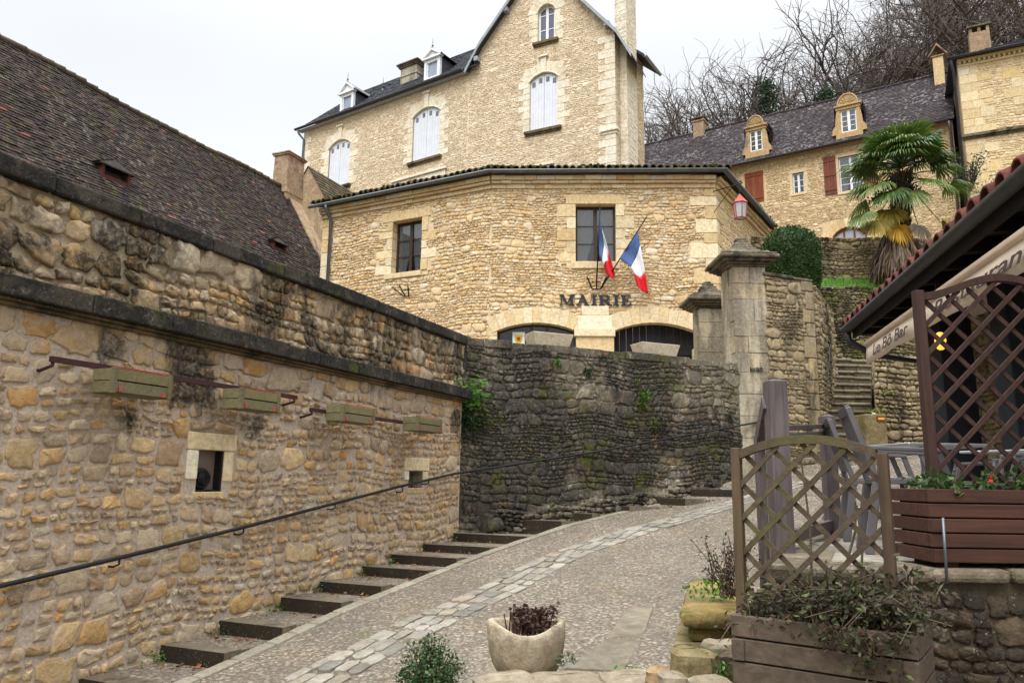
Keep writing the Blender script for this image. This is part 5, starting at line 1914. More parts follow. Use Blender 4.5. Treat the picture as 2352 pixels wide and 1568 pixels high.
# small stone bracket ledge on the corner
ub, zb = fga.hit(*ZW(2210, 905))
mbq.fbox(fga, UG1 - .62, UG1 + .14, -.2, .12, zb, zb + .1)
mbq.fbox(fga, UG1 - .58, UG1 + .08, -.2, .06, zb - .12, zb - .002)
mbq.build('corner_quoins', m_white, house, bevel=.012)
rc = layout(.02, UG1, 13.2, apx[1], .055, .095, 1.2, 3.4, rng, h3 + h4 + GQ, .15, .4)
rc = [r for r in rc if r[3] < min(vin(r[0]), vin(r[1])) - .02]
stones(mb, fga, rc, .02, .006, rs, 8, 0, 0, 3.0, .09, .03, None, tilt=.05)
SW = fsd.hit(1479, 300)[0]
panel(mb, fsd, 0, SW, ZH0, vin(UG1) + .2, [], 0, 1)
rc = layout(.02, SW, 13.2, vin(UG1), .06, .1, 1.2, 3.2, rng, [], .15, .4)
stones(mb, fsd, rc, .02, .007, rs, 8, 0, 0, 3.0, .08, .03, None, tilt=.04)
mb.build('wall', [m_house, m_housem], house, smooth=True)
# lintels of the lower windows, just over the town hall roof
for f_, a, b, lbl in ((fwg, (700, 1262), (1085, 1140), 0), (fga, (1690, 1140), (1825, 1118), 1)):
    mb = MB()
    ua, za = f_.hit(*ZW(*a)); ub, zb = f_.hit(*ZW(*b))
    zz = (za + zb) / 2
    mb.fbox(f_, ua, ub, -.1, .14, zz - .1, zz)
    mb.fbox(f_, ua + .1, ub - .1, -.1, .06, zz - .75, zz - .103)
    mb.build('lintel', m_white, house, bevel=.012)
# shuttered tops below them are hidden by the town hall; a pale strip of one shutter shows
mb = MB()
ua, za = fga.hit(*ZW(1720, 1160)); ub, _ = fga.hit(*ZW(1830, 1160))
mb.fbox(fga, ua, ub, .0, .065, za - 1.2, za + .02)
mb.build('shutter', m_lshut, house)

# roof of the wing, with gutter
WD, KW = 4.2, .95
mb = MB()


def slates(mb, f_, ua, ub, w0, z0, w1, z1, row, wid, rng, m=0, cut=None):
    n = max(2, int(math.hypot(w1 - w0, z1 - z0) / row))
    dw_, dz_ = (w1 - w0) / n, (z1 - z0) / n
    L = math.hypot(dw_, dz_)
    nw_, nz2 = dz_ / L, -dw_ / L
    if nz2 < 0: nw_, nz2 = -nw_, -nz2
    for r_ in range(n):
        u = ua - rng.uniform(0, wid)
        while u < ub:
            x = wid * rng.uniform(.8, 1.2)
            a, b = max(u, ua), min(u + x - .006, ub)
            if b - a > .02 and (cut is None or cut((a + b) / 2, r_ / n)):
                th_ = rng.uniform(.016, .03)
                A0, B0_ = (w0 + dw_ * (r_ - .1), z0 + dz_ * (r_ - .1)), (w0 + dw_ * (r_ + 1.1), z0 + dz_ * (r_ + 1.1))
                mb.hexa([f_.p(a, A0[0], A0[1] - .01), f_.p(b, A0[0], A0[1] - .01), f_.p(b, B0_[0], B0_[1] - .02), f_.p(a, B0_[0], B0_[1] - .02),
                         f_.p(a, A0[0] + nw_ * th_, A0[1] + nz2 * th_), f_.p(b, A0[0] + nw_ * th_, A0[1] + nz2 * th_),
                         f_.p(b, B0_[0] + nw_ * .006, B0_[1] + nz2 * .006), f_.p(a, B0_[0] + nw_ * .006, B0_[1] + nz2 * .006)], m, (rng.random(), rng.random(), .5))
            u += x


slates(mb, fwg, -.15, LWg + .6, .3, ZE2, -WD, ZE2 + (WD + .3) * KW, .2, .26, rng)
mb.add([fwg.p(-.15, .3, ZE2 - .03), fwg.p(LWg, .3, ZE2 - .03), fwg.p(LWg, -WD, ZE2 + (WD + .3) * KW - .03), fwg.p(-.15, -WD, ZE2 + (WD + .3) * KW - .03)], [(0, 1, 2, 3)])
mb.add([fwg.p(-.15, -WD, ZE2 + (WD + .3) * KW - .03), fwg.p(LWg, -WD, ZE2 + (WD + .3) * KW - .03), fwg.p(LWg, -2 * WD, ZE2), fwg.p(-.15, -2 * WD, ZE2)], [(0, 1, 2, 3)])
# gable roof planes running back
ZAP = apx[1]
for iv, (p0, p1) in enumerate(zip(VER, VER[1:])):
    n = 12
    a_, b_ = p0, p1
    bd_ = -7 if iv < 4 else -1.7
    V = [fga.p(a_[0], .34, a_[1]), fga.p(b_[0], .34, b_[1]), fga.p(b_[0], bd_, b_[1]), fga.p(a_[0], bd_, a_[1])]
    V2 = [(x, y, z - .09) for x, y, z in V]
    mb.add(V + V2, [(0, 1, 2, 3), (7, 6, 5, 4), (0, 4, 5, 1), (1, 5, 6, 2), (2, 6, 7, 3), (3, 7, 4, 0)])
roofh = mb.build('roof', m_slate, house)
mb = MB()
for (p0, p1) in zip(VER, VER[1:]):
    d_ = .17
    V = []
    for w_ in (.36, .31):
        V += [fga.p(p0[0], w_, p0[1] - d_ - .02), fga.p(p1[0], w_, p1[1] - d_ - .02), fga.p(p1[0], w_, p1[1] + .005), fga.p(p0[0], w_, p0[1] + .005)]
    mb.add(V, [(0, 1, 2, 3), (7, 6, 5, 4), (0, 4, 5, 1), (1, 5, 6, 2), (2, 6, 7, 3), (3, 7, 4, 0)])
for (px, py) in ((1500, 85), (1300, 425), (2195, 185)):
    u_, z_ = fga.hit(*ZW(px, py))
    mb.fbox(fga, u_ - .1, u_ + .1, -.1, .32, z_ - .1, z_ + .1)
mb.build('verge_board', m_fascia, house)
gutter('gutter', [fwg.p(-.2, .4, ZE2 - .02), fwg.p(LWg - .1, .4, ZE2 - .02)], .09, m_zincd, house, [fwg.n, fwg.n])
mb = MB()
mb.fbox(fwg, -.1, LWg, .0, .3, ZE2 - .13, ZE2 - .08)
mb.build('soffit', m_fascia, house)
mb = MB()
mb.tube([fwg.p(-.0, .4, ZE2 - .1), fwg.p(.02, .3, ZE2 - .3), fwg.p(.2, .1, ZE2 - .6), fwg.p(.2, .1, ZH0 + 5)], .06, 8)
mb.build('downpipe', m_zinc, house, smooth=True)
# end wall of the wing, shaded timber edge
mb = MB()
mb.add([fwg.p(.12, 0, ZH0), fwg.p(.12, -2 * WD, ZH0), fwg.p(.12, -2 * WD, ZE2), fwg.p(.12, -WD, ZE2 + WD * KW), fwg.p(.12, 0, ZE2)], [(0, 1, 2, 3, 4)])
mb.build('end_wall', m_housem, house)
# dormers
for (xa, xb, yb, yt, ya) in ((340, 430, 785, 640, 575), (920, 1028, 560, 400, 345)):
    wq = -.35
    u0, zb = fwg.hit(*ZW(xa, yb), wq); u1, z_b2 = fwg.hit(*ZW(xb, yb - (xb - xa) * .37), wq)
    zb = (zb + z_b2) / 2
    um = (u0 + u1) / 2
    ze = fwg.hit(*ZW((xa + xb) / 2, yt + 6), wq)[1]
    za = fwg.hit(*ZW((xa + xb) / 2, ya), wq)[1]
    zb -= .3
    mb = MB()
    s_ = .14
    mb.fbox(fwg, u0, u0 + s_, wq - .15, wq, zb, ze)
    mb.fbox(fwg, u1 - s_, u1, wq - .15, wq, zb, ze)
    mb.fbox(fwg, u0 + s_, u1 - s_, wq - .15, wq - .01, ze - .16, ze)
    mb.fbox(fwg, u0 + s_, u1 - s_, wq - .15, wq - .01, zb, zb + .4)
    mb.fbox(fwg, u0 + s_, u0 + s_ + .07, wq - .14, wq - .05, zb + .4, ze - .16)
    mb.fbox(fwg, u1 - s_ - .07, u1 - s_, wq - .14, wq - .05, zb + .4, ze - .16)
    # pediment with a cornice
    mb.fbox(fwg, u0 - .1, u1 + .1, wq - .15, wq + .1, ze + .002, ze + .09)
    P = [(u0 - .02, ze + .09), (u1 + .02, ze + .09), (um, za - .06)]
    mb.add([fwg.p(u, wq, z) for u, z in P] + [fwg.p(u, wq - .15, z) for u, z in P], [(0, 1, 2), (5, 4, 3), (0, 3, 4, 1), (1, 4, 5, 2), (2, 5, 3, 0)])
    for sx in (-1, 1):
        e = um + sx * (u1 - u0 + .24) / 2
        mb.beam(fwg.p(e, wq + .04, ze + .08), fwg.p(um, wq + .04, za), .14, .09)
    d_ = mb.build('dormer', m_wpaint, roofh)
    mb = MB()
    mb.fbox(fwg, u0 + s_ + .06, u1 - s_ - .06, wq - .13, wq - .1, zb + .4, ze - .15)
    mb.build('pane', plain('dormer glass', (150, 160, 178), .1, .6, 0, .1, 3), d_)
    mb = MB()
    zr = za
    dep = 2.2
    for sx in (-1, 1):
        e = um + sx * (u1 - u0 + .3) / 2
        A0 = [fwg.p(e, wq + .1, ze + .06), fwg.p(um, wq + .1, za + .03), fwg.p(um, wq - dep, za + .03), fwg.p(e, wq - dep * .75, ze + .06)]
        mb.add(A0 + [(x, y, z + .04) for x, y, z in A0], [(3, 2, 1, 0), (4, 5, 6, 7), (0, 1, 5, 4), (1, 2, 6, 5), (2, 3, 7, 6), (3, 0, 4, 7)])
    mb.build('dormer_roof', m_zincd, d_)
    mb = MB()
    for uu in (u0, u1 - .06):
        mb.hexa([fwg.p(uu, wq - .15, zb), fwg.p(uu + .06, wq - .15, zb), fwg.p(uu + .06, wq - dep, zb), fwg.p(uu, wq - dep, zb),
                 fwg.p(uu, wq - .15, ze), fwg.p(uu + .06, wq - .15, ze), fwg.p(uu + .06, wq - dep, ze), fwg.p(uu, wq - dep, ze)])
    mb.build('dormer_cheek', m_slate, d_)
    mb = MB()
    mb.lathe(fwg.p(um, wq, za), [(.05, 0), (.03, .15), (.06, .2), (.02, .28), (.005, .62)], 8)
    mb.build('dormer_finial', m_zinc, d_)
# small roof finial left of the chimney
for (px, py, yt) in ((638, 640, 535),):
    u_, z_ = fwg.hit(*ZW(px, py), -2.0); z1_ = fwg.hit(*ZW(px, yt), -2.0)[1]
    mb = MB()
    h = z1_ - z_
    mb.lathe(fwg.p(u_, -2.0, z_ - .5), [(.3, 0), (.08, .5), (.05, .5 + h * .25), (.13, .5 + h * .4), (.04, .5 + h * .5), (.1, .5 + h * .56), (.02, .5 + h * .62), (.006, .5 + h)], 8)
    mb.build('finial', m_zinc, roofh)


def chimney(f_, ua, ub, wa, wb, z0, z1, parent, m1, cap=.12, name='chimney', stepped=True):
    mb = MB()
    mb.fbox(f_, ua, ub, wa, wb, z0, z1)
    if stepped:
        mb.fbox(f_, ua - .04, ub + .04, wa - .04, wb + .04, z1 - .5, z1 - .42, 0)
        mb.fbox(f_, ua - .08, ub + .08, wa - .08, wb + .08, z1, z1 + .07, 1)
        mb.fbox(f_, ua - cap, ub + cap, wa - cap, wb + cap, z1 + .072, z1 + .14, 1)
        mb.fbox(f_, ua - cap * 1.5, ub + cap * 1.5, wa - cap * 1.5, wb + cap * 1.5, z1 + .142, z1 + .22, 1)
    return mb.build(name, [m1, m_cap], parent, bevel=.015)


ua, zt_ = fwg.hit(*ZW(762, 480), -1.6); ub, _ = fwg.hit(*ZW(872, 480), -1.6)
chimney(fwg, ua, ub, -2.4, -1.6, ZE2 + .5, zt_, roofh, m_pier)
# big chimney stack on the right of the gable
uc0 = fsd.uv(np.array(fga.p(UG1, 0, 0)))[0]
zt_ = 27.5
mb = MB()
rc = layout(.5, 1.6, ZH0 + 6, 28, .13, .2, 1.3, 2.6, rng, [], .05, .0)
mb.fbox(fsd, .5, 1.6, -.2, .32, ZH0, 28.2)
stones(mb, fsd, rc, .012, .006, rs, 8, 0, .32, 8, .02, .0, None)
fch = Fr(fsd.p(.5, .32, 0), -fsd.n)
fch2 = Fr(fsd.p(.5, -.2, 0), fsd.n)
rc = layout(0, .52, ZH0 + 6, 28, .13, .2, 1.0, 2.0, rng, [], .05, .0)
stones(mb, fch2, rc, .012, .006, rs, 8, 0, 0.0, 8, .02, .0, None)
mb.build('chimney', m_white, house)
# eave of the side roof, right of the chimney stack
zs_ = vin(UG1) + .15
mb = MB()
for (w0_, z0_, w1_, z1_) in ((.62, zs_ - .62, -.1, zs_ + .02), (-.1, zs_ + .02, -1.6, zs_ + 1.5)):
    V = [fsd.p(1.65, w0_, z0_), fsd.p(SW + .35, w0_, z0_), fsd.p(SW + .35, w1_, z1_), fsd.p(1.65, w1_, z1_)]
    mb.add(V + [(x, y, z + .14) for x, y, z in V], [(3, 2, 1, 0), (4, 5, 6, 7), (0, 1, 5, 4), (1, 2, 6, 5), (2, 3, 7, 6), (3, 0, 4, 7)])
mb.build('side_roof', m_slate, house)
gutter('gutter', [fsd.p(1.65, .68, zs_ - .58), fsd.p(SW + .4, .68, zs_ - .58)], .08, m_fascia, house, [fsd.n, fsd.n])
mb = MB()
un, zn = fsd.hit(1462, 372)
mb.fbox(fsd, un - .16, un + .16, 0, .05, zn - .55, zn + .1)
mb.tube([fsd.p(un, .0, zn + .1), fsd.p(un, .05, zn + .1)], .16, 16)
mb.build('niche', m_mold, house)
mb = MB()
mb.add([fsd.p(SW, 0, ZH0), fsd.p(SW, -5, ZH0), fsd.p(SW, -5, zs_ + 3), fsd.p(SW, 0, zs_)], [(0, 1, 2, 3)])
mb.build('back_wall', m_housem, house)

# ------------------------------------------------------------------ long brown-roofed house on the right
Z3 = lambda x, y: ((1800 + x / 1.96) * .784, y / 1.96 * .784)
Ha = ony(*Z3(610, 978), 38.0)
ZE3 = float(Ha[2])
fh = Fr(Ha, (1.53, -1.0))
UH1 = fh.hit(*Z3(1940, 700))[0]
UH0 = -5.0
rh = thing('long_house', 'long stone house with a dark lichened roof and two stone dormers on the right', 'house', fh.p(5, 0, 11))
rng = random.Random(61); rs = np.random.RandomState(61)


def rect3(f_, xl, xr, yt, yb, w_=0):
    xm, ym = (xl + xr) / 2, (yt + yb) / 2
    return (f_.hit(*Z3(xl, ym), w_)[0], f_.hit(*Z3(xr, ym), w_)[0], f_.hit(*Z3(xm, yb), w_)[1], f_.hit(*Z3(xm, yt), w_)[1])


rw_sh = rect3(fh, 752, 858, 990, 1162)
rw_s = rect3(fh, 1024, 1090, 992, 1108)
rw_b = rect3(fh, 1290, 1424, 893, 1095)
rw_op = rect3(fh, 1205, 1276, 900, 1120)
rw_a = rect3(fh, 1250, 1450, 1300, 1480)
ZRB = 10.5
mb = MB()
panel(mb, fh, UH0, UH1, ZRB, ZE3 + .05, [rw_s, rw_b, rw_a], 0, 1, back=.2)
gr = lambda r, a, b: (r[0] - a, r[1] + a, r[2] - b, r[3] + b)
rc = layout(UH0, UH1, 12.0, ZE3 - .08, .06, .11, 1.1, 3.2, rng, [gr(rw_sh, .12, .1), gr(rw_s, .16, .16), gr(rw_b, .22, .22), gr(rw_a, .4, .4)], .2, .35)
stones(mb, fh, rc, .03, .006, rs, 8, 0, 0, 3.0, .09, .03, (ZRB, ZE3), tilt=.04)
mb.add([fh.p(UH1, 0, ZRB), fh.p(UH1, -8, ZRB), fh.p(UH1, -8, ZE3), fh.p(UH1, -4.2, ZE3 + 5), fh.p(UH1, 0, ZE3)], [(0, 1, 2, 3, 4)], 1)
mb.build('wall', [m_right, m_rightm], rh, smooth=True)
for r in (rw_s, rw_b):
    mb = MB()
    mb.fbox(fh, r[0] - .15, r[1] + .15, -.18, .02, r[3], r[3] + .2)
    mb.fbox(fh, r[0] - .12, r[1] + .12, -.18, .05, r[2] - .12, r[2])
    mb.fbox(fh, r[0] - .14, r[0], -.18, .015, r[2] + .003, r[3] - .003)
    mb.fbox(fh, r[1], r[1] + .14, -.18, .015, r[2] + .003, r[3] - .003)
    so_ = mb.build('window_surround', m_dress, rh, bevel=.01)
    casement(fh, r, so_, -.1, 2 if r is rw_s else 4, 2, m_wpaint, r is rw_b, True, .06)


def board_shutter(f_, ua, ub, za, zb, w_, mat, parent, n=4, z_brace=True):
    mb = MB()
    for i in range(n):
        mb.fbox(f_, ua + (ub - ua) * i / n + .004, ua + (ub - ua) * (i + 1) / n - .004, w_, w_ + .035, za, zb, 0, (.5, rng.random(), .5))
    for q in (.12, .5, .88) if z_brace else (.12, .88):
        z = za + (zb - za) * q
        mb.fbox(f_, ua + .02, ub - .02, w_ + .035, w_ + .06, z - .045, z + .045, 0, (.5, .3, .5))
    mb.build('shutter', mat, parent)


um = (rw_sh[0] + rw_sh[1]) / 2
board_shutter(fh, rw_sh[0], um - .01, rw_sh[2], rw_sh[3], .03, m_orsh, rh, 4, False)
board_shutter(fh, um + .01, rw_sh[1], rw_sh[2], rw_sh[3], .03, m_orsh, rh, 4, False)
board_shutter(fh, rw_op[0], rw_op[1], rw_op[2], rw_op[3], .05, m_redsh, rh, 4)
u_ = rw_b[1] + .1
board_shutter(fh, u_, u_ + rw_op[1] - rw_op[0], rw_op[2], rw_op[3], .05, m_redsh, rh, 4)
# arched opening low in the wall
aa = (rw_a[0], rw_a[1], rw_a[3] - .45, rw_a[3])
mb = MB()
arch_ring(mb, fh, aa, .45, 9, -.2, .03, rng)
so_ = mb.build('arch', m_dress, rh, bevel=.01)
tp = arch_top(aa)
mb = MB()
xs = np.linspace(aa[0], aa[1], 9)
for xa, xb in zip(xs, xs[1:]):
    mb.add([fh.p(xa, -.1, tp(xa) - .12), fh.p(xb, -.1, tp(xb) - .12), fh.p(xb, -.1, tp(xb)), fh.p(xa, -.1, tp(xa))], [(0, 1, 2, 3)])
for q in (.0, .33, .63, .96):
    xq = aa[0] + (aa[1] - aa[0]) * q
    mb.fbox(fh, xq, xq + .08, -.14, -.095, rw_a[2], tp(xq + .04) - .02)
mb.build('window_frame', m_redsh, so_)
mb = MB()
for xa, xb in zip(xs, xs[1:]):
    mb.add([fh.p(xa, -.15, rw_a[2]), fh.p(xb, -.15, rw_a[2]), fh.p(xb, -.15, tp(xb)), fh.p(xa, -.15, tp(xa))], [(0, 1, 2, 3)])
mb.build('pane', plain('pale reflecting glass', (160, 168, 180), .08, .6, 0, .1, 2), so_)
# roof: solve the ridge from its place in the picture, slope 52 degrees
KR = 1.25
rx, ry = Z3(1820, 440)
for wr3 in np.arange(-1, -12, -.02):
    u_, z_ = fh.hit(rx, ry, wr3)
    if z_ < ZE3 + (.35 - wr3) * KR: break
WR3, ZR3 = float(wr3), ZE3 + (.35 - float(wr3)) * KR
mb = MB()
slates(mb, fh, UH0 - 1, UH1 + .1, .35, ZE3, WR3, ZR3, .15, .2, rng)
mb.add([fh.p(UH0 - 1, WR3, ZR3 - .04), fh.p(UH1, WR3, ZR3 - .04), fh.p(UH1, 2 * WR3, ZE3), fh.p(UH0 - 1, 2 * WR3, ZE3)], [(0, 1, 2, 3)])
mb.add([fh.p(UH0 - 1, .3, ZE3 - .05), fh.p(UH1, .3, ZE3 - .05), fh.p(UH1, WR3, ZR3 - .05), fh.p(UH0 - 1, WR3, ZR3 - .05)], [(0, 1, 2, 3)])
u = UH0 - 1
while u < UH1:
    L = rng.uniform(.3, .42)
    mb.tube([fh.p(u, WR3, ZR3 + rng.uniform(-.02, .02)), fh.p(min(u + L, UH1), WR3, ZR3 + rng.uniform(-.02, .02))], .1, 8, 0, (rng.random(), rng.random(), .5))
    u += L
roofr = mb.build('roof', m_tile_d, rh)
gutter('gutter', [fh.p(UH0, .42, ZE3 - .02), fh.p(UH1 - .1, .42, ZE3 - .02)], .09, m_zincd, rh, [fh.n, fh.n])
mb = MB()
mb.tube([fh.p(UH1 - .12, .42, ZE3 - .1), fh.p(UH1 - .1, .3, ZE3 - .4), fh.p(UH1 - .1, .1, ZE3 - .7), fh.p(UH1 - .1, .1, ZRB)], .06, 8)
mb.build('downpipe', m_zinc, rh, smooth=True)
mb = MB()
for (xl, xr, yt, yb, bl, br, bb, py) in ((776, 850, 748, 865, 738, 902, 893, 668), (1298, 1392, 626, 755, 1256, 1440, 780, 542)):
    wq = .12
    r = rect3(fh, xl, xr, yt, yb, wq)
    ym = (yt + bb) / 2
    ua, ub = fh.hit(*Z3(bl + 12, ym), wq)[0], fh.hit(*Z3(br - 16, ym), wq)[0]
    zb = fh.hit(*Z3((xl + xr) / 2, bb), wq)[1]
    za = fh.hit(*Z3((bl + br) / 2 - 10, py), wq)[1]
    um = (r[0] + r[1]) / 2
    D = MB()
    dd = -1.6
    cw = .14
    D.fbox(fh, r[0] - .16, r[0], dd, wq, zb + .16, r[3] + .02)
    D.fbox(fh, r[1], r[1] + .16, dd, wq, zb + .16, r[3] + .02)
    D.fbox(fh, ua, ub, dd, wq + .05, zb - .1, zb + .157)
    D.fbox(fh, r[0], r[1], dd, wq - .02, zb + .16, r[2])
    D.fbox(fh, r[0] - .2, r[1] + .2, dd, wq + .03, r[3] + .022, r[3] + .17)
    D.fbox(fh, r[0] - .26, r[1] + .26, dd, wq + .1, r[3] + .172, r[3] + .25)
    # scrolled sides
    for sx in (-1, 1):
        e0 = r[0] - .16 if sx < 0 else r[1] + .16
        P = [(e0, zb + .16), (e0 + sx * .26, zb + .16), (e0 + sx * .24, zb + .42), (e0 + sx * .1, zb + .62), (e0 + sx * .07, zb + 1.0), (e0, r[3])]
        V = [fh.p(u, wq - .01, z) for u, z in P] + [fh.p(u, wq - .25, z) for u, z in P]
        n = 6
        D.add(V, [tuple(range(n)), tuple(range(2 * n - 1, n - 1, -1))] + [(k, n + k, n + (k + 1) % n, (k + 1) % n) for k in range(n)])
    # shell pediment
    zc = r[3] + .25
    Rp = za - zc
    n = 10
    hw = (r[1] - r[0]) / 2 + .08
    V = []
    for w_, s_ in ((wq + .06, 1), (dd, 1)):
        V += [fh.p(um + hw * math.cos(math.pi * k / n), w_, zc + Rp * math.sin(math.pi * k / n)) for k in range(n + 1)]
    D.add(V, [tuple(range(n + 1)), tuple(range(2 * n + 1, n, -1))] + [(k + 1, k, n + 1 + k, n + 2 + k) for k in range(n)] + [(0, n, 2 * n + 1, n + 1)])
    for k in range(1, 8):
        t_ = math.pi * k / 8
        D.tube([fh.p(um + hw * .18 * math.cos(t_), wq + .07, zc + .02 + Rp * .18 * math.sin(t_)), fh.p(um + hw * .8 * math.cos(t_), wq + .07, zc + Rp * .8 * math.sin(t_))], [.015, .04], 5)
    D.tube([fh.p(um + hw * math.cos(t_), wq + .06, zc + Rp * math.sin(t_)) for t_ in np.linspace(0, math.pi, 13)], .05, 6)
    d_ = D.build('dormer', stone('golden dressed stone', [(194, 168, 124), (180, 152, 110), (204, 180, 140)], fine=14, bump=.3, use_tint=False, black=.35, bcol=(110, 100, 84)), roofr, bevel=.01)
    D = MB()
    D.fbox(fh, r[0] - .3, r[1] + .3, -3.2, wq - .3, r[3] - .1, r[3] + .25)
    D.build('dormer_roof', m_tile_d, d_)
    casement(fh, (r[0], r[1], r[2], r[3] + .02), d_, wq - .08, 3, 2, m_wpaint, True, True, .07)
# chimneys
r = rect3(fh, 463, 524, 700, 812, WR3)
C1 = MB()
C1.fbox(fh, r[0], r[1], WR3 - .35, WR3 + .35, ZR3 - 2, r[3] - .12)
C1.fbox(fh, r[0] - .06, r[1] + .06, WR3 - .4, WR3 + .4, r[3] - .118, r[3] - .04)
for k in (0, 1):
    e = r[0] if k == 0 else r[1] - .12
    C1.fbox(fh, e, e + .12, WR3 - .3, WR3 + .3, r[3] - .038, r[3] + .1)
C1.fbox(fh, r[0] - .08, r[1] + .08, WR3 - .4, WR3 + .4, r[3] + .102, r[3] + .16, 1)
C1.build('chimney', [m_plaster, m_cap], roofr, bevel=.012)
r = rect3(fh, 1832, 1893, 330, 470, WR3 + .6)
C1 = MB()
wc = WR3 + .3
C1.fbox(fh, r[0], r[1], wc - .4, wc + .4, ZR3 - 2, r[3])
C1.fbox(fh, r[0] - .06, r[1] + .06, wc - .45, wc + .45, r[3] + .002, r[3] + .07, 1)
um = (r[0] + r[1]) / 2
for sx in (-1, 1):
    C1.beam(fh.p(um + sx * .42, wc, r[3] + .1), fh.p(um + sx * -.03, wc, r[3] + .75), .7, .05, up=(fh.n[0], fh.n[1], .01) if False else (0, 0, 1), m=1)
C1.build('chimney', [m_right, m_brickc], roofr, bevel=.01)

# ------------------------------------------------------------------ far right house
Fa = ony(2200, 140, 30.0)
ff = Fr(Fa, (1.98, -1.0))
ZE4 = float(Fa[2])
fhs = thing('corner_house', 'tall ashlar trimmed stone house with a slate roof cut by the right edge', 'house', ff.p(3, 0, 9))
rng = random.Random(71); rs = np.random.RandomState(71)
mb = MB()
panel(mb, ff, 0, 9, 9, ZE4 - .1, [], 0, 1)
mbq = MB()
GQ = []
z, k = 9, 0
while z < ZE4 - .4:
    h = min(rng.uniform(.34, .5), ZE4 - .15 - z)
    ww = 1.15 if k % 2 else .7
    mbq.fbox(ff, -.02, ww * .55, -.3, .03, z + .004, z + h - .004, 0, (rng.random(), rng.random(), .5))
    mbq.fbox(ff, ww * .55 + .006, ww, -.2, .022, z + .004, z + h - .004, 0, (rng.random(), rng.random(), .5))
    GQ.append((-.1, ww, z, z + h)); z += h; k += 1
sa, sb = ff.hit(*Z3(2010, 795)), ff.hit(*Z3(2352, 740))
zs = (sa[1] + sb[1]) / 2
mbq.fbox(ff, -.12, 9, -.1, .2, zs - .02, zs + .1, 1)
mbq.fbox(ff, -.08, 9, -.1, .12, zs - .1, zs - .022, 1)
wf = (ff.hit(2345, 175)[0], ff.hit(2345, 175)[0] + 1.0, ff.hit(2345, 240)[1], ff.hit(2345, 168)[1])
z, k = wf[2], 0
while z < wf[3]:
    h = rng.uniform(.3, .45)
    ww = .65 if k % 2 else .35
    mbq.fbox(ff, wf[0] - ww, wf[0], -.2, .024, z + .004, z + h - .004, 0, (rng.random(), rng.random(), .5))
    GQ.append((wf[0] - ww, wf[0], z, z + h)); z += h; k += 1
# stepped dentil cornice
mbq.fbox(ff, -.05, 9, -.2, .08, ZE4 - .34, ZE4 - .24)
mbq.fbox(ff, -.05, 9, -.2, .2, ZE4 - .12, ZE4 - .03)
u = 0
while u < 9:
    mbq.fbox(ff, u, u + .09, .0, .15, ZE4 - .235, ZE4 - .125); u += .18
mbq.build('ashlar_trim', [m_dress, m_cap], fhs, bevel=.01)
rc = layout(.2, 9, 9, ZE4 - .35, .1, .17, 1.0, 2.8, rng, GQ + [(wf[0], wf[1], wf[2], wf[3])], .25, .25)
stones(mb, ff, rc, .02, .01, rs, 10, 0, 0, 4.0, .05, .02, (9, ZE4 - .35), tilt=.02)
mb.build('wall', [m_right, m_rightm], fhs, smooth=True)
mb = MB()
mb.fbox(ff, -.01, 9, -7, -.31, 9, ZE4 - .1)
mb.build('side_wall', m_pierm, fhs)
mb = MB()
slates(mb, ff, -.35, 9, .35, ZE4, -3.5, ZE4 + 2.3, .2, .25, rng, cut=lambda u, q: u > -.35 + q * 4.5)
mb.add([ff.p(-.35, .35, ZE4 - .03), ff.p(9, .35, ZE4 - .03), ff.p(9, -3.5, ZE4 + 2.27), ff.p(4.2, -3.5, ZE4 + 2.27)], [(0, 1, 2, 3)])
mb.add([ff.p(-.35, .35, ZE4 - .03), ff.p(4.2, -3.5, ZE4 + 2.27), ff.p(-.35, -7, ZE4 - .03)], [(0, 1, 2)])
roof4 = mb.build('roof', m_slate, fhs)
gutter('gutter', [ff.p(-.45, .43, ZE4), ff.p(9, .43, ZE4)], .09, m_zincd, fhs, [ff.n, ff.n])
mb = MB()
mb.tube([ff.p(-.3, .4, ZE4 - .1), ff.p(-.2, .1, ZE4 - .5), ff.p(-.2, .05, 9)], .06, 8)
mb.build('downpipe', m_zincd, fhs, smooth=True)
wc = -1.2
ua, ub = ff.hit(2227, 90, wc)[0], ff.hit(2275, 90, wc)[0]
zt_ = ff.hit(2250, 72, wc)[1]
C1 = MB()
C1.fbox(ff, ua, ub, wc - .55, wc, ZE4 + .2, zt_)
for e in (ua, (ua + ub) / 2 - .06, ub - .12):
    C1.fbox(ff, e, e + .12, wc - .5, wc - .02, zt_ + .002, zt_ + .24, 1)
C1.fbox(ff, ua - .08, ub + .08, wc - .62, wc + .06, zt_ + .242, zt_ + .32, 2)
C1.build('chimney', [m_plaster, m_brickc, m_cap], roof4, bevel=.012)
mb = MB()
mb.fbox(ff, wf[0] + .02, wf[1], -.15, -.1, wf[2], wf[3])
mb.build('window_frame', m_wpaint, fhs)
# alley wall between the two houses, dark and ivy grown


# ------------------------------------------------------------------ gate pillars
rng = random.Random(81); rs = np.random.RandomState(81)
Z5 = lambda x, y: ((1850 + x / 1.96) * .784, (600 + y / 1.96) * .784)


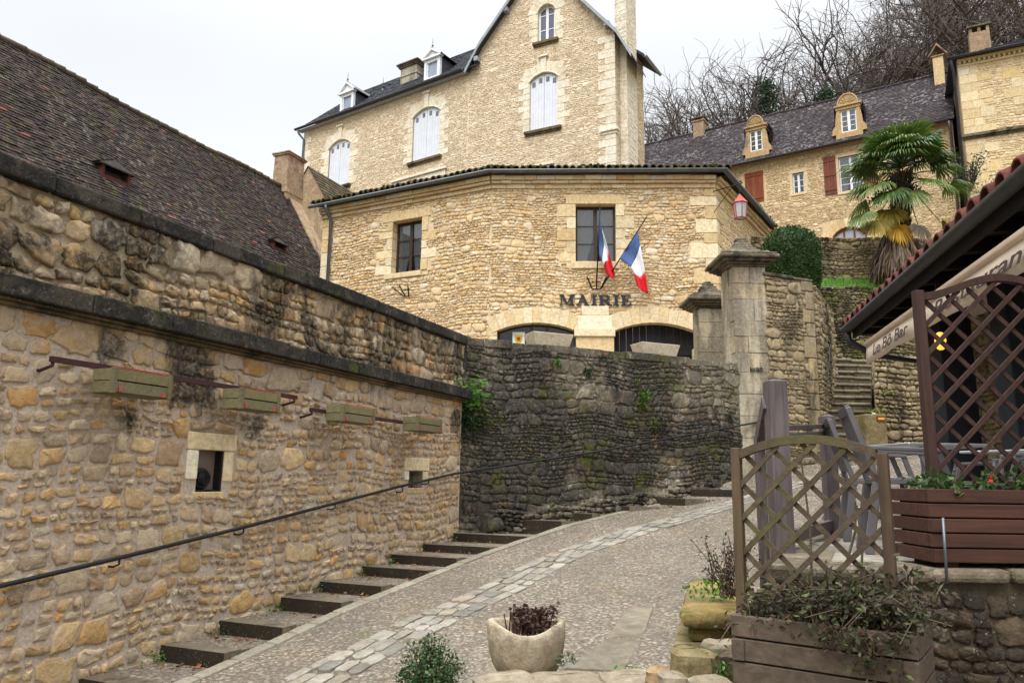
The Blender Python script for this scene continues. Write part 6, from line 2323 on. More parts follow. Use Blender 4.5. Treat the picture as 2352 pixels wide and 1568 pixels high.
def gate_pillar(px_l, px_r, Y, y_cap_b, y_cap_t, y_top, label, depth, z_base):
    a, b = ony(px_l, y_cap_b, Y), ony(px_r, y_cap_b, Y)
    f_ = Fr(a, (1.0, .02))
    W = float(np.hypot(*(b - a)[:2]))
    zc = float(a[2]); zt = float(ony(px_l, y_cap_t, Y)[2]); ztop = float(ony((px_l + px_r) / 2, y_top, Y)[2])
    t = thing('gate_pillar', label, 'pillar', f_.p(W / 2, -depth / 2, z_base), 'stone gate pillars')
    mb = MB()
    z = z_base
    while z < zc - .02:
        h = min(rng.uniform(.3, .48), zc - z)
        q = rng.uniform(-.008, .008)
        if h > .1:
            cut = W * .5
            if rng.random() < .3:
                cut = rng.uniform(.35, .65) * W
                mb.fbox(f_, q, cut - .002, -depth, q, z + .002, z + h - .002, 0, (rng.random(), rng.random(), .5))
                mb.fbox(f_, cut + .002, W + q, -depth, rng.uniform(-.008, .008), z + .002, z + h - .002, 0, (rng.random(), rng.random(), .5))
            else:
                mb.fbox(f_, q, W + q, -depth, q, z + .002, z + h - .002, 0, (rng.random(), rng.random(), .5))
        z += h
    mb.fbox(f_, .03, W - .03, -depth + .03, -.03, z_base, zc)
    # half column on the left side
    mb.fbox(f_, -.05, .02, -depth * .7, -depth * .3, z_base, zc, 0, (.4, .5, .5))
    mb.build('shaft', m_pier, t, bevel=.008)
    mb = MB()
    ex = [(0.0, .0), (.05, .05), (.12, .06), (.2, .08), (.24, .1)]
    z = zc
    H = zt - zc
    for i, (e, hh) in enumerate(((.04, .16), (.1, .16), (.17, .22), (.24, .28), (.2, .18))):
        h = H * hh
        mb.fbox(f_, -e - .05, W + e, -depth - e, e, z + .002, z + h)
        z += h
    # pyramidal top with a worn finial
    n = 7
    cu = W / 2 - .03
    for i in range(n):
        q0, q1 = i / n, (i + 1) / n
        hh = (ztop - zt)
        k0 = 1 - q0 ** .55 * .86
        z0_, z1_ = zt + hh * q0, zt + hh * q1
        ww = (W / 2 + .14) * k0; dd = (depth / 2 + .14) * k0
        j = lambda: rng.uniform(-.03, .03)
        k1 = k0 * .86
        mb.hexa([f_.p(cu - ww + j(), -depth / 2 + dd, z0_), f_.p(cu + ww + j(), -depth / 2 + dd, z0_), f_.p(cu + ww + j(), -depth / 2 - dd, z0_), f_.p(cu - ww + j(), -depth / 2 - dd, z0_),
                 f_.p(cu - ww * .9 + j(), -depth / 2 + dd * .9, z1_), f_.p(cu + ww * .9 + j(), -depth / 2 + dd * .9, z1_), f_.p(cu + ww * .9 + j(), -depth / 2 - dd * .9, z1_), f_.p(cu - ww * .9 + j(), -depth / 2 - dd * .9, z1_)])
    mb.build('capital', m_cap, t, bevel=.03)
    return t, f_, W


gp1, fp1, Wp1 = gate_pillar(1681, 1758, 15.2, 612, 582, 536, 'taller stone gate pillar with blackened capital right of the dark wall', .78, 1.0)
gp2, fp2, Wp2 = gate_pillar(1606, 1668, 17.6, 706, 680, 640, 'shorter stone gate pillar half hidden behind the taller one', .6, 2.6)
a = fp1.hit(1722, 852); b = fp1.hit(1751, 845)
lettering('MAIRIE', fp1, a[0], b[0], fp1.hit(1736, 853)[1], fp1.hit(1736, 844)[1], .012, .015, 'pillar_lettering', 'small dark capitals MAIRIE fixed on the taller gate pillar', m_letter)

# ------------------------------------------------------------------ wall between the pillar and the steps
fp = Fr(fp1.p(Wp1, .02, 0), FD.d)
pu = fp.hit(1872, 800)[0]
zt_ = fp.hit(1800, 639)[1]
pw = thing('pier_wall', 'tall square ended grey ochre wall between the gate pillar and the steps', 'wall', fp.p(pu / 2, 0, 2))
mb = MB()
fpr = Fr(fp.p(pu, 0, 0), (.57, 1.0))
LP = 3.4
q0_, q1_ = np.array(fp.p(0, -.003, 0)), np.array(fp.p(pu, -.003, 0))
bk_ = np.array([*fpr.d, 0]) * 3.4
q_ = [q0_, q1_, q1_ + bk_, q0_ + bk_ * .6]
mb.hexa([(float(q[0]), float(q[1]), .5) for q in q_] + [(float(q[0]), float(q[1]), zt_) for q in q_], 1)
panel(mb, fpr, 0, LP, 1.5, zt_, [], 0.003, 1)
kq = MB()
z, k = 1.6, 0
qh = []
while z < zt_ - .1:
    h = min(rng.uniform(.28, .5), zt_ - z)
    ww, wq = (.3, .16) if k % 2 else (.2, .28)
    kq.fbox(fp, pu - ww, pu + .02, -wq, .03, z + .006, z + h - .006, 0, (rng.random(), rng.random(), .5))
    qh.append((pu - ww, pu + .1, z, z + h)); z += h; k += 1
rc = layout(-.05, pu, 1.4, zt_, .06, .13, .9, 2.4, rng, qh, .35, .2)
stones(mb, fp, rc, .026, .012, rs, 12, 0, 0, 3.0, .09, .03, (1.0, zt_), tilt=.06)
rc = layout(.25, LP, 2.0, zt_, .07, .13, .9, 2.4, rng, [], .3, .2)
stones(mb, fpr, rc, .045, .012, rs, 12, 0, 0, 3.0, .09, .03, (1.5, zt_), tilt=.06)
mb.build('rubble_face', [m_pierw, m_pierm], pw, smooth=True)
kq.build('corner_quoins', m_pierw, pw, bevel=.02)
mb = MB()
u = -.05
while u < pu:
    L = min(rng.uniform(.3, .6), pu + .03 - u)
    mb.fbox(fp, u, u + L - .01, -.45, .03, zt_ + .002, zt_ + .05 + rng.uniform(0, .03)); u += L
mb.build('coping', m_cap, pw, bevel=.02)
mb = MB()
tp_ = fpr.p(.1, .06, 0)
u1_, z1_ = fpr.hit(1905, 790, .05); u0_, z0_ = fpr.hit(1893, 925, .05)
mb.tube([fpr.p(u0_, .07, z0_ - .1), fpr.p(u1_, .07, z1_)], .012, 6)
t = thing('wall_pipe', 'thin grey pipe running up the side of the pier wall by the steps', 'pipe', fpr.p(u0_, .07, z0_))
mb.build('pipe', m_zincd, t)

# ------------------------------------------------------------------ the garden steps
sb0, sb1 = ony(1884, 1040, 15.5), ony(1988, 1040, 15.5)
hs_ = thing('garden_steps', 'steep worn stone steps climbing between the pier wall and the flank wall', 'steps', tuple(sb0))
zb = 2.08
m_nose = stone('worn lit step nosing', [(150, 140, 118), (128, 118, 98), (164, 154, 132)], fine=16, bump=.6, use_tint=False, black=.3, bscale=3, moss=.2)  # paler than the steps: lit top edges put into the colour, besides wear
dirv = np.array(ony(1912, 832, 19.4)[:2]) - np.array(sb0[:2])
fst = Fr(sb0, np.array([1.0, .12]))
NST = 14
dv = dirv / np.hypot(*dirv)
run = np.hypot(*dirv) / NST
zt14 = float(ony(1912, 826, 19.4)[2])
ris = (zt14 - zb) / NST
for i in range(NST):
    mb = MB()
    o = np.array(sb0[:2]) + dv * run * i
    wd = 1.02 if i < 4 else 1.12
    fq = Fr(o, (1.0, .12))
    u = 0
    z = zb + ris * (i + 1)
    while u < wd:
        L = min(rng.uniform(.45, .9), wd - u)
        if wd - u - L < .25: L = wd - u
        q = rng.uniform(-.02, .02)
        zq_ = z + rng.uniform(-.018, .012)
        mb.fbox(fq, u + .002, u + L - .002, -run * 2.2, q - .035, z - ris - .25, zq_ - .062, 0, (rng.random(), rng.random(), .5))
        mb.fbox(fq, u + .004, u + L - .004, -run * 1.5, q, zq_ - .06, zq_, 1, (rng.random(), rng.random(), .5))
        u += L
    mb.build('step', [m_stair if i > 2 else m_block, m_nose], hs_, bevel=.02)
# ------------------------------------------------------------------ flank wall right of the steps
fk = Fr(ony(1992, 960, 15.4), (1.0, .05))
ftop = fk.hit(2060, 818)[1]
fkw = thing('flank_wall', 'low rubble wall with mossy ledges right of the garden steps', 'wall', fk.p(2, 0, 2))
mb = MB()
bkx, bky = dv * 4.4
q_ = [fk.p(.18, -.003, 1.4), fk.p(7.5, -.003, 1.4), fk.p(7.5, -4.2, 1.4), (fk.p(.18, 0, 0)[0] + bkx, fk.p(.18, 0, 0)[1] + bky, 1.4)]
mb.hexa(q_ + [(x, y, ftop) for x, y, z in q_], 1)
rc = layout(.2, 7.5, 1.6, ftop, .07, .13, .9, 2.5, rng, [], .3, .25)
stones(mb, fk, rc, .05, .012, rs, 12, 0, 0, 3.0, .09, .03, (1.4, ftop + .03), tilt=.06)
mb.build('rubble_face', [m_pierw, m_pierm], fkw, smooth=True)
u0_, zt2 = fk.hit(1986, 950, .5); u1_, _ = fk.hit(2036, 950, .5)
mb = MB()
mb.fbox(fk, u0_, u1_, -.3, .5, 1.4, zt2)
mb.build('corner_block', m_block, fkw, bevel=.03)
for (xa, xb, yy, wv) in ((1986, 2040, 944, .3), (2016, 2056, 902, .06)):
    mb = MB()
    ua, z_ = fk.hit(xa, yy, wv); ub, _ = fk.hit(xb, yy, wv)
    pts = []
    for _ in range(170):
        x = rng.uniform(-1, 1); y = rng.uniform(-1, 1)
        if x * x + y * y > 1: continue
        pts.append(fk.p((ua + ub) / 2 + x * (ub - ua) / 2, wv + y * .16, z_ - .04 + .09 * (1 - x * x) * (1 - y * y) + rng.uniform(-.02, .02)))
    leaves(mb, pts, .05, rng)
    mb.build('moss_cushion', leafmat('wall moss', [(86, 96, 24), (110, 116, 36), (64, 76, 20)], trans=.1), fkw)
t_ = thing('plaque', 'small red brown plaque with a yellow stripe on the corner block', 'plaque', fk.p(u1_ - .1, .5, zt2 - .1))
ua, z1_ = fk.hit(2013, 955, .51); ub, z0_ = fk.hit(2034, 967, .51)
mb = MB(); mb.fbox(fk, ua, ub, .5, .515, z0_, z1_); mb.build('plate', m_plq, t_)
mb = MB(); mb.fbox(fk, ua + .03, ub - .02, .515, .52, (z0_ + z1_) / 2 - .02, (z0_ + z1_) / 2 + .02); mb.build('stripe', m_pyel, t_)

# ------------------------------------------------------------------ terrace walls above the steps
ft1 = Fr(ony(1880, 700, 19.9), (1.0, .05))
z1t = ft1.hit(1960, 660)[1]
tw1 = thing('terrace_wall', 'mossy dry stone terrace wall at the head of the garden steps', 'wall', ft1.p(2, 0, 4), 'garden terrace walls')
mb = MB()
mb.fbox(ft1, -1.5, 9, -.5, -.003, 3.5, z1t, 1)
rc = layout(-1.0, 9, 4.0, z1t, .07, .13, .9, 2.5, rng, [], .3, .25)
stones(mb, ft1, rc, .05, .008, rs, 12, 0, 0, 2.9, .1, .04, (3.5, z1t + .03), tilt=.08)
mb.build('rubble_face', [stone('mossy dry rubble', [(132, 122, 92), (150, 136, 104), (112, 104, 82), (162, 148, 114)], val=(.6, 1.05), fine=18, bump=.9, black=.4, moss=.62, mscale=1.3, lichen=.4), m_darkm], tw1, smooth=True)
ft2 = Fr(ony(1870, 600, 22.6), (1.0, .0))
z2t = ft2.hit(1960, 546)[1]; z2b = ft2.hit(1960, 640)[1]
tw2 = thing('terrace_wall', 'upper grey stone terrace wall behind the palm trunk', 'wall', ft2.p(2, 0, z2b), 'garden terrace walls')
mb = MB()
mb.fbox(ft2, -2.5, 9, -.5, -.003, z2b - 1.5, z2t, 1)
rc = layout(-2.5, 9, z2b - .6, z2t, .08, .14, .9, 2.5, rng, [], .35, .2)
stones(mb, ft2, rc, .05, .008, rs, 12, 0, 0, 2.9, .1, .04, (z2b - 1, z2t + .02), tilt=.06)
mb.build('rubble_face', [m_pierw, m_pierm], tw2, smooth=True)

# ------------------------------------------------------------------ hillside terrain behind everything


def sstep(x, a, b):
    t = min(1.0, max(0.0, (x - a) / (b - a)))
    return t * t * (3 - 2 * t)


def hill_z(x, y):
    g1 = z1t - .08 + min(1.0, (y - 20.4) / 2.1) * (z2b - z1t) if y < 23.0 else z2t - .2 + (y - 23.0) * .24
    low = 2.9 + max(0, y - 25) * .12
    k = sstep(x, 6.2, 8.0)
    z = low * (1 - k) + g1 * k
    # steep wooded slope, higher towards the right
    if y > 44:
        s_ = sstep(x - .25 * (y - 44), 14, 40)
        z += min(y - 44, 36) * (.12 + .62 * s_) * sstep(y, 44, 50)
    return z


mb = MB()
xs = np.concatenate([np.arange(-60, 6, 6), np.arange(6, 30, 1.0), np.arange(30, 121, 6)])
ys = np.concatenate([np.arange(20.3, 26, .4), np.arange(26, 60, 2), np.arange(60, 161, 8)])
V = [(float(x), float(y), hill_z(x, y) + .15 * math.sin(x * 1.3) * math.sin(y * .9) * (1 if y > 27 else .1)) for y in ys for x in xs]
nx = len(xs)
mb.add(V, [(j * nx + i, j * nx + i + 1, (j + 1) * nx + i + 1, (j + 1) * nx + i) for j in range(len(ys) - 1) for i in range(nx - 1)])
mb.build('hillside', stone('leaf litter slope', [(92, 80, 64), (108, 94, 76), (78, 68, 54)], fine=5, bump=.9, use_tint=False, moss=.3, mscale=.4), smooth=True, kind='structure')
# grass strip on the terrace
mb = MB()
rg = random.Random(5)
for _ in range(5200):
    u = rg.uniform(-1.2, 8); y = rg.uniform(0, 2.2)
    x_, y_, _z = ft1.p(u, -.15 - y, 0)
    z_ = hill_z(x_, y_) - .02
    h = rg.uniform(.1, .3)
    a = rg.uniform(0, 6.28); lx, ly = math.cos(a) * .012, math.sin(a) * .012
    bx, by = rg.gauss(0, .05), rg.gauss(0, .05)
    t = (rg.random(), rg.random(), .5)
    mb.add([(x_ - lx, y_ - ly, z_), (x_ + lx, y_ + ly, z_), (x_ + bx, y_ + by, z_ + h)], [(0, 1, 2)], 0, t)
prop(mb.build('grass', m_grass), 'bright green grass on the garden terrace', 'grass', None, 'stuff')
# courtyard gate of red boards
gq = ony(1742, 558, 24.3); gq2 = ony(1783, 528, 24.3)
t = thing('wooden_gate', 'red brown board gate between the town hall eave and the clipped bush', 'gate', tuple(gq))
fgte = Fr(gq, (1, 0))
for i in range(4):
    mb = MB()
    w_ = (gq2[0] - gq[0]) * 1.6 / 4
    mb.fbox(fgte, i * w_ + .005, (i + 1) * w_ - .005, -.04, 0, gq[2] - 1.4, gq2[2] + (.02 * i), 0, (.5, rng.random(), .5))
    mb.build('board', m_redsh, t)
mb = MB()
mb.fbox(fgte, 0, w_ * 4, -.08, -.04, gq2[2] - .25, gq2[2] - .13); mb.fbox(fgte, 0, w_ * 4, -.08, -.04, gq[2] - .5, gq[2] - .38)
mb.build('rail', m_redsh, t)

# ------------------------------------------------------------------ clipped bush
bc = ony(1816, 586, 17.0)
rb = 67 / FOC * 17.2
t = thing('topiary_bush', 'dense dark green bush clipped to a dome behind the pier wall', 'bush', (float(bc[0]), float(bc[1]), float(bc[2]) - .9))
mb = MB()
rg = random.Random(9)
core = [(rb * .93 * math.sin(q), -.95 * rb * math.cos(q) if q > 1.57 else 0) for q in ()]
prof = []
for i in range(15):
    q = i / 14
    zz = -1.3 * rb + q * 2.25 * rb
    r_ = rb * .9 * (math.sqrt(max(0, 1 - ((zz) / (rb * .97)) ** 2)) if zz > 0 else 1 - .12 * (zz / (1.3 * rb)) ** 2)
    prof.append((max(.02, r_), zz))
mb.lathe(tuple(bc), prof, 20)
mb.build('core', m_ivy, t)
mb = MB()
pts = []
for _ in range(11000):
    th_ = rg.uniform(0, 6.283); q = rg.uniform(-1.3, 1)
    lump = 1 + .03 * math.sin(th_ * 5 + q * 4) + .025 * math.sin(th_ * 9 - q * 7)
    if q > 0: r_, zz = math.sqrt(max(0, 1 - q ** 2.3)), q
    else: r_, zz = 1 - .08 * q * q, q
    k = lump * rg.uniform(.9, 1.02)
    pts.append((bc[0] + rb * r_ * k * math.cos(th_), bc[1] + rb * r_ * k * math.sin(th_), bc[2] + rb * zz * (k if q > 0 else 1)))
leaves(mb, pts, .06, rg, asp=.55)
mb.build('foliage', m_topi, t)

# ------------------------------------------------------------------ palm
PB = np.array(ony(2068, 640, 21.0))
PT = np.array(ony(2072, 400, 21.0))
palm = thing('fan_palm', 'shaggy fan palm with yellowing lower fronds on the garden terrace', 'palm', tuple(PB))
rg = random.Random(19)
mb = MB()
pts = [PB + (PT - PB) * q + np.array([.05 * math.sin(q * 5), 0, 0]) for q in np.linspace(-.12, 1, 12)]
mb.tube(pts, [.2 + .05 * math.sin(i * 2.3) for i in range(12)], 12)
for _ in range(420):      # fibrous leaf bases
    q = rg.uniform(0.3, 1); a = rg.uniform(0, 6.28)
    c = PB + (PT - PB) * q
    p0 = Vector(c) + Vector((math.cos(a) * .17, math.sin(a) * .17, 0))
    p1 = p0 + Vector((math.cos(a) * .12, math.sin(a) * .12, rg.uniform(.1, .25)))
    mb.beam(p0, p1, .035, .015, up=(math.cos(a), math.sin(a), .3), t=(rg.random(), rg.random(), .5))
mb.build('trunk', m_fibre, palm)


def frond(mb, base, az, el, L, R, n, rg, droop, span=2.7, width=.042, tr=(0, 1), stalk=True):
    """Fan leaf: a petiole from base, then leaflets radiating from its tip and bending at their ends."""
    d = Vector((math.cos(az) * math.cos(el), math.sin(az) * math.cos(el), math.sin(el)))
    side = d.cross(Vector((0, 0, 1))).normalized()
    up = side.cross(d).normalized()
    b = Vector(base)
    tip = b + d * L + Vector((0, 0, -.10 * L))
    if stalk: mb.tube([b, b + d * L * .5, tip], [.022, .016, .012], 5, 0, (tr[0], .3, .5))
    tv = rg.uniform(*tr)
    for i in range(n):
        a = -span / 2 * 1.15 + span * 1.15 * i / (n - 1)
        r_ = R * (1 - .22 * (abs(a) / (span * .6)) ** 2) * rg.uniform(.9, 1.05)
        v = d * math.cos(a) + side * math.sin(a)
        nrm = up
        fold = .12 * (1 if i % 2 else -1)
        w_ = width * rg.uniform(.8, 1.15)
        s2 = v.cross(nrm).normalized()
        p0 = tip
        dr = Vector((0, 0, -1))
        p1 = p0 + v * r_ * .45 + up * .06 * R
        p2 = p0 + v * r_ * .78 + dr * droop * r_ * .12
        p3 = p0 + v * r_ * .96 + dr * droop * r_ * .42 + Vector((rg.gauss(0, .02), rg.gauss(0, .02), 0))
        t = (min(1, max(0, tv + rg.uniform(-.12, .12))), rg.random(), .5)
        mb.add([tuple(p0), tuple(p1 + s2 * w_ * .6), tuple(p1 - s2 * w_ * .6 + up * fold * .1), tuple(p2 + s2 * w_ * .5), tuple(p2 - s2 * w_ * .5 + up * fold * .1), tuple(p3)],
               [(0, 1, 2), (1, 3, 4, 2), (3, 5, 4)], 0, t)


CR = PT + np.array([0, 0, .2])
mb = MB()
for k in range(52):
    az = k * 2.4 + rg.uniform(-.3, .3)
    el = rg.choice([1.25, 1.0, .8, .6, .45, .3, .15]) + rg.uniform(-.12, .12)
    frond(mb, CR, az, el, rg.uniform(.6, 1.0), rg.uniform(.78, 1.0), 30, rg, .45 + .7 * (1.2 - el) * .5, tr=(.1, .7))
for az, el, L, tr in ((2.9, -.15, .95, (.4, .8)), (3.6, -.35, 1.05, (.4, .9)), (2.6, -.5, 1.1, (.3, .7)), (-.1, -.1, 1.3, (.6, 1.0)), (-.5, .15, .9, (.3, .7)), (3.9, -.55, 1.15, (.3, .6)), (5.2, -.4, .9, (.3, .7)), (4.4, -.7, 1.0, (.2, .6))):
    frond(mb, CR - np.array([0, 0, .3]), az, el, L, .78, 32, rg, .9, tr=tr)
mb.build('crown', m_palm, palm)
for (px, py, az, el, mt, tr) in ((2010, 505, 4.2, -1.0, m_palmy, (.3, 1)), (2058, 515, 4.7, -1.15, m_palmy, (0, .8)), (1985, 490, 3.7, -.8, m_palm, (.3, .8)), (2160, 510, 5.8, -.6, m_palmy, (.4, .8)), (2108, 515, 5.2, -1.2, m_palmg, (0, 1)), (2040, 480, 4.4, -1.0, m_palmy, (.4, .8))):
    mb = MB()
    tip = np.array(ony(px, py, 20.6))
    base = CR - np.array([0, 0, .45])
    v = tip - base
    L = float(np.linalg.norm(v))
    az_, el_ = math.atan2(v[1], v[0]), math.asin(v[2] / L)
    n = 30
    d = Vector(v / L)
    mb.tube([Vector(base), Vector(base) + d * L * .5 + Vector((0, 0, .06)), Vector(tip)], [.022, .016, .012], 5, 0, (.5, .4, .5))
    frond(mb, tip, az, el, .02, .66, n, rg, .5, span=2.4, tr=tr, stalk=False)
    mb.build('hanging_frond', mt, palm)
mb = MB()    # skirt of dead leaves
for _ in range(1500):
    a = rg.uniform(0, 6.28); q = rg.random()
    r0 = .2 + .62 * q ** .6 * rg.uniform(.5, 1.15)
    c = np.array([PB[0], PB[1], 0])
    zt_ = PB[2] + 1.45 - 1.0 * q + rg.uniform(-.15, .15)
    L = rg.uniform(.4, .85)
    p0 = Vector((c[0] + math.cos(a) * r0 * .8, c[1] + math.sin(a) * r0 * .8, zt_))
    p1 = p0 + Vector((math.cos(a) * .16, math.sin(a) * .16, -L * .5))
    p2 = p1 + Vector((math.cos(a) * .04 + rg.gauss(0, .05), math.sin(a) * .04 + rg.gauss(0, .05), -L * .5))
    s_ = Vector((-math.sin(a), math.cos(a), 0)) * rg.uniform(.012, .03)
    mb.add([tuple(p0 - s_), tuple(p0 + s_), tuple(p1 + s_), tuple(p1 - s_), tuple(p2)], [(0, 1, 2, 3), (3, 2, 4)], 0, (rg.random(), rg.random(), .5))
mb.build('dead_skirt', m_palmd, palm)
mb = MB()
for (px, py) in ((2030, 440), (2052, 418), (2012, 455), (2090, 425), (2108, 440)):
    c = ony(px, py, 20.55)
    for _ in range(70):
        p = (c[0] + rg.gauss(0, .09), c[1] + rg.gauss(0, .07), c[2] + rg.gauss(0, .1))
        mb.lathe(p, [(.006, -.025), (.026, -.01), (.026, .01), (.006, .025)], 5)
    mb.tube([tuple(CR - np.array([0, 0, .1])), tuple(c)], .012, 5)
mb.build('fruit_cluster', m_fruit, palm)

# ------------------------------------------------------------------ bare trees on the hill


def bare_tree(seed, H, spread, levels=5, lean=0.0):
    """Returns (trunk and limbs, twigs) as two shape lists, foot at the origin."""
    rg = random.Random(seed)
    big, small = MB(), MB()

    def grow(p, d, L, r, lv):
        n = 4 if lv >= 3 else 3
        pts, rad = [p], [r]
        q = Vector(p); dd = Vector(d)
        for i in range(n):
            w_ = .17 if lv >= 3 else .3
            dd = (dd + Vector((rg.gauss(0, w_), rg.gauss(0, w_), rg.gauss(.02, w_ * .8)))).normalized()
            q = q + dd * (L / n)
            pts.append(tuple(q)); rad.append(r * (1 - .42 * (i + 1) / n))
        tgt = big if lv >= 3 else small
        tgt.tube(pts, rad, 7 if lv >= 4 else (5 if lv == 3 else 3), cap=False, t=(rg.random(), rg.random(), .5))
        if lv == 0: return
        kids = {5: 5, 4: 4, 3: 4, 2: 4, 1: 4}.get(lv, 4)
        for k in range(kids):
            f = 1.0 if k == 0 else rg.uniform(.35, 1.0)
            i = min(int(f * n), n - 1); ff_ = f * n - i
            b = Vector(pts[i]).lerp(Vector(pts[i + 1]), ff_)
            axis = dd.cross(Vector((rg.gauss(0, 1), rg.gauss(0, 1), rg.gauss(0, 1)))).normalized()
            ang = rg.uniform(.12, .35) if k == 0 else rg.uniform(.45, .95) * spread
            nd = (dd * math.cos(ang) + axis * math.sin(ang)).normalized()
            if nd.z < -.25: nd.z = -.1
            grow(tuple(b), nd, L * rg.uniform(.6, .84), max(.008, rad[i] * (.8 if k == 0 else .62)), lv - 1)

    grow((0, 0, -.5), Vector((lean, 0, 1)).normalized(), H * .27, H * .02, levels)
    return big, small


TREES = []
PROT = [bare_tree(3, 14, 1.15), bare_tree(8, 13, 1.3), bare_tree(15, 15, 1.05), bare_tree(23, 12, 1.2, lean=.35)]
SPOT = [  # px, distance, picture row of the top, prototype, rotation, label
    (1865, 50, -60, 0, .3, 'spreading bare tree rising above the long roof between its two dormers'),
    (1820, 52, 40, 3, 3.3, 'low leaning bare tree left of the right dormer with dark forked limbs'),
    (1745, 54, 105, 1, 1.2, 'bare bushy tree above the left dormer of the long house'),
    (1640, 56, 225, 1, 2.9, 'small bare tree behind the small chimney of the long house'),
    (1570, 58, 262, 3, 4.4, 'smallest pale bare tree beside the tall cream house'),
    (1985, 54, -60, 2, 2.0, 'tall bare tree above the right dormer reaching out of the frame'),
    (2060, 50, -40, 0, 4.0, 'bare tree behind the ridge left of the tiled chimney'),
    (2150, 56, -60, 2, 5.2, 'tall straight bare tree behind the tiled chimney'),
    (2260, 60, -120, 1, .8, 'bare tree behind the right corner house chimney'),
    (2330, 58, -120, 2, 1.5, 'dark bare tree above the slate roof at the right edge'),
    (2420, 62, -140, 0, 2.6, 'bare tree at the far right, mostly outside the frame'),
    (2120, 72, -70, 2, 3.6, 'thin bare tree high on the slope left of the chimney pots'),
    (2220, 76, -120, 1, 1.9, 'thin bare tree high on the slope above the corner house'),
    (1950, 70, 40, 1, 5.6, 'hazy bare tree farther up the slope above the right dormer'),
    (2310, 84, -150, 0, 4.7, 'bare tree highest on the slope near the top right corner'),
    (2030, 80, 10, 3, 1.1, 'slender bare tree far up the slope behind the ridge'),
    (2180, 90, -60, 3, 2.2, 'far bare tree between the two chimneys on the right'),
    (1820, 62, 90, 2, .9, 'fine twigged bare tree behind the ivy smothered tree'),
]
first = {}
PH = [max(v[2] for v in p[1].v) for p in PROT]
for px, Y, yt, k, rz, lb in SPOT:
    P = ony(px, yt, Y)
    z = hill_z(float(P[0]), float(P[1]))
    if k not in first:
        t = thing('bare_tree', lb, 'tree', (0, 0, 0), 'bare trees on the hillside')
        PROT[k][0].build('trunk', m_bark, t, smooth=True)
        PROT[k][1].build('crown', m_twig, t)
        first[k] = t
    else:
        t = copy_tree(first[k])
        t['label'] = lb
    t.location = (float(P[0]), float(P[1]), z)
    t.rotation_euler = (0, 0, rz)
    sc = (float(P[2]) - z) / PH[k]
    t.scale = (sc, sc, sc)
# ivy covered conifer shape left of the middle
for (px, py, Y, h, r_, lb) in ((1762, 262, 46, 4.4, 1.35, 'dark green ivy smothered tree behind the roof left of centre'), (1900, 250, 47, 2.2, 1.6, 'dark evergreen shrubs at the ridge between the dormers')):
    P = ony(px, py, Y)
    t = thing('ivy_tree', lb, 'tree', (float(P[0]), float(P[1]), float(P[2]) - h * .55))
    rg = random.Random(px)
    mb = MB()
    mb.tube([(P[0], P[1], P[2] - h), (P[0] + .2, P[1], P[2] + h * .42)], [.25, .06], 7)
    mb.build('trunk', m_bark, t)
    mb = MB()
    pts = []
    for _ in range(130):
        q = rg.random()
        a = rg.uniform(0, 6.28)
        rr = r_ * (1 - .75 * q) * rg.uniform(.3, 1.1)
        c = (P[0] + rr * math.cos(a), P[1] + rr * math.sin(a), P[2] - h * .5 + h * q)
        s_ = rg.uniform(.12, .3)
        for _ in range(24): pts.append((c[0] + rg.gauss(0, s_), c[1] + rg.gauss(0, s_), c[2] + rg.gauss(0, s_ * .8)))
    leaves(mb, pts, .16, rg, asp=.7)
    mb.build('crown', m_ivy, t)
# undergrowth: brambles, saplings and ivy on the slope
mb = MB()
rg = random.Random(77)
pts = []
for _ in range(900):
    px = rg.uniform(1900, 2420)
    Y = rg.uniform(46, 95)
    x_ = (px - 1176) / FOC * Y
    z_ = hill_z(x_, Y)
    s_ = rg.uniform(.4, 1.3)
    for _ in range(16): pts.append((x_ + rg.gauss(0, s_), Y + rg.gauss(0, s_), z_ + abs(rg.gauss(0, s_ * .8))))
leaves(mb, pts, .3, rg, asp=.5)
prop(mb.build('undergrowth', m_under), 'brown and dark green undergrowth on the wooded slope', 'undergrowth', None, 'stuff')
# pale shrub below the corner house
for (px, py, Y, r_, n_, lb, ls) in ((2285, 450, 26, .9, 900, 'grey green loose shrub below the corner house', .12), (2225, 380, 29, .7, 500, 'dark ivy climbing the corner between the long house and the corner house', .14)):
    P = ony(px, py, Y)
    t = thing('shrub', lb, 'shrub', (float(P[0]), float(P[1]), float(P[2]) - r_ * 1.6))
    mb = MB()
    rg = random.Random(px)
    pts = []
    for k in range(26):
        a = rg.uniform(0, 6.28)
        b = Vector((P[0], P[1], P[2] - r_ * 1.6)); e = Vector((P[0] + rg.gauss(0, r_ * .55), P[1] + rg.gauss(0, r_ * .3), P[2] + rg.uniform(-.6, .9) * r_))
        mb.tube([b, b.lerp(e, .5) + Vector((0, 0, .1)), e], [.018, .012, .006], 4)
        for _ in range(n_ // 26):
            q = rg.uniform(.35, 1)
            c = b.lerp(e, q)
            pts.append((c.x + rg.gauss(0, .1), c.y + rg.gauss(0, .1), c.z + rg.gauss(0, .1)))
    mb.build('stems', m_twig, t)
    mb = MB()
    leaves(mb, pts, ls, rg, asp=.4)
    mb.build('foliage', m_shrub if px > 2250 else m_ivy, t)


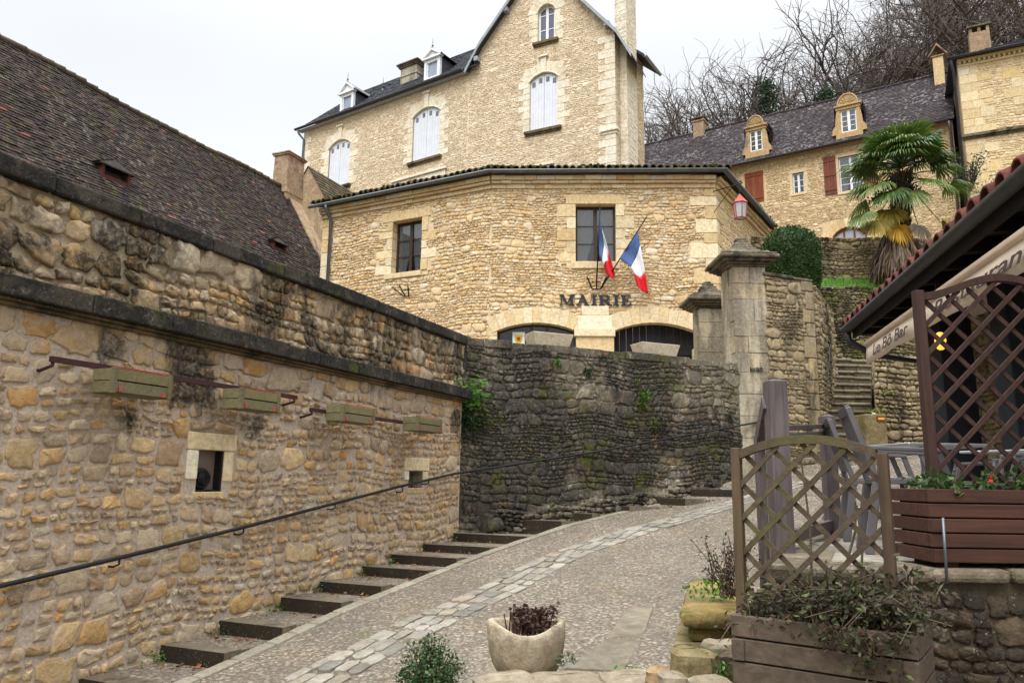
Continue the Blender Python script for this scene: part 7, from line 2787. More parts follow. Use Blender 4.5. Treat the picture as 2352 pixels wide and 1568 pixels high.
# ------------------------------------------------------------------ cafe on the right
rng = random.Random(91); rs = np.random.RandomState(91)
c0, c1 = onz(2352, 537, 3.6), onz(1992, 790, 3.6)
fc = Fr(c0, c1 - c0)                       # u grows away from the viewer, w towards the cafe wall
UE_ = fc.hit(1957, 757)[0]; ZGU = fc.hit(1957, 757)[1]
UA0 = -3.2
FLOOR = 1.17
cafe = thing('cafe_building', 'low cafe building with dark red canal tiles and deep dark eaves on the right', 'building', fc.p(2, 2, FLOOR))
CW = 1.35
mb = MB()
panel(mb, fc, UA0, UE_ - .3, FLOOR - .6, ZGU + .1, [], CW, 1)
fcw = Fr(fc.p(UE_ - .3, CW, 0), -fc.d)     # same wall seen from the road side
LW_ = UE_ - .3 - UA0
og = [(2.2, 3.3, FLOOR, FLOOR + 2.1), (4.1, 7.0, FLOOR + .5, FLOOR + 2.2)]
rc = layout(0, LW_, FLOOR - .4, ZGU, .08, .14, .9, 2.4, rng, og, .35, .2)
mb2 = MB()
panel(mb2, fcw, 0, LW_, FLOOR - .6, ZGU + .1, og, 0, 1, back=.2)
stones(mb2, fcw, rc, .04, .012, rs, 12, 0, 0, 3.0, .08, .03, (FLOOR - .6, ZGU), tilt=.05)
mb2.fbox(fcw, .02, LW_, -4, -.25, FLOOR - .6, ZGU + .1, 1)
mb2.build('wall', [m_pierw, m_pierm], cafe, smooth=True)
for k, o in enumerate(og):
    if k == 0:
        mb = MB()
        n = 5
        for i in range(n):
            mb.fbox(fcw, o[0] + (o[1] - o[0]) * i / n + .004, o[0] + (o[1] - o[0]) * (i + 1) / n - .004, -.15, -.1, o[2], o[3], 0, (.5, rng.random(), .5))
        mb.build('door', m_redsh, cafe)
    else:
        casement(fcw, o, cafe, -.1, 1, 2, m_brown, False, True, .08)
# roof, soffit and tiles
SLR = .42
mb = MB()
mb.add([fc.p(UA0, -.02, ZGU + .08), fc.p(UE_ + .05, -.02, ZGU + .08), fc.p(UE_ + .05, 4.5, ZGU + .08 + 4.5 * SLR), fc.p(UA0, 4.5, ZGU + .08 + 4.5 * SLR)], [(0, 1, 2, 3)])
u = UA0
while u < UE_ + .02:
    sp_ = .315
    n = 8
    V = []
    zj = rng.uniform(-.012, .015)
    for (w_, rr) in ((-.1, .118), (.35, .105), (.35, .118), (.8, .105), (4.5, .11)):
        zc = ZGU + .09 + (w_ + .02) * SLR + zj
        for k in range(n):
            t_ = math.pi * k / (n - 1)
            V.append(fc.p(u + .15 - rr * math.cos(t_), w_, zc + rr * 1.1 * math.sin(t_)))
    for w_ in (-.1, .3):
        zc = ZGU + .09 + (w_ + .02) * SLR + zj
        for k in range(n):
            t_ = math.pi * k / (n - 1)
            V.append(fc.p(u + .15 - .1 * math.cos(t_), w_, zc + .1 * math.sin(t_)))
    F = [(i * n + k, i * n + k + 1, (i + 1) * n + k + 1, (i + 1) * n + k) for i in range(4) for k in range(n - 1)]
    b_ = 5 * n
    F += [(k, b_ + k, b_ + k + 1, k + 1) for k in range(n - 1)] + [(b_ + k, b_ + n + k, b_ + n + k + 1, b_ + k + 1) for k in range(n - 1)]
    mb.add(V, F, 0, (rng.random(), rng.random(), .5))
    u += sp_
mb.build('roof', m_terra, cafe, smooth=True)
mb = MB()
k = 0
w_ = .06
while w_ < CW:
    mb.fbox(fc, UA0, UE_ - .02, w_, w_ + .145, ZGU - .02 + .02 * (k % 2), ZGU + .05 + .02 * (k % 2), 0, (.5, rng.random(), .5))
    w_ += .15; k += 1
u = UA0 + .2
while u < UE_:
    mb.fbox(fc, u, u + .09, .04, CW, ZGU - .13, ZGU - .021, 0, (.5, rng.random(), .5)); u += .62
mb.build('soffit', m_soff, cafe)
mb = MB()
mb.fbox(fc, UA0, UE_, .0, .04, ZGU - .14, ZGU + .07)
mb.build('fascia', m_soff, cafe)
gutter('gutter', [fc.p(UA0, -.09, ZGU + .02), fc.p(UE_ + .03, -.09, ZGU + .02)], .085, m_zincd, cafe, [-fc.n, -fc.n])
mb = MB()
mb.tube([fc.p(UE_ - .1, -.09, ZGU - .04), fc.p(UE_ - .12, -.08, ZGU - .2), fc.p(UE_ - .1, .25, ZGU - .42), fc.p(UE_ - .2, CW - .1, ZGU - .62), fc.p(UE_ - .2, CW - .1, FLOOR)], .05, 10)
mb.build('downpipe', m_zincd, cafe, smooth=True)
mb = MB()
pts = [fc.p(UA0 + .2 + (UE_ - UA0 - .6) * i / 30, .3 + .03 * math.sin(i * .9), ZGU - .17 - .05 * abs(math.sin(i * math.pi / 6))) for i in range(31)]
mb.tube(pts, .009, 5)
t = thing('cable', 'thin sagging cable under the dark eaves of the cafe', 'cable', fc.p(2, .3, ZGU - .2))
mb.build('wire', m_zincd, t)

# awning with printed valance
UA1 = fc.hit(1992, 790)[0]
ZA = 3.6
aw = thing('awning', 'beige awning with a printed hanging valance along the cafe front', 'awning', fc.p(2, 0, ZA))
mb = MB()
mb.tube([fc.p(UA0, 0, ZA), fc.p(UA1, 0, ZA)], .05, 12)
mb.build('front_bar', m_awnb, aw, smooth=True)
mb = MB()
n = 40
V = []
for i in range(n + 1):
    u_ = UA0 + (UA1 - UA0) * i / n
    V += [fc.p(u_, .02, ZA + .045), fc.p(u_, CW - .05, ZA + .26)]
mb.add(V, [(2 * i, 2 * i + 1, 2 * i + 3, 2 * i + 2) for i in range(n)])
mb.build('canopy', m_awn, aw, smooth=True)
mb = MB()
V = []
for i in range(n + 1):
    q = i / n
    u_ = UA0 + (UA1 - UA0) * q
    wv = .012 * math.sin(i * 1.3)
    V += [fc.p(u_, -.01, ZA - .03), fc.p(u_ + (.06 if i == n else 0), -.03 + wv, ZA - .31 + .012 * math.sin(i * .8))]
mb.add(V, [(2 * i, 2 * i + 1, 2 * i + 3, 2 * i + 2) for i in range(n)])
va = mb.build('valance', m_awn, aw, smooth=True)
va.modifiers.new('thick', 'SOLIDIFY').thickness = .004


def print_text(body, u_start, u_end, z0, hscale, shear, parent, w_=-.052):
    cu_ = bpy.data.curves.new('print', 'FONT')
    cu_.body = body
    cu_.shear = shear
    cu_.offset = .012
    cu_.extrude = .004
    o = bpy.data.objects.new('print', cu_)
    COL.objects.link(o)
    bpy.context.view_layer.update()
    me = bpy.data.meshes.new_from_object(o.evaluated_get(bpy.context.evaluated_depsgraph_get()))
    bpy.data.objects.remove(o)
    co = np.empty(len(me.vertices) * 3); me.vertices.foreach_get('co', co)
    co = co.reshape(-1, 3)
    x0, x1 = co[:, 0].min(), co[:, 0].max()
    k = (u_start - u_end) / (x1 - x0)
    out = np.array([fc.p(u_start - (x - x0) * k, w_ + z * .3, z0 + y * hscale) for x, y, z in co])
    out -= WLOC[parent.name]
    me.vertices.foreach_set('co', out.ravel())
    me.materials.clear(); me.materials.append(m_txt)
    me.update()
    ob = bpy.data.objects.new('lettering', me)
    COL.objects.link(ob)
    ob.parent = parent
    return ob


print_text('Le Bô Bar', fc.hit(2013, 806)[0], fc.hit(2096, 752)[0], ZA - .235, .2, .35, va)
ua, ub = fc.hit(2153, 700)[0], fc.hit(2318, 605)[0]
print_text('Restaurant', ua, ua - (ua - ub) / .75, ZA - .235, .2, .35, va)

# amber lamps under the awning
for (px, py, Y, lb) in ((2116, 786, 8.6, 'lit amber lamp under the awning, left of the lattice post'), (2160, 782, 8.0, 'lit amber lamp under the awning seen through the lattice')):
    P = ony(px, py, Y)
    t = thing('hanging_lamp', lb, 'lamp', tuple(P), 'amber lamps of the cafe')
    mb = MB()
    mb.lathe(tuple(P), [(.02, -.10), (.04, -.085), (.058, 0), (.045, .07), (.02, .09)], 12)
    mb.build('lamp_shade', m_amber, t, smooth=True)
    mb = MB()
    mb.tube([(P[0], P[1], P[2] + .1), (P[0], P[1], ZA + .14)], .008, 5)
    mb.build('cord', m_iron, t)

# ------------------------------------------------------------------ terrace
XL0, YF = 1.42, 4.0
mb = MB()
E0, E1 = (XL0, YF), (4.55, 10.8)
Tp = [(XL0, YF), (8.5, YF), (8.5, 10.8), E1]
mb.hexa([(x, y, -1.2) for x, y in Tp] + [(x, y, FLOOR) for x, y in Tp])
mb.build('terrace_floor', m_flag, kind='structure')
mb = MB()     # flagstones a little proud of the bed
y = YF + .02
while y < 10.4:
    h = rng.uniform(.3, .5)
    xl = XL0 + (y - YF) * (E1[0] - XL0) / (10.8 - YF) + .1
    x = xl
    while x < 6.5:
        L = rng.uniform(.35, .8)
        mb.box(x + .006, x + L - .006, y + .006, y + h - .006, FLOOR - .02, FLOOR + .012 + rng.uniform(-.003, .004), 0, (rng.random(), rng.random(), .5))
        x += L
    y += h
mb.build('terrace_paving', m_slab, bevel=.008, kind='structure')
tw = thing('terrace_retaining_wall', 'dark rough stone wall under the cafe terrace at the lower right', 'wall', (3, YF, 0))
ftw = Fr((XL0, YF - .03), (1, 0)); ftl = Fr((E1[0] - .05, E1[1]), np.array(E0) - np.array(E1))
mb = MB()
panel(mb, ftw, 0, 5.5, -1.2, FLOOR - .05, [], 0, 1)
rc = layout(0, 5.5, -.6, FLOOR - .06, .05, .11, .9, 2.4, rng, [], .3, .2)
stones(mb, ftw, rc, .03, .006, rs, 16, 0, 0, 3.4, .13, .06, (-1, FLOOR - .05), tilt=.1)
LT = float(np.hypot(E1[0] - E0[0], E1[1] - E0[1]))
panel(mb, ftl, 0, LT, -1.2, FLOOR - .05, [], .02, 1)
rc = layout(0, LT, -.6, FLOOR - .06, .07, .14, .9, 2.2, rng, [], .4, .15)
stones(mb, ftl, rc, .045, .012, rs, 12, 0, .02, 2.8, .1, .04, (-1, FLOOR - .05), tilt=.08)
mb.build('rubble_face', [stone('dark brown rubble', [(76, 65, 53), (88, 76, 60), (67, 58, 48), (98, 84, 66), (81, 70, 58)], val=(.6, 1.05), fine=10, bump=1.0, black=.5, lichen=.4, moss=.15), stone('dark brown joints', [(74, 65, 52), (84, 74, 60), (64, 56, 46)], fine=12, bump=1.0, use_tint=False, black=.4)], tw, smooth=True)
mb = MB()
x = 0
while x < 5.5:
    L = rng.uniform(.35, .8)
    mb.fbox(ftw, x, x + L - .015, -.28, .05 + rng.uniform(-.02, .03), FLOOR - .05, FLOOR + .015 + rng.uniform(-.02, .01), 0, (rng.random(), rng.random(), .5)); x += L
u = 0
while u < LT:
    L = min(rng.uniform(.35, .8), LT - u)
    mb.fbox(ftl, u, u + L - .015, -.25, .07 + rng.uniform(-.02, .02), FLOOR - .08, FLOOR + .02 + rng.uniform(-.02, .01), 0, (rng.random(), rng.random(), .5)); u += L
mb.build('coping', m_block if False else stone('worn coping', [(112, 101, 84), (96, 86, 72), (126, 114, 96)], fine=14, bump=.7, black=.25, lichen=.4), tw, bevel=.03)

# ------------------------------------------------------------------ lattice trellises standing in planters


def trellis(par, x0, x1, y, z0, top, zpl, zpr, step, sw, post, mats, n=28, base=None):
    """Frame posts, curved top rail and crossed slats in the plane y; top(x) is the rail's underside."""
    for xp, zp in ((x0, zpl), (x1, zpr)):
        mb = MB()
        mb.box(xp - post / 2, xp + post / 2, y - post / 2, y + post / 2, (base if base is not None else z0), zp, 0, (.5, rng.random(), .5))
        mb.build('post', mats[0], par, bevel=.004)
    mb = MB()
    xs = np.linspace(x0 + post / 2, x1 - post / 2, n + 1)
    rt = .042
    V, F = [], []
    for x in xs:
        z = top(x)
        V += [(x, y - .022, z), (x, y + .022, z), (x, y + .022, z + rt), (x, y - .022, z + rt)]
    for i in range(n):
        for k in range(4): F.append((i * 4 + k, i * 4 + (k + 1) % 4, (i + 1) * 4 + (k + 1) % 4, (i + 1) * 4 + k))
    mb.add(V, F)
    mb.build('top_rail', mats[1], par)
    mb = MB()
    a0, a1 = x0 + post / 2, x1 - post / 2
    for sgn in (1, -1):
        c = -6.0
        while c < 6:
            seg = [x for x in np.linspace(a0, a1, 90) if z0 < c + sgn * (x - a0) < top(x) + .01]
            if len(seg) > 2:
                xa, xb = seg[0], seg[-1]
                yy = y - .008 * sgn
                e = sw / 2 * .7071
                P = []
                for dy in (-.006, .006):
                    P += [(xa + e * 0 - e * sgn * 0, yy + dy, c + sgn * (xa - a0) - e * 1.4), (xb, yy + dy, c + sgn * (xb - a0) - e * 1.4), (xb, yy + dy, c + sgn * (xb - a0) + e * 1.4), (xa, yy + dy, c + sgn * (xa - a0) + e * 1.4)]
                mb.add(P, [(0, 1, 2, 3), (7, 6, 5, 4), (0, 4, 5, 1), (1, 5, 6, 2), (2, 6, 7, 3), (3, 7, 4, 0)], 0, (.5, rng.random(), .5))
            c += step
    mb.build('lattice', mats[2], par)


def plank_planter(par, x0, x1, y0, y1, z0, z1, nb, mat, name='plank'):
    h = (z1 - z0) / nb
    for side in range(4):
        mb = MB()
        for k in range(nb):
            za, zb = z0 + h * k + .004, z0 + h * (k + 1) - .004
            t_ = (.5, rng.random(), .5)
            if side == 0: mb.box(x0, x1, y0, y0 + .03, za, zb, 0, t_)
            if side == 1: mb.box(x0, x1, y1 - .03, y1, za, zb, 0, t_)
            if side == 2: mb.box(x0 - .003, x0 + .03, y0 + .032, y1 - .032, za, zb, 0, t_)
            if side == 3: mb.box(x1 - .03, x1 + .003, y0 + .032, y1 - .032, za, zb, 0, t_)
        if side < 2:
            yy = y0 - .012 if side == 0 else y1
            for k in range(1, nb, 2) if side == 0 else ():
                for xx in (x0, x1 - .06):
                    mb.box(xx + .002, xx + .06, yy, yy + .012, z0 + h * k - h + .004, z0 + h * k - .004, 0, (.5, rng.random(), .5))
        mb.build('side_panel', mat, par, bevel=.004)
    mb = MB()
    mb.box(x0 + .03, x1 - .03, y0 + .03, y1 - .03, z0 + .02, z1 - .05)
    mb.build('soil', m_soil, par)


# grey planter and arched trellis in front: built square, then turned about its front left corner
PLc = ony(1678, 1408, 3.62)
PRc = onz(2106, 1458, float(PLc[2]))
fpl = Fr(PLc, PRc - PLc)
xa = float(PLc[0]); YP = float(PLc[1]); xb = xa + float(np.hypot(*(PRc - PLc)[:2])); zt = float(PLc[2])
pl = thing('planter', 'weathered grey plank planter with an arched lattice trellis in front of the terrace', 'planter', (xa, YP, zt - .6))
plank_planter(pl, xa, xb, YP, YP + .40, zt - .6, zt, 6, m_pl)
YT = YP + .3
H_ = lambda px, py: fpl.hit(px, py, -.3)
x0 = xa + H_(1697, 1200)[0]; x1 = xa + H_(2038, 1200)[0]
zl = H_(1695, 1028)[1]; zr_ = H_(2030, 1040)[1]; zm = H_(1870, 1018)[1]
xm, hw = (x0 + x1) / 2, (x1 - x0) / 2
zlr = (zl + zr_) / 2
trellis(pl, x0, x1, YT, zt - .05, lambda x: zm - (zm - zlr + .05) * ((x - xm) / hw) ** 2, zl, zr_, .165, .034, .046, (m_gwv, m_gw, m_gw), base=zt - .3)
pl.rotation_euler = (0, 0, math.atan2(fpl.d[1], fpl.d[0]))
# tangle of plants in the grey planter
mb = MB(); lf = MB()
rg = random.Random(14)
for k in range(105):
    bx = rg.uniform(xa + .03, xb - .02); by = rg.uniform(YP + .05, YP + .38)
    p0 = Vector((bx, by, zt - .06))
    tall = .08 + .19 * max(0, (bx - xa) / (xb - xa)) ** .8
    L = rg.uniform(.5, 1.1) * tall
    p1 = p0 + Vector((rg.gauss(.02, .04), rg.gauss(-.05, .05), L))
    p2 = p1 + Vector((rg.gauss(.03, .07), rg.gauss(-.1, .07), rg.uniform(-.12, .08)))
    mb.tube([p0, p1, p2], [.005, .004, .002], 4)
    for _ in range(30):
        q = rg.uniform(.2, 1)
        c = p0.lerp(p1, q * 1.6) if q < .6 else p1.lerp(p2, (q - .6) * 2.5)
        leaves(lf, [(c.x + rg.gauss(0, .03), c.y + rg.gauss(0, .03), c.z + rg.gauss(0, .025))], .034, rg, asp=.55)
for k in range(10):      # sprays hanging over the front boards
    bx = xb - abs(rg.gauss(0, .22))
    p = Vector((bx, YP - .01, zt))
    L = rg.uniform(.06, .24)
    mb.tube([p, p + Vector((rg.gauss(0, .02), -.05, -.03)), p + Vector((rg.gauss(0, .03), -.05, -L))], [.004, .003, .002], 4)
    for _ in range(34):
        q = rg.random()
        leaves(lf, [(p.x + rg.gauss(0, .025), p.y - .05 + rg.gauss(0, .02), p.z - L * q)], .03, rng, asp=.6)
mb.build('stems', m_dry, pl)
lf.build('foliage', m_herb, pl)
mb = MB()      # pale dead canes
for (px0, py0, px1, py1) in ((1866, 1390, 1838, 1040), (1975, 1370, 1968, 1160), (1945, 1290, 1965, 1150), (1760, 1300, 1735, 1130)):
    a_, b_ = fpl.hit(px0, py0, -.36), fpl.hit(px1, py1, -.35)
    a, b = (xa + a_[0], YP + .36, a_[1]), (xa + b_[0], YP + .35, b_[1])
    m_ = (np.array(a) + np.array(b)) / 2 + np.array([.015, .01, 0])
    mb.tube([tuple(a), tuple(m_), tuple(b)], [.007, .006, .004], 5)
mb.build('canes', m_palmg, pl)

# red brown planter and lattice on the terrace edge
YB = 3.97
xa2 = float(ony(2136, 1200, YB)[0]); xb2 = xa2 + 1.0
zt2, zb2 = float(ony(2240, 1122, YB)[2]), FLOOR + .04
pb = thing('planter', 'red brown plank planter with a tall curved lattice screen on the terrace edge', 'planter', ((xa2 + xb2) / 2, YB + .2, zb2))
plank_planter(pb, xa2, xb2, YB, YB + .38, zb2, zt2, 5, m_bp)
for xx in (xa2 + .08, xb2 - .14):
    mb = MB(); mb.box(xx, xx + .07, YB + .04, YB + .34, FLOOR + .012, zb2)
    mb.build('foot', m_bl, pb)
YL = YB + .2
lx = float(ony(2118, 800, YL)[0]); rx_ = lx + .94
zpost = float(ony(2104, 668, YL)[2]); zrail = float(ony(2112, 690, YL)[2]); zpk = float(ony(2307, 647, YL)[2])
xmid = (lx + rx_) / 2


def rail_top(x):
    q = abs((x - xmid) / ((rx_ - lx) / 2))
    return zrail + (zpk - zrail) * (.5 + .5 * math.cos(math.pi * min(1, q)))


trellis(pb, lx, rx_, YL, zt2 - .06, rail_top, zpost, zpost, .16, .034, .05, (m_bl, m_bl, m_bl), base=zb2 + .02)
mb = MB(); lf = MB()
for k in range(38):
    p0 = Vector((rg.uniform(xa2 + .02, xb2 - .05), rg.uniform(YB + .03, YB + .3), zt2 - .06))
    p1 = p0 + Vector((rg.gauss(0, .05), rg.gauss(-.02, .04), rg.uniform(.05, .14)))
    mb.tube([p0, p1], [.004, .003], 4)
    for _ in range(28):
        c = p0.lerp(p1, rg.uniform(.3, 1.1))
        leaves(lf, [(c.x + rg.gauss(0, .03), c.y + rg.gauss(0, .03), c.z + rg.gauss(0, .02))], .04, rg, asp=.8)
mb.build('stems', m_dry, pb)
lf.build('foliage', m_gera, pb)
mb = MB()
for (px, py) in ((2282, 1100),):
    P = ony(px, py, YB + .06)
    for _ in range(6):
        leaves(mb, [(P[0] + rg.gauss(0, .008), P[1], P[2] + rg.gauss(0, .008))], .025, rg, asp=.9)
mb.build('flowers', m_flower, pb)
a, b = ony(2172, 1300, YB - .06), ony(2166, 1188, YB - .06)
t = thing('metal_peg', 'thin grey metal peg standing before the red brown planter', 'peg', tuple(a))
mb = MB(); mb.tube([(a[0], a[1], FLOOR - .05), tuple(b)], .007, 8); mb.build('rod', m_zinc, t, smooth=True)

# ------------------------------------------------------------------ timber railing
tr_ = thing('timber_railing', 'mauve grey timber railing with two square posts behind the arched trellis', 'railing', (1.6, 4.7, FLOOR))
p1a = ony(1785, 1000, 4.72); p2a = ony(1904, 1050, 6.3)
for P, hw_, yt in ((p1a, .058, 876), (p2a, .052, 956)):
    z = float(ony(1785 if P is p1a else 1904, yt, P[1])[2])
    mb = MB()
    mb.box(P[0] - hw_, P[0] + hw_, P[1] - hw_, P[1] + hw_, FLOOR - .3, z)
    mb.lathe((P[0], P[1], z), [(hw_ * 1.2, 0), (hw_ * .7, .012)], 4)
    mb.build('post', m_mauve, tr_, bevel=.004)
for za, zb, hh in ((float(ony(1800, 983, 4.75)[2]), float(ony(1893, 978, 6.25)[2]), .035), (float(ony(1800, 1005, 4.75)[2]), float(ony(1893, 996, 6.25)[2]), .05), (FLOOR + .1, FLOOR + .1, .08)):
    mb = MB()
    mb.beam((p1a[0] + .05, p1a[1] + .05, za), (p2a[0] - .04, p2a[1] - .05, zb), .045, hh, t=(.5, rng.random(), .5))
    mb.build('rail', m_mauve, tr_, bevel=.003)
mb = MB()
q0 = ony(1744, 1010, 5.1)
mb.beam((p1a[0] - .05, p1a[1] + .02, float(ony(1772, 925, 4.75)[2])), tuple(q0), .05, .09)
mb.beam((q0[0], q0[1], q0[2] + .03), (q0[0], q0[1], FLOOR - .4), .06, .05, up=(0, 1, 0))
mb.build('side_brace', m_mauve, tr_, bevel=.003)

# ------------------------------------------------------------------ chairs and tables


def make_chair():
    t = thing('garden_chair', '', 'chair', (0, 0, 0), 'grey chairs on the cafe terrace')
    # faces +x; seat centre at the origin
    mb = MB()
    mb.box(-.21, .23, -.22, .22, .42, .45)
    for k in range(4):
        mb.box(-.19 + k * .105, -.10 + k * .105, -.2, .2, .45, .458)
    mb.build('seat', m_chair, t, bevel=.012)
    mb = MB()
    rec = lambda s_, x: Vector((-.2 - .14 * s_, x, .45 + .44 * s_))
    for x in (-.2, .2):
        mb = MB()
        mb.beam(rec(-.1, x), rec(1.0, x), .035, .045, up=(0, 1, 0))
        mb.build('back_frame', m_chair, t, bevel=.006)
    mb = MB()
    for k in range(5):
        x = -.14 + .07 * k
        mb.beam(rec(.22, x), rec(.94, x), .012, .056, up=(0, 1, 0))
    for s_ in (.2, .97):
        mb.beam(rec(s_, -.2), rec(s_, .2), .03, .06, up=(-.3, 0, 1))
    mb.build('backrest', m_chair, t, bevel=.004)
    for x, y, dx in ((-.2, -.2, -.07), (-.2, .2, -.07), (.2, -.2, .03), (.2, .2, .03)):
        mb = MB()
        mb.beam((x, y, .43), (x + dx, y, 0), .038, .05, up=(1, 0, 0))
        mb.build('leg', m_chair, t, bevel=.006)
    for y in (-.23, .23):
        mb = MB()
        mb.beam((-.27, y, .64), (.16, y, .62), .045, .025)
        mb.beam((.14, y, .62), (.2, y * .93, .43), .035, .03, up=(0, 1, 0))
        mb.build('armrest', m_chair, t, bevel=.006)
    return t


CH = [((2.5, 4.85), -.3, 'nearest grey chair, seen from the side behind the arched trellis'), ((2.78, 5.8), -.3, 'grey chair beyond the nearest one, partly behind the trellis right post'),
      ((4.1, 6.0), 3.2, 'grey chair behind the lattice screen, facing the railing'), ((4.55, 7.5), 2.7, 'farthest grey chair near the cafe wall behind the lattice'), ((3.5, 5.1), 2.75, 'grey chair close behind the red brown planter')]
ch0 = None
for (x, y), rz, lb in CH:
    t = make_chair() if ch0 is None else copy_tree(ch0)
    ch0 = ch0 or t
    t.location = (x, y, FLOOR + .012); t.rotation_euler = (0, 0, rz); t['label'] = lb


def make_table():
    t = thing('bistro_table', '', 'table', (0, 0, 0), 'aluminium tables on the cafe terrace')
    mb = MB()
    mb.box(-.35, .35, -.35, .35, .70, .722)
    mb.build('tabletop', m_alu, t, bevel=.008)
    mb = MB()
    mb.tube([(0, 0, .05), (0, 0, .70)], .03, 12)
    mb.tube([(0, 0, .66), (0, 0, .70)], [.05, .12], 12)
    mb.build('column', m_alu, t, smooth=True)
    for k in range(4):
        a = math.pi / 4 + k * math.pi / 2
        mb = MB()
        pts = []
        for q in np.linspace(0, 1, 10):
            r_ = .03 + .31 * q
            z = .12 + .07 * math.sin(q * math.pi) - .1 * q
            pts.append((r_ * math.cos(a), r_ * math.sin(a), z))
        mb.tube(pts, .014, 6)
        mb.build('foot', m_alu, t, smooth=True)
    return t


TB = [((3.22, 5.95), .1, 'aluminium table with curled feet between the grey chairs by the railing'), ((4.5, 6.7), .4, 'aluminium table behind the lattice screen'), ((4.0, 9.2), .2, 'aluminium table farthest up the terrace')]
tb0 = None
for (x, y), rz, lb in TB:
    t = make_table() if tb0 is None else copy_tree(tb0)
    tb0 = tb0 or t
    t.location = (x, y, FLOOR + .012); t.rotation_euler = (0, 0, rz); t['label'] = lb
# dark timber posts carrying the eaves
for px, Y, hw_, lb in ((2190, 8.7, .19, 'thick dark charcoal timber post behind the lattice screen, nearer the steps'), (2345, 7.1, .13, 'dark charcoal timber post at the right edge behind the lattice screen')):
    P = ony(px, 960, Y)
    t = thing('timber_post', lb, 'post', (float(P[0]), float(P[1]), FLOOR), 'dark posts under the cafe eaves')
    mb = MB(); mb.box(P[0] - hw_, P[0] + hw_, P[1] - hw_, P[1] + hw_, FLOOR + .1, ZGU - .14)
    mb.build('shaft', m_para, t, bevel=.012)
    mb = MB(); mb.box(P[0] - hw_ - .03, P[0] + hw_ + .03, P[1] - hw_ - .03, P[1] + hw_ + .03, FLOOR, FLOOR + .1)
    mb.build('base', m_trough, t, bevel=.01)

# ------------------------------------------------------------------ coped low wall with the yellow lichen
fy = Fr(ony(1572, 1430, 4.85), (1.0, 0.0))
yd = np.array([.27, 1.0])
cwt = thing('coped_wall', 'short low wall with a yellow lichened rounded coping left of the grey planter', 'wall', fy.p(.2, -.3, .1))
zt_, zb_ = float(fy.hit(1572, 1402)[1]), float(fy.hit(1572, 1440)[1])
WY = .36


def skew(u0, u1, w0, w1, z0, z1):
    P = []
    for z in (z0, z1):
        for (u, w_) in ((u0, w0), (u1, w0), (u1, w1), (u0, w1)):
            b = fy.p(u, 0, z)
            P.append((b[0] + yd[0] * w_, b[1] + yd[1] * w_, z))
    return P


mb = MB()
n = 12
V, F = [], []
for w_ in np.linspace(-.04, 1.5, 16):
    for k in range(n):
        th_ = 2 * math.pi * k / n
        sx, sz = math.copysign(abs(math.cos(th_)) ** .6, math.cos(th_)), math.copysign(abs(math.sin(th_)) ** .6, math.sin(th_))
        e = 1 if w_ > 0 else .9
        b = fy.p(WY / 2 + sx * (WY / 2 + .035) * e, 0, (zt_ + zb_) / 2 + sz * (zt_ - zb_) / 2 * e + .012 * math.sin(w_ * 9))
        V.append((b[0] + yd[0] * w_, b[1] + yd[1] * w_, b[2]))
for i in range(15):
    for k in range(n): F.append((i * n + k, i * n + (k + 1) % n, (i + 1) * n + (k + 1) % n, (i + 1) * n + k))
F += [tuple(range(n - 1, -1, -1)), tuple(range(15 * n, 16 * n))]
mb.add(V, F)
mb.build('coping', m_yel, cwt, smooth=True)
mb = MB()
zq = float(fy.hit(1572, 1474)[1])
mb.hexa(skew(.02, WY, .01, 1.45, zq, zb_ + .01))
mb.build('coped_body', m_yel, cwt, bevel=.03)
mb = MB()
zq2 = float(fy.hit(1548, 1545)[1])
mb.hexa(skew(-.07, .2, .0, .9, zq2 - .3, zq - .004))
mb.build('base_block', m_block, cwt, bevel=.02)
mb = MB()
mb.hexa(skew(.21, .5, .08, .9, zq2 - .3, zq - .05))
mb.build('rubble_core', m_pierw, cwt, bevel=.03)

# loose stones
rs = np.random.RandomState(17)


def rock(P, r_, flat, mat, label, seed):
    q = np.random.RandomState(seed)
    mb = MB()
    n, m_ = 10, 7
    V = []
    ph = q.uniform(0, 6, 6)
    for i in range(m_ + 1):
        la = -math.pi / 2 + math.pi * i / m_
        for k in range(n):
            lo = 2 * math.pi * k / n
            v = np.array([math.cos(la) * math.cos(lo), math.cos(la) * math.sin(lo), math.sin(la)])
            v = np.sign(v) * np.abs(v) ** .7
            k_ = 1 + .13 * math.sin(3 * v[0] + ph[0]) + .11 * math.sin(4 * v[1] + ph[1]) + .1 * math.sin(5 * v[2] + ph[2]) + q.normal(0, .03)
            V.append((P[0] + v[0] * r_ * k_, P[1] + v[1] * r_ * .8 * k_, P[2] + v[2] * r_ * flat * k_))
    mb.add(V, [(i * n + k, i * n + (k + 1) % n, (i + 1) * n + (k + 1) % n, (i + 1) * n + k) for i in range(m_) for k in range(n)])
    o = mb.build('loose_stone', mat)
    return prop(o, label, 'stone', 'loose stones at the lower edge')


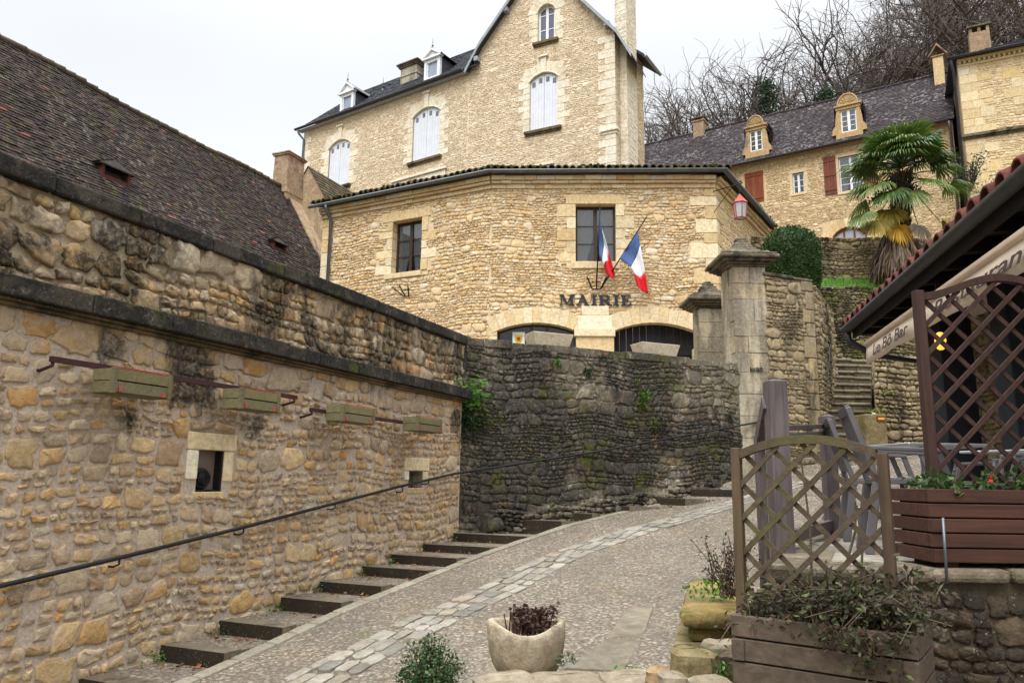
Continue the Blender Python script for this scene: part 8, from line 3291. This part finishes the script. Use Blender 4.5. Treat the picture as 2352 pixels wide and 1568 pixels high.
m_rk = stone('pale rock', [(150, 138, 118), (130, 118, 100), (166, 154, 132)], fine=12, bump=.7, use_tint=False, lichen=.4)
m_rk2 = stone('ochre rock', [(150, 126, 94), (136, 114, 86), (164, 142, 108)], fine=12, bump=.7, use_tint=False)
for i, (px, py, Y, r_, fl_, mt, lb) in enumerate(((1598, 1530, 4.62, .15, .62, m_block, 'mossy olive block in front of the coped wall'), (1512, 1556, 4.6, .085, .6, m_rk2, 'small brown stone left of the mossy block'),
                                                   (1550, 1568, 4.5, .10, .5, m_rk, 'pale flat stone at the frame edge below the mossy block'), (1630, 1572, 4.3, .13, .35, m_rk, 'grey white flat stone beside the grey planter foot'), (1655, 1492, 4.75, .1, .6, m_rk, 'grey stone wedged between the coped wall and planter'),
                                                   (1160, 1572, 5.45, .22, .4, m_rk, 'broad pale stone under the stone pot, left half'), (1300, 1575, 5.45, .26, .36, m_rk, 'broad pale stone under the stone pot, right half'), (1440, 1576, 5.4, .22, .34, m_rk, 'flat pale stone right of the pot stones'))):
    rock(ony(px, py, Y), r_, fl_, mt, lb, 40 + i)
# flat paving slabs in the cobbles
mb = MB()
for poly in ([(1296, 1536), (1432, 1544), (1476, 1470), (1392, 1470)], [(1394, 1467), (1477, 1467), (1502, 1392), (1440, 1400)], [(1060, 1568), (1140, 1530), (1180, 1545), (1140, 1590)]):
    P = []
    for q in poly:
        h = road_hit(*q)
        P.append(kerb(h[0], h[1]))
    n = len(P)
    mb.add([(x, y, z - .05) for x, y, z in P] + [(x, y, z + .012) for x, y, z in P], [tuple(range(n)), tuple(range(n, 2 * n))] + [(k, (k + 1) % n, n + (k + 1) % n, n + k) for k in range(n)], 0, (rng.random(), rng.random(), .5))
mb.build('paving_slabs', stone('worn ground slabs', [(132, 124, 108), (120, 112, 98), (142, 134, 118)], fine=9, bump=.6, use_tint=False, black=.4, bscale=2, streak=(1, 1, 1), bcol=(96, 88, 72), moss=.35, mscale=2.5), bevel=.012, kind='structure')

# ------------------------------------------------------------------ stone pot
PP = ony(1208, 1545, 5.85)
pot = thing('stone_pot', 'worn squarish stone pot holding withered dark flowers on the ledge', 'pot', tuple(PP))
mb = MB()
n = 32
rt = 82 / FOC * 5.9
h = .37


def sqr(a, e=.62):
    c, s_ = math.cos(a), math.sin(a)
    k = 1 / (abs(c) ** 2.9 + abs(s_) ** 2.9) ** (1 / 2.9)
    return k


V, F = [], []
prof = [(.62, -.03), (.72, .0), (.86, .07), (.95, .16), (1.0, .27), (1.0, .345), (.97, .372), (.9, .378), (.82, .36), (.78, .31), (.74, .22)]
for i, (r_, z) in enumerate(prof):
    for k in range(n):
        a = 2 * math.pi * k / n
        al = a + math.pi / 4
        q = sqr(al) * .93
        wob = 1 + .015 * math.sin(a * 3 + i) + .012 * math.sin(a * 7 + i * 2)
        dip = -.07 * max(0, -math.sin(a)) ** 2 * (z / .37 if z > 0 else 0) - .03 * max(0, math.sin(a)) * (z / .37 if z > 0 else 0)
        V.append((PP[0] + rt * r_ * q * wob * math.cos(a), PP[1] + rt * r_ * q * wob * math.sin(a), PP[2] + z + dip))
for i in range(len(prof) - 1):
    for k in range(n): F.append((i * n + k, i * n + (k + 1) % n, (i + 1) * n + (k + 1) % n, (i + 1) * n + k))
F.append(tuple(range(n - 1, -1, -1)))
mb.add(V, F)
bd = mb.build('basin', m_pot, pot, smooth=True)
mb = MB()
ring = [(v[0], v[1], PP[2] + .24) for v in V[(len(prof) - 1) * n:]]
mb.add(ring + [(PP[0], PP[1], PP[2] + .27)], [(k, (k + 1) % n, n) for k in range(n)])
mb.build('soil', m_soil, bd)
mb = MB()
rg = random.Random(33)
for _ in range(46):
    a = rg.uniform(0, 6.28); r_ = rt * .6 * rg.random() ** .5
    p0 = Vector((PP[0] + r_ * math.cos(a) + .02, PP[1] + r_ * math.sin(a), PP[2] + .25))
    hh = rg.uniform(.06, .2)
    p1 = p0 + Vector((rg.gauss(0, .04), rg.gauss(0, .04), hh))
    mb.tube([p0, p1], [.006, .004], 4)
    if p1.x > PP[0] - .09:
        for _ in range(22):
            leaves(mb, [(p1.x + rg.gauss(0, .025), p1.y + rg.gauss(0, .025), p1.z + rg.gauss(0, .02))], .03, rg, asp=.9)
mb.build('withered_plant', m_deadfl, bd)
mb = MB()
for _ in range(90):
    a = rg.uniform(0, 6.28); r_ = rt * .66 * rg.random() ** .5
    mb.lathe((PP[0] + r_ * math.cos(a), PP[1] + r_ * math.sin(a), PP[2] + .262), [(.012, -.008), (.016, 0), (.008, .008)], 6)
mb.build('gravel', m_trough, bd)

# ------------------------------------------------------------------ boxwood ball, weeds
SC = ony(985, 1538, 5.25)
t = thing('boxwood', 'small round boxwood shrub at the bottom edge left of the pot', 'shrub', (float(SC[0]), float(SC[1]), float(SC[2]) - .5))
mb = MB(); lf = MB()
rg = random.Random(71)
for k in range(60):
    v = Vector((rg.gauss(0, 1), rg.gauss(0, 1), rg.gauss(.15, .8))).normalized()
    e = Vector(SC) + v * .2 * rg.uniform(.75, 1.08)
    b = Vector((SC[0], SC[1], SC[2] - .3))
    mb.tube([b, b.lerp(e, .5) + Vector((0, 0, .03)), e], [.007, .005, .002], 4)
    for _ in range(46):
        c = b.lerp(e, rg.uniform(.55, 1.03))
        leaves(lf, [(c.x + rg.gauss(0, .022), c.y + rg.gauss(0, .022), c.z + rg.gauss(0, .022))], .03, rg, asp=.6)
mb.tube([(SC[0], SC[1], SC[2] - .7), (SC[0], SC[1], SC[2] - .25)], .014, 6)
mb.build('stems', m_dry, t)
lf.build('foliage', m_boxl, t)
for (px, py, Y, s_, n_, lb, mt, ls) in ((1296, 1512, 5.75, .05, 60, 'small grey green weed at the right side of the stone pot', m_shrub, .04), (1652, 1352, 5.3, .09, 170, 'bright green ground plant behind the yellow coping', m_fern, .04),
                                        (1425, 1545, 5.6, .04, 50, 'low green weeds beside the flat paving slab', m_fern, .03), (1640, 1530, 4.6, .05, 60, 'green weed between the mossy block and the planter', m_fern, .035)):
    P = ony(px, py, Y)
    mb = MB()
    leaves(mb, [(P[0] + rg.gauss(0, s_), P[1] + rg.gauss(0, s_), P[2] + rg.gauss(0, s_ * .55)) for _ in range(n_)], ls, rg)
    prop(mb.build('weed', mt), lb, 'plant', 'weeds among the foreground stones')
# dead dark plant left of the trellis
P = ony(1672, 1330, 5.0)
t = thing('dead_plant', 'dark dried out plant left of the arched trellis', 'plant', tuple(P))
mb = MB(); lf = MB()
for k in range(34):
    b = Vector(P) + Vector((rg.gauss(0, .04), rg.gauss(0, .04), -.1))
    e = b + Vector((rg.gauss(0, .11), rg.gauss(0, .08), rg.uniform(.15, .42)))
    mb.tube([b, b.lerp(e, .5) + Vector((rg.gauss(0, .02), 0, 0)), e], [.004, .003, .002], 4)
    for _ in range(16):
        c = b.lerp(e, rg.uniform(.4, 1))
        leaves(lf, [(c.x + rg.gauss(0, .015), c.y, c.z + rg.gauss(0, .015))], .025, rg)
mb.build('stems', m_dry, t)
lf.build('foliage', m_dry, t)
